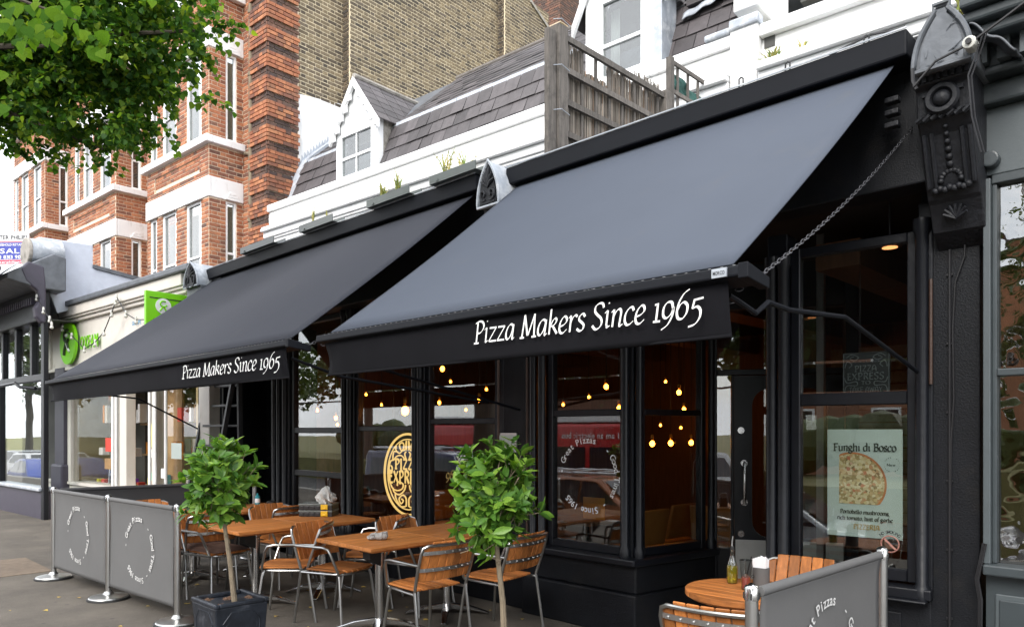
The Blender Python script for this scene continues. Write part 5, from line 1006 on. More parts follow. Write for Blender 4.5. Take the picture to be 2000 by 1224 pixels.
B(LF).box(-4.1, -3.5, .4, .55, 2.25, 2.3).build('step_ladder_top', 'plastic_yellow', OX)
for k, c in enumerate(['paper_red', 'paper_orange', 'paper_yellow', 'paper_green', 'board_blue', 'paper_violet']):
    for j in range(3): a = -4.5 + .55 * j; b = B(LF); b.hexa([(a + k * .05, .12, 2.3 - .1 * j % .3), (a + k * .05 + .05, .12, 2.28), (a + k * .05 + .05, .122, 2.28), (a + k * .05, .122, 2.3 - .1 * j % .3), (a + k * .05 + .04, .12, 2.58), (a + k * .05 + .09, .12, 2.57), (a + k * .05 + .09, .122, 2.57), (a + k * .05 + .04, .122, 2.58)]); b.build('pride_flag_stripe', c, OX)
for x, y, w, h, m_ in ((214, 868, 15, 26, 'paper_red'), (212, 905, 14, 20, 'shop_wood'), (300, 850, 10, 46, 'paper_yellow'), (300, 885, 10, 16, 'board_white'), (298, 930, 12, 14, 'paper_green'), (320, 924, 10, 18, 'napkin'), (345, 880, 20, 30, 'poster_paper')):
    a0, z0 = LF.at(x - w / 2, y + h / 2, .055); a1, z1 = LF.at(x + w / 2, y - h / 2, .055); b = B(LF); b.box(a0, a1, .05, .055, z0, z1); b.build('window_notice', m_, OX)
# green round sign and letters
p = LF.p(-4.77, -.05, 3.24); DS = thing('round_shop_sign', 'bright green disc with a white and dark emblem beside raised green letters', 'sign', (p.x, p.y, p.z - .36), phi)
b = B(LF); dr = .4; cA, cZ = -4.75, 3.235; b.tube([(cA, -.1, cZ), (cA, -.05, cZ)], dr, 32); b.build('disc', 'lime_green', DS)
b = B(LF); b.tube([(cA + .11 * math.cos(t * .3), -.108, cZ + .13 + .11 * math.sin(t * .3)) for t in range(3, 20)], .032, 6); b.tube([(cA, -.108, cZ + .02), (cA - .1, -.108, cZ - .12), (cA - .13, -.108, cZ - .22)], .032, 6); b.tube([(cA + .02, -.108, cZ + .02), (cA + .1, -.108, cZ - .14)], .03, 6); b.build('emblem', 'sign_dark', DS)
b = B(LF); b.tube([(cA - .02, -.115, cZ + .02), (cA + .06, -.115, cZ - .08), (cA + .14, -.115, cZ - .17)], .022, 6); b.ball(LF.p(cA, -.11, cZ + .14), .035); b.build('emblem', 'board_white', DS)
b = B(); pl = Pl(LF.p(0, -.05, 0), LF.e, (0, 0, 1))
for h in (.0, .005, .01, .015): write(b, pl, 'OXFAM', -4.24, 3.08, .33, h, width=.86)
b.build('raised_letter', 'lime_green', DS)
b = B(); pl = Pl(LF.p(0, -.004, 0), LF.e, (0, 0, 1)); a, z = LF.at(258, 636, 0); write(b, pl, 'GROUPS', a, z, .09, .002); b.build('painted_lettering', 'blue_print', OX)
# projecting green sign
hs = LF.at(372, 600, -.03)[0]; HX = LF.p(hs, 0, 0); sgf = Fr((LF.p(hs, 0, 0).x, LF.p(hs, 0, 0).y), (LF.n.x, LF.n.y)); HS = thing('projecting_sign', 'square lime green hanging sign with a white ring emblem above the awning edge', 'sign', (HX.x, HX.y, 3.3), sgf.ang)
a0, z1 = sgf.at(285, 566, 0); a1 = -.03; b = B(sgf); b.box(a0, a1, 0, .06, z1 - .62, z1); o = b.build('panel', 'lime_green', HS, bevel=.006)
b = B(sgf); b.box(a0 + .05, a1, -.004, .0, z1 - .1, z1 - .085); b.build('dark_line', 'sign_dark', HS); ca_, cz_ = sgf.at(319, 598, 0)  # thin dark strip below the top edge of the panel
b = B(sgf); b.tube([(ca_, -.008, cz_), (ca_, .0, cz_)], .11, 24); b.build('emblem', 'board_white', HS); b = B(sgf); b.tube([(ca_ + .045 * math.cos(t * .3), -.012, cz_ + .03 + .04 * math.sin(t * .3)) for t in range(3, 21)], .012, 6); b.tube([(ca_, -.012, cz_), (ca_ - .05, -.012, cz_ - .07)], .012, 6); b.tube([(ca_, -.012, cz_), (ca_ + .04, -.012, cz_ - .07)], .012, 6); b.build('emblem', 'lime_green', HS)
# string of festoon bulbs
def festoon(pts, d, fr, label, m='bulb_glass', drop=.0, every=1):
    P = [fr.p(*(fr.at(x, y, d)[0], d, fr.at(x, y, d)[1])) for x, y in pts]; o = thing('string_light', label, 'string lights', P[0]); b = B(); b.tube(P, .009, 5, world=True); b.build('cable', 'cable', o)
    for p in P[::every]:
        b = B(); b.lathe([(.018, -.02), (.02, .03), (.012, .05)], p, 8); b.ball(p - Vector((0, 0, .045)), .03, 10, 7); b.build('bulb', m, o, smooth=True)
festoon([(62, 545), (72, 580), (85, 605), (97, 622), (101, 634)], -.75, LF, 'festoon bulbs hanging off the corner of the dark shop canopy')
festoon([(225, 585), (226, 588), (218, 611), (203, 648), (186, 668), (165, 681), (140, 655), (122, 640), (108, 600)], -.2, LF, 'festoon cable drooping across the green disc and letters')
festoon([(228, 580), (246, 612), (266, 624), (284, 624)], -.2, LF, 'short festoon between the raised letters and the hanging sign')

# ================================================================== dark shop at the far left
q = LF.p(-6, -.6, 0); DSH = thing('dark_shop', 'purple black shopfront with tall upper lights and a folded canopy', 'shopfront', (q.x, q.y, 0), phi)
q = LF.p(0, -.6, 0); DF = Fr((q.x, q.y), (LF.e.x, LF.e.y)); ga = DF.at(82, 740, 0)[0]
b = B(DF); b.box(-12, ga + .0, .0, .2, -.1, .5); b.build('stall_riser', 'purple_paint', DSH, bevel=.02); B(DF).box(-12, ga + .05, -.07, .2, .501, .57).build('sill', 'lead', DSH, bevel=.02)
b = B(DF); b.box(ga, ga + .16, -.02, .06, -.1, 3.6)
for x in (4, 30, 60): a = DF.at(x, 690, 0)[0]; b.box(a - .06, a + .06, .0, .1, 2.6, 3.55)
b.box(-12, ga, .0, .14, 2.5, 2.62); b.build('post', 'black_paint', DSH, bevel=.01)
a = ga - 2.6; b = B(DF); b.box(a, a + .1, 0, .1, .57, 2.5); b.build('post', 'black_paint', DSH)
B(DF).box(-12, ga, .06, .067, .57, 2.5).build('shop_window', 'shop_glass', DSH); B(DF).box(-12, ga, .06, .067, 2.62, 3.55).build('upper_light', 'shop_glass', DSH)
b = B(DF); b.box(-12, ga + .12, -.1, .1, 3.551, 4.1); b.build('fascia', 'black_paint', DSH, bevel=.02)
b = B(DF); b.prism([(-.1, 4.1), (-.62, 4.2), (-.62, 4.3), (.1, 4.75), (.3, 4.7), (.3, 4.1)], 'a', -12, DF.at(55, 530, -.3)[0]); b.build('canopy_roof', 'dark_lead', DSH, bevel=.02)
b = B(DF); b.fadd([(-12, -.9, 3.5), (DF.at(30, 560, -.6)[0], -.75, 4.25), (DF.at(52, 520, -.4)[0], -.45, 4.5), (-12, -.5, 4.5)], [(0, 1, 2, 3)]); b.build('canopy_cloth', 'lead', DSH)
b = B(DF)
for k in range(40): a = ga - .1 - k * .12; b.box(a, a + .06, -.16, -.1, 3.85, 3.97)
b.build('dentil', 'purple_paint', DSH, kind='stuff')
b = B(DF); b.prism([(-.1, 3.5), (-.18, 3.6), (-.2, 3.75), (-.12, 3.9), (-.16, 4.05), (-.34, 4.2), (-.42, 4.4), (-.3, 4.55), (-.05, 4.5), (-.02, 4.2), (-.02, 3.5)], 'a', ga + .125, ga + .3); b.build('scroll_console', 'purple_paint', DSH, bevel=.03)
b = B(DF); b.box(-12, ga, 1.8, 1.85, 0, 3.6); b.box(-12, ga, .1, 1.8, 3.6, 3.62); b.build('back_wall', 'room_dark', DSH)
b = B(DF); b.tube([(DF.at(-20, 745, -.3)[0], -.3, 2.42), (DF.at(30, 742, -.3)[0], -.3, 2.45), (DF.at(45, 752, -.2)[0], -.25, 2.38), (ga, -.1, 2.35)], .03, 8); b.build('folding_arm', 'black_paint', DSH, smooth=True)
# pale blue side wall of the dark shop with its lead roll
SWs = -4.62; q = LF.p(SWs, 0, 0); SW = Fr((q.x, q.y), (LF.n.x, LF.n.y)); wq = [SW.at(x, y, 0) for x, y in ((75, 462), (182, 478), (182, 524), (262, 545), (300, 556), (288, 572), (200, 590), (112, 612), (98, 575), (80, 530))]
SWT = thing('party_wall', 'pale blue rendered party wall with a lead roll on top beside the charity shop roof', 'wall', tuple(SW.p(0, 0, 3)), phi); b = B(SW); b.prism(wq, 'd', 0, .35); b.build('render', 'pale_blue_render', SWT, bevel=.02)
b = B(SW); b.hexa([(wq[2][0], -.03, wq[2][1]), (wq[4][0], -.03, wq[4][1]), (wq[4][0], .38, wq[4][1]), (wq[2][0], .38, wq[2][1]), (wq[2][0], -.03, wq[2][1] + .07), (wq[4][0], -.03, wq[4][1] + .07), (wq[4][0], .38, wq[4][1] + .07), (wq[2][0], .38, wq[2][1] + .07)]); b.build('coping', 'dark_lead', SWT)
p0, p1 = SW.at(60, 490, 0), SW.at(122, 495, 0); b = B(SW); b.tube([(p0[0] - .02, .1, p0[1]), (p1[0], .1, p1[1])], .24, 20); b.build('lead_roll', 'lead', SWT, smooth=True)
b = B(SW); b.tube([(p0[0] - .07, .1, p0[1] - .01), (p0[0] - .0, .1, p0[1] - .01)], .255, 20); b.build('roll_end', 'pale_stone', SWT, bevel=.02)
# agent board
BQ = Fr((LF.p(-7.6, 1.2, 0).x, LF.p(-7.6, 1.2, 0).y), (.75, .66)); ba, bz = BQ.at(56, 512, 0); bb0, bt = BQ.at(-40, 452, 0); b_top = BQ.at(20, 452, 0)[1]; b_bot = BQ.at(20, 520, 0)[1]
AG = thing('agent_board', 'blue and white estate agent board on a post above the dark shop', 'sign', tuple(BQ.p(ba - .6, 0, 3.4)), BQ.ang); H_ = b_top - b_bot; aw_ = ba - bb0; ar = ba
b = B(BQ); b.box(bb0, ar, 0, .03, b_bot, b_top); b.build('board', 'board_white', AG); b = B(BQ); b.box(bb0, ar - .01, -.004, .0, b_bot + .2 * H_, b_bot + .68 * H_); b.build('blue_panel', 'board_blue', AG); b = B(BQ); b.box(bb0, ar - .01, -.004, .0, b_bot + .07 * H_, b_bot + .185 * H_); b.box(bb0, ar - .01, -.004, 0, b_bot + .69 * H_, b_bot + .715 * H_); b.build('red_panel', 'board_red', AG)
pl = Pl(BQ.p(0, -.005, 0), BQ.e, (0, 0, 1)); u_ = (ar - BQ.at(0, 490, 0)[0]); b = B(); write(b, pl, 'TER PHILIPS', ar - u_ * 1.02, b_bot + .77 * H_, .17 * H_, .002, width=u_); b.build('lettering', 'ink', AG)
b = B(); write(b, pl, 'FREEHOLD RETAIL', ar - u_ * 1.1, b_bot + .585 * H_, .09 * H_, .002, width=u_ * .9); write(b, pl, 'FOR SALE', ar - u_ * 1.9, b_bot + .37 * H_, .2 * H_, .002, width=u_ * 1.8); write(b, pl, '0 8313 9000', ar - u_ * 1.05, b_bot + .215 * H_, .14 * H_, .002, width=u_ * 1.0); write(b, pl, 'masterphilips.co', ar - u_ * 1.3, b_bot + .095 * H_, .085 * H_, .002, width=u_ * 1.2); b.build('lettering', 'board_white', AG)
b = B(BQ); b.box(ar - .8, ar - .72, .03, .09, 3.4, b_top); b.build('post', 'weathered_wood', AG)

# ================================================================== grey green shop on the right
GS = thing('grey_green_shop', 'grey green painted shopfront with a dentil cornice at the right edge', 'shopfront', (1.0, 4.8, 0)); GF = Fr((0, 4.8), (1, 0))
ga = GF.at(1926, 700, 0)[0]; gz = lambda x, y, d=0: GF.at(x, y, d)
b = B(GF); b.box(ga, 3, .0, .2, 0, gz(1960, 1122)[1]); b.build('stall_riser', 'grey_green_paint', GS); b = B(GF); b.box(ga + .045, 3, -.012, .0, .1, gz(1960, 1160)[1]); b.build('panel', 'grey_green_panel', GS, bevel=.012); b = B(GF); b.box(ga + .065, 3, -.02, -.011, .12, gz(1960, 1160)[1] - .03); b.build('panel', 'grey_green_paint', GS, bevel=.008)
zs = gz(1960, 1122)[1]; b = B(GF); b.box(ga - .0, 3, -.09, .12, zs + .001, zs + .06); b.build('sill', 'grey_green_paint', GS, bevel=.01)
zt = gz(1950, 360)[1]; zr = gz(1960, 725)[1]; b = B(GF); b.box(ga - .005, ga + .03, -.05, .15, zs + .06, zt + .03); b.build('conduit', 'grey_green_panel', GS, bevel=.004); b = B(GF); b.box(ga + .031, ga + .055, -.02, .1, zs + .061, zt); b.box(ga + .055, 3, -.025, .1, zr - .025, zr + .015); b.box(ga + .031, 3, -.03, .1, zt, zt + .05); b.build('window_frame', 'grey_green_paint', GS, bevel=.006)
for z0, z1 in ((zs + .061, zr - .025), (zr + .015, zt)): B(GF).box(ga + .055, 3, .03, .036, z0, z1).build('pane', 'wavy_glass', GS)
B(GF).box(ga, 3, .5, .52, 0, 3).build('blind', 'olive_reflection', GS)  # olive of the reflected trees put into this backing's colour
zf = gz(1940, 215)[1]; b = B(GF); b.box(ga - .02, 3, -.03, .2, zt + .05, zf); b.build('fascia_board', 'grey_green_panel', GS, bevel=.006)
zc0 = GF.at(1950, 180, -.4)[1]; b = B(GF); b.box(ga - .03, 3, -.1, .2, zf + .001, zf + .12); b.box(ga - .03, 3, -.2, .2, zf + .121, zf + .17); b.box(ga - .03, 3, -.34, .2, zf + .28, zf + .34); b.box(ga - .03, 3, -.4, .2, zf + .341, zf + .4); b.box(ga - .03, 3, -.45, .2, zf + .401, zf + .46); b.build('cornice', 'grey_green_paint', GS, bevel=.015)
b = B(GF)
for k in range(20): b.box(ga + k * .1, ga + k * .1 + .055, -.25, -.19, zf + .171, zf + .28)
b.build('dentil', 'grey_green_panel', GS); b = B(GF); b.box(ga, 3, -.18, .2, zf + .17, zf + .281); b.build('frieze', 'grey_green_paint', GS)
b = B(GF); a, z = GF.at(1937, 315, -.03); b.tube([(a, -.09, z), (a, -.0, z)], .045, 16); b.build('alarm_bell', 'grey_green_paint', GS, bevel=.01); b = B(GF); b.box(ga + .05, 3, .1, .5, zf + .47, zf + .9); b.build('roof_box', 'dark_lead', GS)
# lamp holder with cables on the corner
a, z = FT.at(1895, 86, -.05); p = FT.p(a, -.05, z); IS = thing('cable_insulator', 'white ceramic cable insulator strung across the black lead console', 'insulator', p); b = B(FT); b.tube([(a, -.08, z), (a, .0, z)], .032, 14); b.build('disc', 'bulb_glass', IS, bevel=.006); b = B(FT); b.tube([(a, -.095, z), (a, -.02, z)], .014, 10); b.build('core', 'cable', IS)
b = B(FT); P = [FT.at(x, y, -.07) for x, y in ((1784, 170), (1827, 120), (1893, 86), (1975, 25), (2040, -25))]; b.tube([(a_, -.07, z_) for a_, z_ in P], .007, 6)
for k in range(2): P = [FT.at(x + k * 5, y, -.03) for x, y in ((1925, 60), (1908, 110), (1893, 150), (1900, 230), (1918, 300))]; b.tube([(a_, -.05 + .012 * k, z_) for a_, z_ in P], .004, 5)
P = [FT.at(x, y, -.06) for x, y in ((1782, 135), (1783, 160), (1790, 175))]; b.tube([(a_, -.06, z_) for a_, z_ in P], .01, 6); b.build('cable', 'cable', IS, smooth=True)
b = B(GF); P = [GF.at(x, y, -.06) for x, y in ((1920, 1060), (1912, 1100), (1905, 1130), (1912, 1170), (1911, 1224), (1915, 1260))]
for k in range(3): b.tube([(a_ + .008 * k, -.06 - .006 * k, z_) for a_, z_ in P], .006, 6)
b.build('cable', 'cable', GS, smooth=True)
# ================================================================== chairs
def make_chair(name='bistro_chair', cushion=False):
    t = thing(name, 'chair', 'chair', (0, 0, 0), 0, 'teak and steel cafe chairs')
    arcb = lambda y, k=.05: -.045 * (1 - (y / .24) ** 2)                     # the back curves round the sitter
    ring = [(-.22, -.235, .43), (-.05, -.222, .43), (.1, -.205, .43), (.17, -.17, .43), (.2, -.09, .43), (.205, 0, .43), (.2, .09, .43), (.17, .17, .43), (.1, .205, .43), (-.05, .222, .43), (-.22, .235, .43)]
    seat = B().tube(ring, .0105, 8).build('seat', 'chair_tube', t, smooth=True)
    n = 7; w = .42 / n
    for k in range(n):
        y0 = -.21 + k * w; ym = y0 + w / 2; f = .215 - .05 * abs(ym / .21) ** 2.2; bk = -.2 + .02 * abs(ym / .21) ** 2
        b = B(); b.add([(bk, y0 + .003, .443), (f - .02, y0 + .003, .446), (f, y0 + .003, .438), (bk, y0 + w - .003, .443), (f - .02, y0 + w - .003, .446), (f, y0 + w - .003, .438), (bk, y0 + .003, .459), (f - .02, y0 + .003, .462), (f, y0 + .003, .452), (bk, y0 + w - .003, .459), (f - .02, y0 + w - .003, .462), (f, y0 + w - .003, .452)],
              [(0, 3, 4, 1), (1, 4, 5, 2), (6, 7, 10, 9), (7, 8, 11, 10), (0, 1, 7, 6), (1, 2, 8, 7), (3, 9, 10, 4), (4, 10, 11, 5), (2, 5, 11, 8), (0, 6, 9, 3)]); b.build('slat', 'teak', seat, bevel=.004, seg=1)
    tilt = lambda z: -.215 - .11 * (z - .5) / .32
    rib = B()
    for z in (.61, .735):
        rib.add([(tilt(z) + arcb(y) - .012 - dx, y, z + dz) for dx, dz in ((0, -.013), (0, .013), (.005, .013), (.005, -.013)) for y in np.linspace(-.235, .235, 13)], [(j * 13 + i, ((j + 1) % 4) * 13 + i, ((j + 1) % 4) * 13 + i + 1, j * 13 + i + 1) for j in range(4) for i in range(12)])
        for k in range(7): y = -.2 + k * .0667; rib.ball((tilt(z) + arcb(y) - .019, y, z), .006, 6, 4)
    back = rib.build('backrest', 'steel', t)
    w = .48 / n
    for k in range(n):
        y0 = -.24 + k * w; ym = y0 + w / 2; top = .815 - (.025 if k in (0, n - 1) else 0); h = w / 2 - .0025; lo = .525
        def sec(z, y): return tilt(z) + arcb(y)
        P = []
        for z in (lo, top):
            for y in (ym - h, ym + h):
                zz = z - (.02 if (z == top and ((k == 0 and y < ym) or (k == n - 1 and y > ym))) else 0); P += [(sec(zz, y) - .009, y, zz), (sec(zz, y) + .007, y, zz)]
        b = B(); b.add([P[0], P[2], P[3], P[1], P[4], P[6], P[7], P[5]], [(0, 3, 2, 1), (4, 5, 6, 7), (0, 1, 5, 4), (1, 2, 6, 5), (2, 3, 7, 6), (3, 0, 4, 7)]); b.build('slat', 'teak_upright', back, bevel=.004, seg=1)
    # tube frame
    top = []
    for k in range(15):
        y = -.2 + .4 * k / 14; top.append((tilt(.79) - .014 + arcb(y) * 1.0, y, .79))
    arch = [(-.215, -.235, .45), (tilt(.6) - .014, -.245, .6), (tilt(.73) - .012, -.246, .73), (tilt(.77) - .012, -.236, .772)] + top + [(tilt(.77) - .012, .236, .772), (tilt(.73) - .012, .246, .73), (tilt(.6) - .014, .245, .6), (-.215, .235, .45)]
    B().tube(arch, .0115, 8).build('back_frame', 'chair_tube', t, smooth=True)
    for sg in (-1, 1):
        B().tube([(-.215, sg * .235, .45), (-.222, sg * .236, .4), (-.285, sg * .242, .0)], .0115, 8).build('leg', 'chair_tube', t, smooth=True)
        B().tube([(.15, sg * .185, .43), (.165, sg * .195, .38), (.215, sg * .225, .0)], .0115, 8).build('leg', 'chair_tube', t, smooth=True)
        B().tube([(tilt(.645) - .008, sg * .247, .645), (-.12, sg * .262, .65), (.05, sg * .268, .652), (.105, sg * .266, .64), (.125, sg * .258, .6), (.165, sg * .215, .45), (.16, sg * .2, .428)], .0115, 8).build('arm', 'chair_tube', t, smooth=True)
    if cushion: b = B(); b.grid(lambda u, v: (-.19 + .4 * u, (-.21 + .42 * v) * (1 - .18 * u ** 3), .463 + .035 * (1 - (2 * u - 1) ** 6) * (1 - (2 * v - 1) ** 6)), 12, 12); b.build('cushion', 'cushion', t, smooth=True)
    return t
proto = make_chair(); cush = make_chair(cushion=True)
spots = [(-5.38, 3.43, 16, 0, 'chair with its slatted back facing us at the near left corner of the glove table'), (-5.2, 4.14, 6, 0, 'chair behind the far side of the glove table under the neon sign'),
         (-4.36, 3.5, 178, 0, 'nearest chair seen from behind at the right of the glove table'), (-4.2, 4.12, 187, 0, 'chair seen from behind beside the stem of the right bay tree'),
         (-5.84, 3.2, 228, 0, 'chair between the two wooden tables turned towards the toolbox table'), (-5.78, 3.98, 222, 0, 'chair beyond, half hidden at the right of the toolbox table'),
         (-6.95, 3.1, 8, 1, 'chair with a brown cushion right behind the left bay tree'), (-7.05, 3.85, 4, 0, 'chair with its back above the far end of the toolbox table'),
         (-7.35, 3.1, 176, 1, 'second cushioned chair, back to back behind the left bay tree'), (-8.45, 3.1, 6, 1, 'chair whose wooden back just shows above the left grey banner'), (-8.5, 3.9, 0, 0, 'chair farthest left beside the tool table by the dark banner'), (-7.4, 3.95, 182, 0, 'chair in shadow near the wall at the tool table'),
         (-1.74, 3.32, 100, 0, 'nearest chair with only its back in view below the round table'), (-1.86, 4.2, -84, 0, 'chair between the round table and the poster window')]
f0 = f1 = True
for x, y, a, c, l in spots:
    if c: place_copy(cush, (x, y, 0), R_(a), l, f1); f1 = False
    else: place_copy(proto, (x, y, 0), R_(a), l, f0); f0 = False
for x, y, a, l in ((-6.6, 5.75, 5, 'orange chair inside behind the third window'), (-4.9, 5.5, 0, 'orange chair inside at the left of the bay window'), (-4.0, 5.7, 175, 'orange chair inside in the middle of the bay window'), (-4.1, 6.4, 175, 'orange chair inside left in the side bay pane'), (-3.6, 6.6, 100, 'orange chair inside right in the side bay pane')):
    t = thing('dining_chair', l, 'chair', (x, y, .04), R_(a), 'tan dining chairs inside the restaurant'); f = Fr((x, y), (math.cos(R_(a)), math.sin(R_(a)))); Z = .04
    b = B(f); b.box(-.2, .22, -.22, .22, Z + .42, Z + .48); b.build('seat', 'leather_tan', t, bevel=.02); b = B(f); b.hexa([(-.2, -.22, Z + .5), (-.16, -.22, Z + .5), (-.16, .22, Z + .5), (-.2, .22, Z + .5), (-.27, -.22, Z + .84), (-.235, -.22, Z + .84), (-.235, .22, Z + .84), (-.27, .22, Z + .84)]); b.build('backrest', 'leather_tan', t, bevel=.04)
    for sx in (-.18, .2):
        for sy in (-.2, .2): B(f).tube([(sx, sy, Z), (sx, sy, Z + .42)], .013, 6).build('leg', 'chair_tube', t)
for x, y, l in ((-4.45, 5.6, 'dark dining table inside the bay window'), (-6.1, 5.8, 'dark dining table inside the third window')):
    t = thing('dining_table', l, 'table', (x, y, .04)); B().box(x - .3, x + .3, y - .35, y + .35, .73, .76).build('tabletop', 'interior_wood', t, bevel=.005); B().tube([(x, y, .05), (x, y, .73)], .04, 10).build('column', 'cable', t); B().lathe([(.25, .04), (.25, .06), (.05, .08)], (x, y, 0), 16).build('foot', 'cable', t)
b = B(); b.box(-4.35, -4.1, 5.4, 5.404, .78, .98); solo(b, 'menu_card', 'paper_orange', 'yellow orange menu card standing on the table inside the bay', 'menu card')

# ================================================================== tables
def make_table(w=.76, l=.7):
    t = thing('cafe_table', 'table', 'table', (0, 0, 0), 0, 'wooden cafe tables on chrome pedestals'); top = B().box(-w / 2 + .03, w / 2 - .03, -l / 2 + .03, l / 2 - .03, .69, .703).build('tabletop', 'table_wood', t); n = 7; s = w / n
    for k in range(n): B().box(-w / 2 + k * s + .0008, -w / 2 + (k + 1) * s - .0008, -l / 2, l / 2, .703, .732).build('plank', 'table_wood', top, bevel=.003, seg=1)
    B().lathe([(.042, .06), (.04, .1), (.038, .62), (.05, .63), (.05, .69)], (0, 0, 0), 18).build('column', 'chrome', t, smooth=True)
    b = B(); b.box(-.17, .17, -.03, .03, .66, .689); b.box(-.03, .03, -.17, .17, .64, .66); b.hexa([(-.05, -.13, .58), (.05, -.13, .58), (.05, -.02, .52), (-.05, -.02, .52), (-.05, -.13, .66), (.05, -.13, .66), (.05, -.02, .66), (-.05, -.02, .66)]); b.build('bracket', 'rubber', t, bevel=.005)
    for k in range(4):
        a = R_(45 + 90 * k); u = Vector((math.cos(a), math.sin(a), 0)); v = Vector((-u.y, u.x, 0)); P = []
        for r, z, hw, th in ((.03, .1, .028, .05), (.2, .075, .03, .03), (.37, .018, .02, .015)): P.append([u * r + v * hw * sg + Vector((0, 0, z - (0 if tt else th))) for sg, tt in ((-1, 0), (1, 0), (1, 1), (-1, 1))])
        b = B()
        b.add(P[0] + P[1] + P[2], [(0, 3, 2, 1), (8, 9, 10, 11)] + [(4 * j + i, 4 * j + (i + 1) % 4, 4 * j + 4 + (i + 1) % 4, 4 * j + 4 + i) for j in (0, 1) for i in range(4)]); b.build('foot', 'chrome', t, bevel=.004, seg=1)
    return t
TB = make_table()
for i, (x, y, a, l) in enumerate(((-4.9, 3.49, 0, 'wooden table with the grey gloves lying on its near corner'), (-4.9, 4.2, 0, 'wooden table pushed against the far end of the glove table, under the right bay tree'), (-6.43, 3.2, 1, 'wooden table with bare planks right of the left bay tree'), (-6.43, 3.91, 1, 'wooden table carrying the two black organiser cases'), (-7.95, 3.25, 0, 'wooden table mostly hidden behind the left bay tree'), (-7.95, 3.96, 0, 'wooden table with scattered tools by the dark doorway'))):
    place_copy(TB, (x, y, 0), R_(a), l, i == 0)
# round table
tx, ty = -1.9, 3.76; T = thing('round_table', 'round slatted wooden table with oil bottle and napkins near the entrance', 'table', (tx, ty, 0)); R3 = .32; b = B(); b.lathe([(R3 - .02, .69), (R3 - .02, .7)], (tx, ty, 0), 32); top = b.build('tabletop', 'table_wood', T); n = 9; s = 2 * R3 / n
for k in range(n):
    y0, y1 = -R3 + k * s + .0012, -R3 + (k + 1) * s - .0012; P = []
    for yy in np.linspace(y0, y1, 5): P.append((math.sqrt(max(R3 ** 2 - yy ** 2, .0004)), yy))
    poly = [(tx + p[0], ty + p[1]) for p in P] + [(tx - p[0], ty + p[1]) for p in P[::-1]]; B().prism(poly, 'z', .7, .732).build('plank', 'teak', top, bevel=.003, seg=1)
B().lathe([(.04, .06), (.035, .1), (.035, .69)], (tx, ty, 0), 16).build('column', 'chrome', T, smooth=True); B().lathe([(.24, .0), (.24, .02), (.05, .06)], (tx, ty, 0), 20).build('foot', 'chrome', T, smooth=True)
# things on the round table
def on_table(x, y, z=.733): return floor_at(x, y, z)
ox, oy = on_table(1430, 1138); O = thing('oil_bottle', 'glass oil bottle with a steel pourer half full of yellow oil', 'bottle', (ox, oy, .733)); pr = [(.026, 0), (.03, .006), (.032, .05), (.031, .09), (.022, .125), (.0125, .15), (.011, .185), (.013, .19)]
B().lathe(pr, (ox, oy, .733), 18).build('glass', 'oil_glass', O, smooth=True); B().lathe([(r - .003, z + .004) for r, z in pr[:4]] + [(.027, .1)], (ox, oy, .733), 18).build('oil', 'oil', O, smooth=True); B().lathe([(.0125, .188), (.0125, .205), (.008, .21)], (ox, oy, .733), 12).build('stopper', 'rubber', O); B().tube([(ox, oy, .94), (ox, oy, .965), (ox + .004, oy + .002, 1.0)], [.005, .004, .003], 8).build('pourer', 'steel', O, smooth=True)
gx, gy = on_table(1457, 1150); G = thing('drinking_glass', 'tall glass with a little red drink and a black straw', 'glass', (gx, gy, .733)); B().lathe([(.024, 0), (.026, .01), (.025, .05), (.035, .16)], (gx, gy, .733), 16).build('glass', 'vessel_glass', G, smooth=True); B().lathe([(.021, .008), (.022, .05), (.025, .065)], (gx, gy, .734), 14).build('drink', 'red_liquid', G, smooth=True); B().tube([(gx - .012, gy, .75), (gx + .03, gy + .005, .915)], .0035, 6).build('straw', 'rubber', G)
nx, ny = on_table(1487, 1142); Nn = thing('napkin_holder', 'grey holder of folded white napkins behind the drinking glass', 'napkin holder', (nx, ny, .733)); B().lathe([(.045, 0), (.045, .1)], (nx, ny, .733), 20).build('holder', 'banner_grey', Nn, smooth=True)
for k in range(4): a = .5 * k; b = B(); b.hexa([(nx - .035 + .01 * k, ny - .02 + .01 * k, .74), (nx + .03, ny - .02 + .01 * k, .74), (nx + .03, ny - .014 + .01 * k, .74), (nx - .035 + .01 * k, ny - .014 + .01 * k, .74), (nx - .04 + .01 * k, ny - .03 + .012 * k, .88 + .006 * k), (nx + .04, ny - .025 + .012 * k, .9 - .008 * k), (nx + .04, ny - .02 + .012 * k, .9 - .008 * k), (nx - .04 + .01 * k, ny - .024 + .012 * k, .88 + .006 * k)]); b.build('napkin', 'napkin', Nn, bevel=.003)
b = B(); b.tube([(nx - .028 + .008 * math.cos(k), ny - .045, .785 + .008 * math.sin(k)) for k in range(7)], .0015, 4, closed=True); b.build('printed_ring', 'ink', Nn)
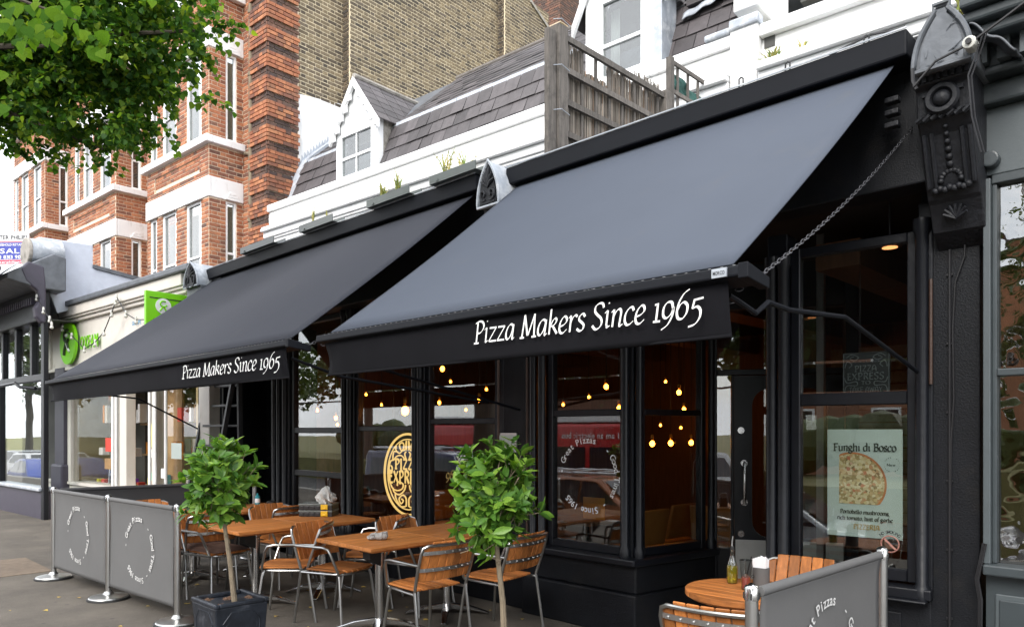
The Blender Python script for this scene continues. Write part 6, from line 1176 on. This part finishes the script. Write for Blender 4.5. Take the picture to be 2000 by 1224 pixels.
# gloves
gx, gy = floor_at(732, 1052, .74); GL = thing('work_gloves', 'pair of grey knitted work gloves bundled on the wooden table', 'gloves', (gx, gy, .733)); ca, sa_ = math.cos(R_(44)), math.sin(R_(44))
def gl(u, v, z): return (gx + ca * u - sa_ * v * .6, gy + sa_ * u + ca * v, .733 + z)
b = B(); b.ball(gl(.035, 0, .028), .04, 14, 10, (1.2, .9, .75)); b.ball(gl(.07, .005, .03), .035, 12, 8, (1, .9, .85))
for k in range(4): b.tube([gl(.065 + .008 * k, -.03 + .018 * k, .02), gl(.06 + .006 * k, -.02 + .015 * k, .055), gl(.075 + .005 * k, .0 + .01 * k, .06)], [.012, .014, .008], 8)
b.build('palm', 'glove_wool', GL, smooth=True)
for k, (u, v, z) in enumerate(((-.03, -.025, .016), (-.045, -.005, .02), (-.035, .015, .022), (-.012, -.03, .018), (-.02, -.01, .04), (-.005, .01, .042), (-.05, .02, .014))):
    b = B(); b.tube([gl(u + .02, v + .012, z), gl(u + .006, v, z + .006), gl(u - .004, v - .006, z + .002), gl(u - .01, v - .012, z - .006)], [.011, .0135, .0125, .006], 8); b.build('finger', 'glove_wool', GL, smooth=True)
# organiser cases and bag
cx, cy = floor_at(617, 1008, .733); yaw = R_(2)
for k, l in enumerate(('lower black organiser case with yellow latch on the wooden table', 'upper black organiser case with yellow latch, plastic bag on top')):
    f = Fr((cx, cy), (math.cos(R_(40)), math.sin(R_(40)))); z = .733 + k * .066; K = thing('organiser_case', l, 'case', (cx, cy, z), R_(40), 'stacked organiser cases'); b = B(f); b.box(-.17, .17, -.02, .2, z, z + .046); 
    for j in range(4): b.box(-.16 + j * .055, -.12 + j * .055, -.026, -.019, z + .005, z + .042)
    b.build('tray', 'plastic_black', K, bevel=.005); B(f).box(-.175, .175, -.026, .205, z + .047, z + .063).build('lid', 'grey_plastic', K, bevel=.004)
    b = B(f); b.box(.06, .13, -.034, -.02, z + .005, z + .058); b.box(.075, .115, -.04, -.034, z + .01, z + .03); b.build('latch', 'plastic_yellow', K, bevel=.003)
BGp = Vector((cx + .03, cy + .09, .87)); BG = thing('plastic_bag', 'crumpled clear plastic bag on the upper organiser case', 'bag', BGp); b = B(); random.seed(2)
def crump(u, v):
    a = u * 6.283; t = v * math.pi; r = .075 + .02 * math.sin(a * 5 + t * 7) + .012 * math.sin(a * 11 + 3 * t); return BGp + Vector((r * math.sin(t) * math.cos(a) * 1.3 + .03 * (1 - math.cos(t)) * .5, r * math.sin(t) * math.sin(a), .045 + (-.055 * math.cos(t) + (.05 * max(0, -math.cos(t) - .2) if u > .5 else 0) - .0) * 1.2 + .01 * math.sin(a * 7 + t * 5)))
b.grid(crump, 40, 20); b.build('film', 'curtain', BG, smooth=True)
# loose tools on the hidden table
p = floor_at(470, 985, .735); t = thing('power_drill', 'black cordless drill lying on the table behind the left bay tree', 'drill', (p[0], p[1], .733)); x, y = p; B().tube([(x - .1, y, .77), (x - .02, y, .775), (x + .06, y + .02, .775), (x + .1, y + .03, .775)], [.022, .032, .032, .014], 10).build('body', 'plastic_black', t, smooth=True); B().tube([(x + .02, y, .76), (x + .05, y - .1, .755)], .02, 8).build('grip', 'grey_plastic', t, smooth=True); B().box(x + .02, x + .1, y - .16, y - .1, .734, .78).build('battery', 'plastic_black', t, bevel=.006)
p = floor_at(503, 984, .735); x, y = p; t = thing('spray_bottle', 'teal bottle with a white label among the tools', 'bottle', (x, y, .733)); B().lathe([(.03, 0), (.03, .09), (.012, .11), (.012, .13)], (x, y, .733), 14).build('bottle', 'teal', t, smooth=True); B().lathe([(.0305, .02), (.0305, .07)], (x, y, .733), 14).build('label', 'napkin', t, smooth=True)
p = floor_at(530, 984, .735); x, y = p; t = thing('tape_roll', 'dark roll of tape next to the teal bottle', 'tape', (x, y, .733)); B().tube([(x + .04 * math.cos(k * .4), y + .04 * math.sin(k * .4), .755) for k in range(16)], .02, 6, closed=True).build('roll', 'plastic_black', t, smooth=True)
# ladder in the doorway
mat('ladder_black', (.03, .031, .034), .5, var=.2, bump=0); LD = thing('ladder', 'black double ladder standing in the dark recessed doorway', 'ladder', (-10.3, 5.0, 0)); A0, A1 = RF.at(391, 850, -.3)[0], RF.at(438, 850, -.3)[0]
for d0, d1, x0, x1 in ((-.6, -.2, -.02, .14), (-.1, -.18, .06, .16)):
    for a in (A0, A1): b = B(RF); off = x0 if a == A0 else x0; b.hexa([(a + x0 - .05, d0, 0), (a + x0 + .0, d0, 0), (a + x0 + .0, d0 + .06, 0), (a + x0 - .05, d0 + .06, 0), (a + x1 - .05, d1, 2.6), (a + x1 + .0, d1, 2.6), (a + x1 + .0, d1 + .06, 2.6), (a + x1 - .05, d1 + .06, 2.6)]); b.build('stile', 'ladder_black', LD)
    for k in range(9): z = .25 + k * .28; t_ = z / 2.6; B(RF).box(A0 + x0 + (x1 - x0) * t_, A1 + x0 + (x1 - x0) * t_ - .04, d0 + (d1 - d0) * t_ + .015, d0 + (d1 - d0) * t_ + .045, z, z + .03).build('rung', 'ladder_black', LD)

# ================================================================== cafe barriers
def stanchion(x, y, label, h=.98):
    t = thing('barrier_post', label, 'barrier post', (x, y, 0), 0, 'steel posts of the cafe barriers')
    B().lathe([(.185, 0), (.185, .014), (.18, .02)], (x, y, 0), 32).build('base_rim', 'rubber', t, smooth=True); B().lathe([(.172, .02), (.165, .03), (.1, .042), (.05, .05), (.032, .075)], (x, y, 0), 32).build('base', 'steel', t, smooth=True)
    B().lathe([(.026, .05), (.026, h)], (x, y, 0), 20).build('pole', 'steel', t, smooth=True); B().lathe([(.029, h - .055), (.029, h - .006), (.025, h + .002), (.006, h + .012)], (x, y, 0), 20).build('cap', 'chrome', t, smooth=True)
    for k in range(4): a = k * math.pi / 2 + .4; B().box(x + .029 * math.cos(a) - .003, x + .029 * math.cos(a) + .003, y + .029 * math.sin(a) - .003, y + .029 * math.sin(a) + .003, h - .05, h - .025).build('slot', 'rubber', t)
    return t
P1, P2, P3 = floor_at(105, 1129), floor_at(212, 1169), floor_at(347, 1217)
P4 = (P1[0] + .35, 4.35); Q1 = tuple(deep(1468, 1130, 2.94))[:2]; Q2 = tuple(deep(1723, 1062, 3.88))[:2]
stanchion(*P1, 'steel post at the far left end of the grey banners'); stanchion(*P2, 'steel post between the two grey banners'); stanchion(*P3, 'steel post beside the left planter'); stanchion(*P4, 'steel post near the wall at the end of the dark banner'); stanchion(*Q1, 'nearest thick steel post left of the right banner'); stanchion(*Q2, 'steel post at the window end of the right banner')
def banner(p, q, label, m='banner_grey', text=True, top=.955, bot=.13, gap=.055, flip=False):
    p, q = Vector((*p, 0)), Vector((*q, 0)); L_ = (q - p).length; f = Fr(p[:2], (q - p)[:2]); t = thing('barrier_banner', label, 'banner', (p + q) / 2, f.ang, 'cafe barrier banners'); a0, a1 = gap, L_ - gap
    b = B(f); b.tube([(.02, 0, top - .02), (L_ - .02, 0, top - .02)], .011, 8); b.build('rail', 'steel', t, smooth=True)
    sgn = 1
    def fn(u, v):
        z = top - (top - bot) * v; d = -.02 * math.exp(-v * 14) - .004 * math.sin(u * 5) * v - .012 * v; return f.p(a0 + (a1 - a0) * u + .008 * math.sin(v * 3.14) * (1 - 2 * u), d, z)
    b = B(); b.grid(fn, 24, 24); c = b.build('canvas', m, t, smooth=True, solid=.004)
    b = B(f); b.tube([(a0, -.004, top - .005), (a1, -.004, top - .005)], .022, 10); b.build('sleeve', m, c, smooth=True)
    b = B(f)
    for a in (a0, a1): b.tube([(a, -.012, bot), (a - (.05 if a == a0 else -.05), 0, bot - .03), (a - (.03 if a == a0 else -.03), .02, bot - .05)], .005, 5)
    b.build('tie', 'rubber', t)
    if text:
        b = B(); side = 1; pl = Pl(f.p(0, -.013, 0), f.e, (0, 0, 1)); ca_, cz_ = (a0 + a1) / 2 + .0, (top + bot) / 2 + .0; r = .25
        for s, t0 in (('Great', 2.75), ('Pizzas', 2.0), ('-', .82), ('Good', .5), ('Times', -.125), ('-', -.92), ('Since', -1.3), ('1965', -2.05), ('-', 3.08)): b = B(); write_ring(b, pl, s, ca_, cz_, r, .073, t0, .125, h=.004); b.build('lettering', 'letter_faded', c)
    return t
banner(P1, P2, 'left of the two grey lettered banners facing the street'); banner(P2, P3, 'grey lettered banner next to the left planter'); banner(P1, P4, 'dark unlettered banner seen from inside behind the grey ones', 'banner_dark', False); banner(Q1, Q2, 'grey lettered banner in the right foreground')

# ================================================================== potted bay trees
def planter(x0, x1, y0, y1, h, label):
    cx, cy = (x0 + x1) / 2, (y0 + y1) / 2; t = thing('potted_bay_tree', label, 'potted tree', (cx, cy, 0), 0, 'clipped bay trees in lead planters'); w, l = (x1 - x0) / 2, (y1 - y0) / 2; k = .86
    b = B(); b.hexa([(cx - w * k, cy - l * k, 0), (cx + w * k, cy - l * k, 0), (cx + w * k, cy + l * k, 0), (cx - w * k, cy + l * k, 0), (cx - w * .97, cy - l * .97, h - .03), (cx + w * .97, cy - l * .97, h - .03), (cx + w * .97, cy + l * .97, h - .03), (cx - w * .97, cy + l * .97, h - .03)]); pot = b.build('planter', 'planter_lead', t, bevel=.008)
    b = B(); e = .035
    for q in ((x0, x1, y0, y0 + e), (x0, x1, y1 - e, y1), (x0, x0 + e, y0 + e, y1 - e), (x1 - e, x1, y0 + e, y1 - e)): b.box(*q, h - .031, h)
    b.build('rim', 'planter_lead', pot, bevel=.009)
    for f, ww in ((Fr((cx - w * .93, cy - l * .935), (1, 0)), 2 * w * .93), (Fr((cx + w * .935, cy - l * .93), (0, 1)), 2 * l * .93)):
        c = .07; z0, z1 = .06, h - .07; m_ = .05; P = [(m_, z0), (ww - m_, z0), (ww - m_, z1 - c), (ww - m_ - c * .8, z1), (m_ + c * .8, z1), (m_, z1 - c)]
        for o_, r_ in ((0, .007), (.022, .004)):
            Q = [(a + (o_ if a < ww / 2 else -o_), z + (o_ if z < h / 2 else -o_)) for a, z in P]; b = B(f); b.tube([(a, .012 * (1 - z / h) * 1.6 - .004, z) for a, z in Q], r_, 6, closed=True); b.build('panel_moulding', 'planter_lead', pot)
    b = B(); b.grid(lambda u, v: (x0 + .03 + (x1 - x0 - .06) * u, y0 + .03 + (y1 - y0 - .06) * v, h - .045 + .02 * math.sin(u * 9 + v * 4) * math.sin(v * 8) + .012 * random.random()), 24, 24); b.build('soil', 'soil', t)
    return t
def bay(t, base, crown, rad, rz, nleaf, seed, ext=()):
    rg = np.random.default_rng(seed); base, crown = Vector(base), Vector(crown); d = crown - base; up = base + d * .6
    b = B(); pts = [base, base + d * .3 + Vector((.012, 0, 0)), base + d * .6 + Vector((-.006, .004, 0)), base + d * .8]; b.tube(pts, [.021, .017, .015, .012], 8, world=True)
    for k in range(5): p = base + d * (.15 + .1 * k); b.ball(p + Vector((.013, -.008, 0)), .007, 6, 4)
    b.build('trunk', 'bark', t, smooth=True)
    N = nleaf // 7; S = []                                                     # sprigs: a twig with a whorl of leaves
    for k in range(N):
        v = rg.normal(size=3); v /= np.linalg.norm(v); r = (.35 + .65 * rg.random() ** .45) * (1 + .12 * math.sin(5 * v[0] + 3 * v[2] + seed)); S.append((np.array(crown) + v * np.array([rad, rad, rz]) * r, v))
    for (px, py, dd) in ext: q = np.array(deep(px, py, dd)); v = q - np.array(crown); S.append((q, v / np.linalg.norm(v)))
    C, Rs, sz = [], [], []; tw = B()
    for c, v in S:
        axis = v * .8 + np.array([0, 0, .55]) + rg.normal(size=3) * .3; axis /= np.linalg.norm(axis); tw.tube([tuple(c - axis * .1), tuple(c)], .0025, 4, world=True)
        for j in range(7):
            e = rg.normal(size=3); e -= axis * e.dot(axis); e /= np.linalg.norm(e); up_ = axis * rg.uniform(.35, 1.1) + e; up_ /= np.linalg.norm(up_); sd_ = np.cross(up_, axis); sd_ /= np.linalg.norm(sd_) + 1e-9; nn = np.cross(sd_, up_)
            C.append(c - axis * rg.uniform(0, .05)); Rs.append(np.stack([sd_, up_, nn], 1)); sz.append(rg.uniform(.06, .115))
    tw.build('twigs', 'bark', t, kind='stuff')
    C, Rs, sz = np.array(C), np.array(Rs), np.array(sz); dist = np.array([-CA * p[0] + SA * p[1] for p in C]) - sz; order = np.argsort(dist); near, far = order[:300], order[300:]
    V, F = leaf_arrays(C[far], sz[far], BAYLEAF, LIMEF, Rs[far]); npmesh('foliage', V, F, 'bay_leaf', t, 'stuff')
    me = bpy.data.meshes.new('leaf'); me.from_pydata([tuple(p) for p in BAYLEAF], [], [tuple(f) for f in LIMEF]); me.materials.append(M['bay_leaf']); me.polygons.foreach_set('use_smooth', [True] * len(me.polygons)); inv = rootmat(t).inverted()
    for i in near:
        o = bpy.data.objects.new('leaf', me); COL.objects.link(o); o.parent = t; m4 = Matrix.Identity(4)
        for r in range(3):
            for q in range(3): m4[r][q] = Rs[i][r, q] * sz[i]
            m4[r][3] = C[i][r]
        o.matrix_local = inv @ m4
T1 = planter(-5.3, -4.9, 2.15, 2.54, .42, 'left bay tree, a clipped leafy ball on a leaning stem in a lead planter')
bay(T1, (-5.06, 2.36, .38), deep(427, 938, 5.25), .24, .285, 1180, 4, [(500, 940, 5.2), (505, 905, 5.2), (420, 855, 5.2), (355, 1000, 5.2), (480, 880, 5.2), (395, 870, 5.2)])
c2 = deep(986, 1235, 4.3); T2 = planter(c2.x - .2, c2.x + .2, c2.y - .2, c2.y + .2, .38, 'right bay tree, its leafy ball in front of the bay window')
bay(T2, (c2.x, c2.y, .34), deep(963, 965, 4.3), .23, .31, 1250, 8, [(1050, 990, 4.3), (1062, 1000, 4.25), (955, 858, 4.3), (915, 885, 4.3), (1030, 900, 4.3), (890, 1020, 4.3), (895, 1040, 4.3), (930, 1070, 4.3), (945, 1085, 4.25), (1000, 860, 4.3), (1020, 880, 4.3)])

# ================================================================== street trees
def crown(t, ell, ncl, per, size, m, seed, spread=.35, hang=0):
    rg = np.random.default_rng(seed); vol = np.array([e[1][0] * e[1][1] * e[1][2] for e in ell]); vol /= vol.sum(); C = []
    for (c, r), n in zip(ell, (vol * ncl).astype(int) + 1):
        v = rg.normal(size=(n, 3)); v /= np.linalg.norm(v, axis=1)[:, None]; rr = rg.random(n) ** .42; P = np.array(c) + v * rr[:, None] * np.array(r); C.append(P)
    C = np.concatenate(C); n = len(C); D = rg.normal(size=(n, 3)) * np.array([1, 1, .35]); D /= np.linalg.norm(D, axis=1)[:, None]
    s = rg.uniform(-.5, .5, (n, per)); L = C[:, None, :] + D[:, None, :] * s[..., None] * spread * 2 + rg.normal(size=(n, per, 3)) * spread * .16; L[..., 2] -= np.abs(s) * spread * .35; L = L.reshape(-1, 3); k = len(L)
    # leaf: long axis hangs outwards and down, blade facing mostly up
    ax = np.repeat(D, per, 0) * np.sign(s).reshape(-1, 1) * .6 + rg.normal(size=(k, 3)) * .5 + np.array([0, 0, -.6]); ax /= np.linalg.norm(ax, axis=1)[:, None]; nn = rg.normal(size=(k, 3)) * .5 + np.array([0, 0, 1.]); nn -= ax * (nn * ax).sum(1)[:, None]; nn /= np.linalg.norm(nn, axis=1)[:, None]; sd_ = np.cross(ax, nn)
    V, F = leaf_arrays(L, rg.uniform(.6, 1.15, k) * size, LIMELEAF, LIMEF, np.stack([sd_, ax, nn], 2)); return npmesh('crown', V, F, m, t, 'stuff')
def E(x, y, t, r): p = deep(x, y, t); return ((p.x, p.y, p.z), (r, r, r * .62))
tb = (-9.7, .5)
LT = thing('lime_tree', 'leafy lime tree whose crown hangs over the pavement at the top left', 'tree', (tb[0], tb[1], 0)); top = deep(-60, -80, 7.4)
b = B(); b.tube([(tb[0], tb[1], 0), (tb[0] + .1, tb[1] + .1, 2.5), (tb[0] + .3, tb[1] + .2, 4.5), (tb[0] + .8, tb[1] + .5, 7)], [.26, .2, .17, .1], 12); b.build('trunk', 'tree_bark', LT, smooth=True)
b = B()
for x, y, t in ((260, 40, 7), (330, 190, 7.2), (200, 290, 7.3), (120, 90, 6.6), (60, 230, 7.4), (380, 60, 6.8)): q = deep(x, y, t); b.tube([(tb[0] + .25, tb[1] + .2, 4.4), ((tb[0] + q.x) / 2, (tb[1] + q.y) / 2, (4.6 + q.z) / 2 + .35), q], [.08, .045, .012], 7)
b.build('limb', 'tree_bark', LT, smooth=True)
crown(LT, [E(40, 150, 7.3, .72), E(140, 70, 7.0, .75), E(150, 215, 7.2, .62), E(230, 130, 7.0, .6), E(250, 250, 7.1, .38), E(300, 60, 6.9, .45), E(320, 180, 7.0, .33), E(-60, 60, 7.4, 1.0), E(60, 270, 7.4, .33), E(210, 320, 7.2, .17), E(340, 110, 6.8, .3), E(400, 42, 6.8, .26), E(385, 195, 6.9, .13), E(425, 190, 6.9, .06), E(430, 60, 6.8, .1), E(330, 270, 7.0, .14), E(-20, 210, 7.5, .5), E(100, -80, 7.2, 1.1), E(280, -60, 7, .8)], 1500, 26, .06, 'lime_leaf', 12, .17)
NT = thing('street_tree', 'low near branch of bright heart shaped lime leaves at the top left corner', 'tree', (-3.7, -.55, 0)); b = B(); b.tube([(-3.7, -.55, 0), (-3.75, -.5, 2.2), (-3.8, -.4, 4), (-3.7, -.2, 6.5)], [.2, .16, .13, .08], 12); b.build('trunk', 'tree_bark', NT, smooth=True)
q = deep(150, 40, 3.1); q0 = deep(-90, -60, 3.0); b = B(); b.tube([(-3.8, -.45, 3.7), tuple((Vector((-3.8, -.45, 3.7)) + q0) / 2 + Vector((0, 0, .12))), q0, deep(40, 0, 3.1), q], [.045, .03, .012, .007, .003], 6, world=True); b.build('branch', 'tree_bark', NT, smooth=True)
me = bpy.data.meshes.new('leaf'); me.from_pydata([tuple(p) for p in LIMELEAF * (1, 1, 1.3)], [], [tuple(f) for f in LIMEF]); me.materials.append(M['lime_leaf_near']); me.polygons.foreach_set('use_smooth', [True] * len(me.polygons)); inv = rootmat(NT).inverted(); rg = np.random.default_rng(21)
near = [(5, 20), (22, 50), (45, 38), (38, 15), (60, 10), (70, 35), (90, 20), (35, 75), (55, 60), (85, 50), (100, 58), (115, 40), (105, 15), (125, 20), (130, 8), (150, 30), (140, 12), (165, 62), (150, 45), (178, 95), (210, 105), (195, 78), (65, 75), (40, 100), (75, 5), (15, 5), (0, 55), (110, 75), (185, 70), (90, 75), (12, 35), (120, 60), (298, 0), (10, 140), (12, 205)]
near = near + [(x + rg.uniform(-14, 14), y + rg.uniform(-12, 12)) for x, y in near[:30]]
for x, y in near:
    p = deep(x, y, 3.0 + rg.uniform(-.15, .2)); a = rg.uniform(-.9, .9); tl = rg.uniform(-.5, .5); vx = Vector((SA, CA, 0)); fw = Vector((-CA, SA, 0)); dn = (Vector((0, 0, -1)) + vx * math.sin(a) * .9 + fw * tl).normalized(); nn = (-fw + Vector((0, 0, .5)) + vx * rg.uniform(-.5, .5)); nn = (nn - dn * nn.dot(dn)).normalized(); sd_ = dn.cross(nn); s = rg.uniform(.036, .062)
    m4 = Matrix(((sd_.x * s, dn.x * s, nn.x * s, p.x), (sd_.y * s, dn.y * s, nn.y * s, p.y), (sd_.z * s, dn.z * s, nn.z * s, p.z), (0, 0, 0, 1))); o = bpy.data.objects.new('leaf', me); COL.objects.link(o); o.parent = NT; o.matrix_local = inv @ m4
crown(NT, [((-3.6, -.6, 6.4), (1.9, 1.9, 1.2)), ((-4.8, -.2, 5.6), (1.1, .9, .6))], 420, 16, .1, 'lime_leaf', 5, .3)

# ================================================================== the other side of the street, seen in the shop glass
def car(x, y, m, label, van=False, yaw=0., l=4.1, h=1.45, w=1.7, rack=False):
    f = Fr((x, y), (math.cos(yaw), math.sin(yaw))); t = thing('parked_car' if not van else 'parked_van', label, 'van' if van else 'car', (x, y, -.93), yaw, 'vehicles along the street'); Z = -.93; hw = w / 2
    if van: P = [(-l / 2, .3), (l / 2, .3), (l / 2, .8), (l / 2 - .25, 1.05), (l / 2 - .95, h - .05), (l / 2 - 1.4, h), (-l / 2 + .1, h), (-l / 2, h - .15)]; G = [(l / 2 - 1.9, 1.1), (l / 2 - .55, 1.1), (l / 2 - 1.05, h - .15), (l / 2 - 1.85, h - .15)]; G2 = [(-l / 2 + .3, 1.12), (l / 2 - 2.1, 1.12), (l / 2 - 2.1, h - .18), (-l / 2 + .3, h - .18)]
    else: P = [(-l / 2, .3), (l / 2, .3), (l / 2 + .03, .6), (l / 2 - .3, .82), (l / 2 - 1.15, .93), (l / 2 - 1.85, h - .05), (l / 2 - 2.2, h), (-l / 2 + .8, h - .02), (-l / 2 + .2, .98), (-l / 2 - .02, .85)]; G = [(l / 2 - 2.35, .95), (l / 2 - 1.3, .95), (l / 2 - 1.95, h - .1), (l / 2 - 2.35, h - .07)]; G2 = [(-l / 2 + .42, .98), (l / 2 - 2.42, .95), (l / 2 - 2.42, h - .07), (-l / 2 + .85, h - .1)]
    b = B(f); n = len(P); top = max(z for _, z in P); ins = lambda z: .16 * max(0, (z - .9) / (top - .9)); b.fadd([(a, -hw + ins(z), z + Z) for a, z in P] + [(a, hw - ins(z), z + Z) for a, z in P], [tuple(range(n)), tuple(range(2 * n - 1, n - 1, -1))] + [(i, i + n, (i + 1) % n + n, (i + 1) % n) for i in range(n)]); b.build('body', m, t, bevel=.06, seg=3, smooth=True)
    for g in (G, G2):
        for sg in (-1, 1): b = B(f); b.fadd([(a, sg * (hw - ins(z) + .006), z + Z) for a, z in g], [(0, 1, 2, 3)]); b.build('window', 'car_glass', t)
    k = 3 if van else 4; (a0, z0), (a1, z1) = P[k], P[k + 1]; b = B(f); b.fadd([(a0 - .05 + .02, -hw + .16, z0 + .07 + Z), (a0 - .05 + .02, hw - .16, z0 + .07 + Z), (a1 + .06, hw - .26, z1 - .02 + Z), (a1 + .06, -hw + .26, z1 - .02 + Z)], [(0, 1, 2, 3)]); b.build('windscreen', 'car_glass', t)
    for a in (-l / 2 + .75, l / 2 - .8):
        for sg in (-1, 1):
            b = B(f); b.tube([(a, sg * (hw - .2), .31 + Z), (a, sg * (hw + .01), .31 + Z)], .31, 20); wh = b.build('wheel', 'tyre', t, smooth=True); b = B(f); b.tube([(a, sg * (hw + .0), .31 + Z), (a, sg * (hw + .018), .31 + Z)], .2, 12); b.build('rim', 'alloy', wh)
    for sg in (-1, 1): b = B(f); b.ball(f.p(l / 2 - .1, sg * (hw - .25), .68 + Z), .1); b.build('headlight', 'alloy', t)
    if rack:
        b = B(f)
        for sg in (-1, 1): b.tube([(-l / 2 + .3, sg * (hw - .25), h + .08 + Z), (l / 2 - 1.5, sg * (hw - .25), h + .08 + Z)], .03, 6)
        for k in range(4): b.tube([(-l / 2 + .4 + k * .7, -hw + .2, h + .1 + Z), (-l / 2 + .4 + k * .7, hw - .2, h + .1 + Z)], .025, 6)
        b.build('roof_rack', 'alloy', t)
    return t
car(-15.8, -3.5, 'car_navy', 'dark blue van with a roof rack reflected in the middle windows', van=True, l=4.8, h=1.95, w=1.85, rack=True)
car(-10.2, -3.8, 'car_orange', 'copper coloured estate car reflected in the bay window', l=4.5, h=1.5, rack=True)
car(1.0, -3.4, 'car_white', 'white van reflected in the grey green shop window', van=True, l=5.0, h=2.1, w=1.9)
car(-32.6, -2.6, 'car_blue', 'bright blue hatchback reflected in the far left shop window', l=3.9, yaw=math.pi + .1)
car(-40, -5.4, 'car_white', 'white car behind the blue hatchback', l=4.2); car(-46, -7, 'car_silver', 'silver car farther down the street', l=4.2); car(-4.4, -3.8, 'car_silver', 'silver car parked just behind the viewpoint', l=4.3)
f = Fr((-16.5, -9.4), (1, 0)); Z = -.93; BU = thing('city_bus', 'red electric bus passing on the far side of the road', 'bus', (-16.5, -9.4, Z)); b = B(f); b.box(-6, 6, -1.25, 1.25, .25 + Z, 2.75 + Z); b.build('body', 'car_red', BU, bevel=.12)
for k in range(7): B(f).box(-5.6 + k * 1.6, -4.2 + k * 1.6, 1.245, 1.262, 1.1 + Z, 2.0 + Z).build('window', 'car_glass', BU)
b = B(); write(b, Pl((-13.0, -9.4 + 1.264, 0), (-1, 0, 0), (0, 0, 1)), 'I am an electric bus', .0, 2.28 + Z, .26, .003); b.build('lettering', 'letter_white', BU); B(f).box(-6, 6, -1.2, 1.256, 2.76 + Z, 3.05 + Z).build('advert_panel', 'board_white', BU, bevel=.05)
for a in (-4, 3.8):
    b = B(f); b.tube([(a, -1.26, .45 + Z), (a, 1.27, .45 + Z)], .45, 20); b.build('wheel', 'tyre', BU, smooth=True)
b = B(); b.box(-90, 40, -17, -11.2, -1.0, .1); solo(b, 'verge', 'grass', None, None, kind='structure')
for x, y, w, m, l in ((-24, -24, 13, 'dark_brick', 'brown brick house with a white gable across the street'), (-9, -26, 12, 'red_brick', 'red brick villa across the street'), (5, -26, 11, 'dark_brick', 'dark brick house across the street behind the viewpoint')):
    t = thing('street_house', l, 'house', (x, y, 0)); f = Fr((x - w / 2, y), (1, 0)); b = B(f); b.box(0, w, -8, 0, -1.05, 6.2); b.prism([(0, 6.2), (w, 6.2), (w / 2, 10)], 'd', -8, 0); b.build('wall', m, t); b = B(f)
    for sg in (0, 1): b.hexa([(w / 2, -8.4, 10.05), (w / 2, .4, 10.05), (-.4 if sg else w + .4, .4, 5.95), (-.4 if sg else w + .4, -8.4, 5.95), (w / 2, -8.4, 10.25), (w / 2, .4, 10.25), (-.4 if sg else w + .4, .4, 6.15), (-.4 if sg else w + .4, -8.4, 6.15)])
    b.build('roof', 'brown_slate', t)
    for k in range(3):
        for z in (1.0, 3.9): a = w * (.2 + .3 * k); o = B(f).box(a - .6, a + .6, -.05, .06, z, z + 1.6).build('window_frame', 'white_frame', t); B(f).box(a - .5, a - .03, .055, .07, z + .1, z + 1.5).build('pane', 'car_glass', o); B(f).box(a + .03, a + .5, .055, .07, z + .1, z + 1.5).build('pane', 'car_glass', o)
for i, (x, y, h, r, l) in enumerate(((-17, -14, 8, 3.4, 'broad green tree across the road opposite the restaurant'), (-33, -13, 9, 4, 'tall green tree farther left across the road'), (-1, -15, 8, 3.6, 'green tree across the road behind the viewpoint'), (-60, -12, 10, 5, 'tree closing the far end of the street'), (7, -6, 7, 3.2, 'tree opposite the grey green shop'), (-49, -16, 8, 4, 'bushy tree beyond the far parked cars'))):
    t = thing('roadside_tree', l, 'tree', (x, y, 0), 0, 'trees across the road'); b = B(); b.tube([(x, y, -1), (x + .1, y, h * .4), (x + .2, y + .1, h * .8)], [.3, .22, .08], 8); b.build('trunk', 'tree_bark', t); crown(t, [((x, y, h * .75), (r, r, r * .8)), ((x + r * .6, y, h * .6), (r * .6, r * .6, r * .5)), ((x - r * .6, y + .5, h * .62), (r * .6, r * .6, r * .5))], 260, 16, .28, 'far_leaf', 30 + i, .7)
b = B()
for k in range(60): b.ball((-40 + k * .85, -16.5 + random.uniform(-.5, .5), 1.0 + random.uniform(-.2, .3)), random.uniform(.7, 1.1), 8, 6)
solo(b, 'hedge', 'far_leaf', 'long green hedge on the bank across the road', 'hedge', kind='stuff')
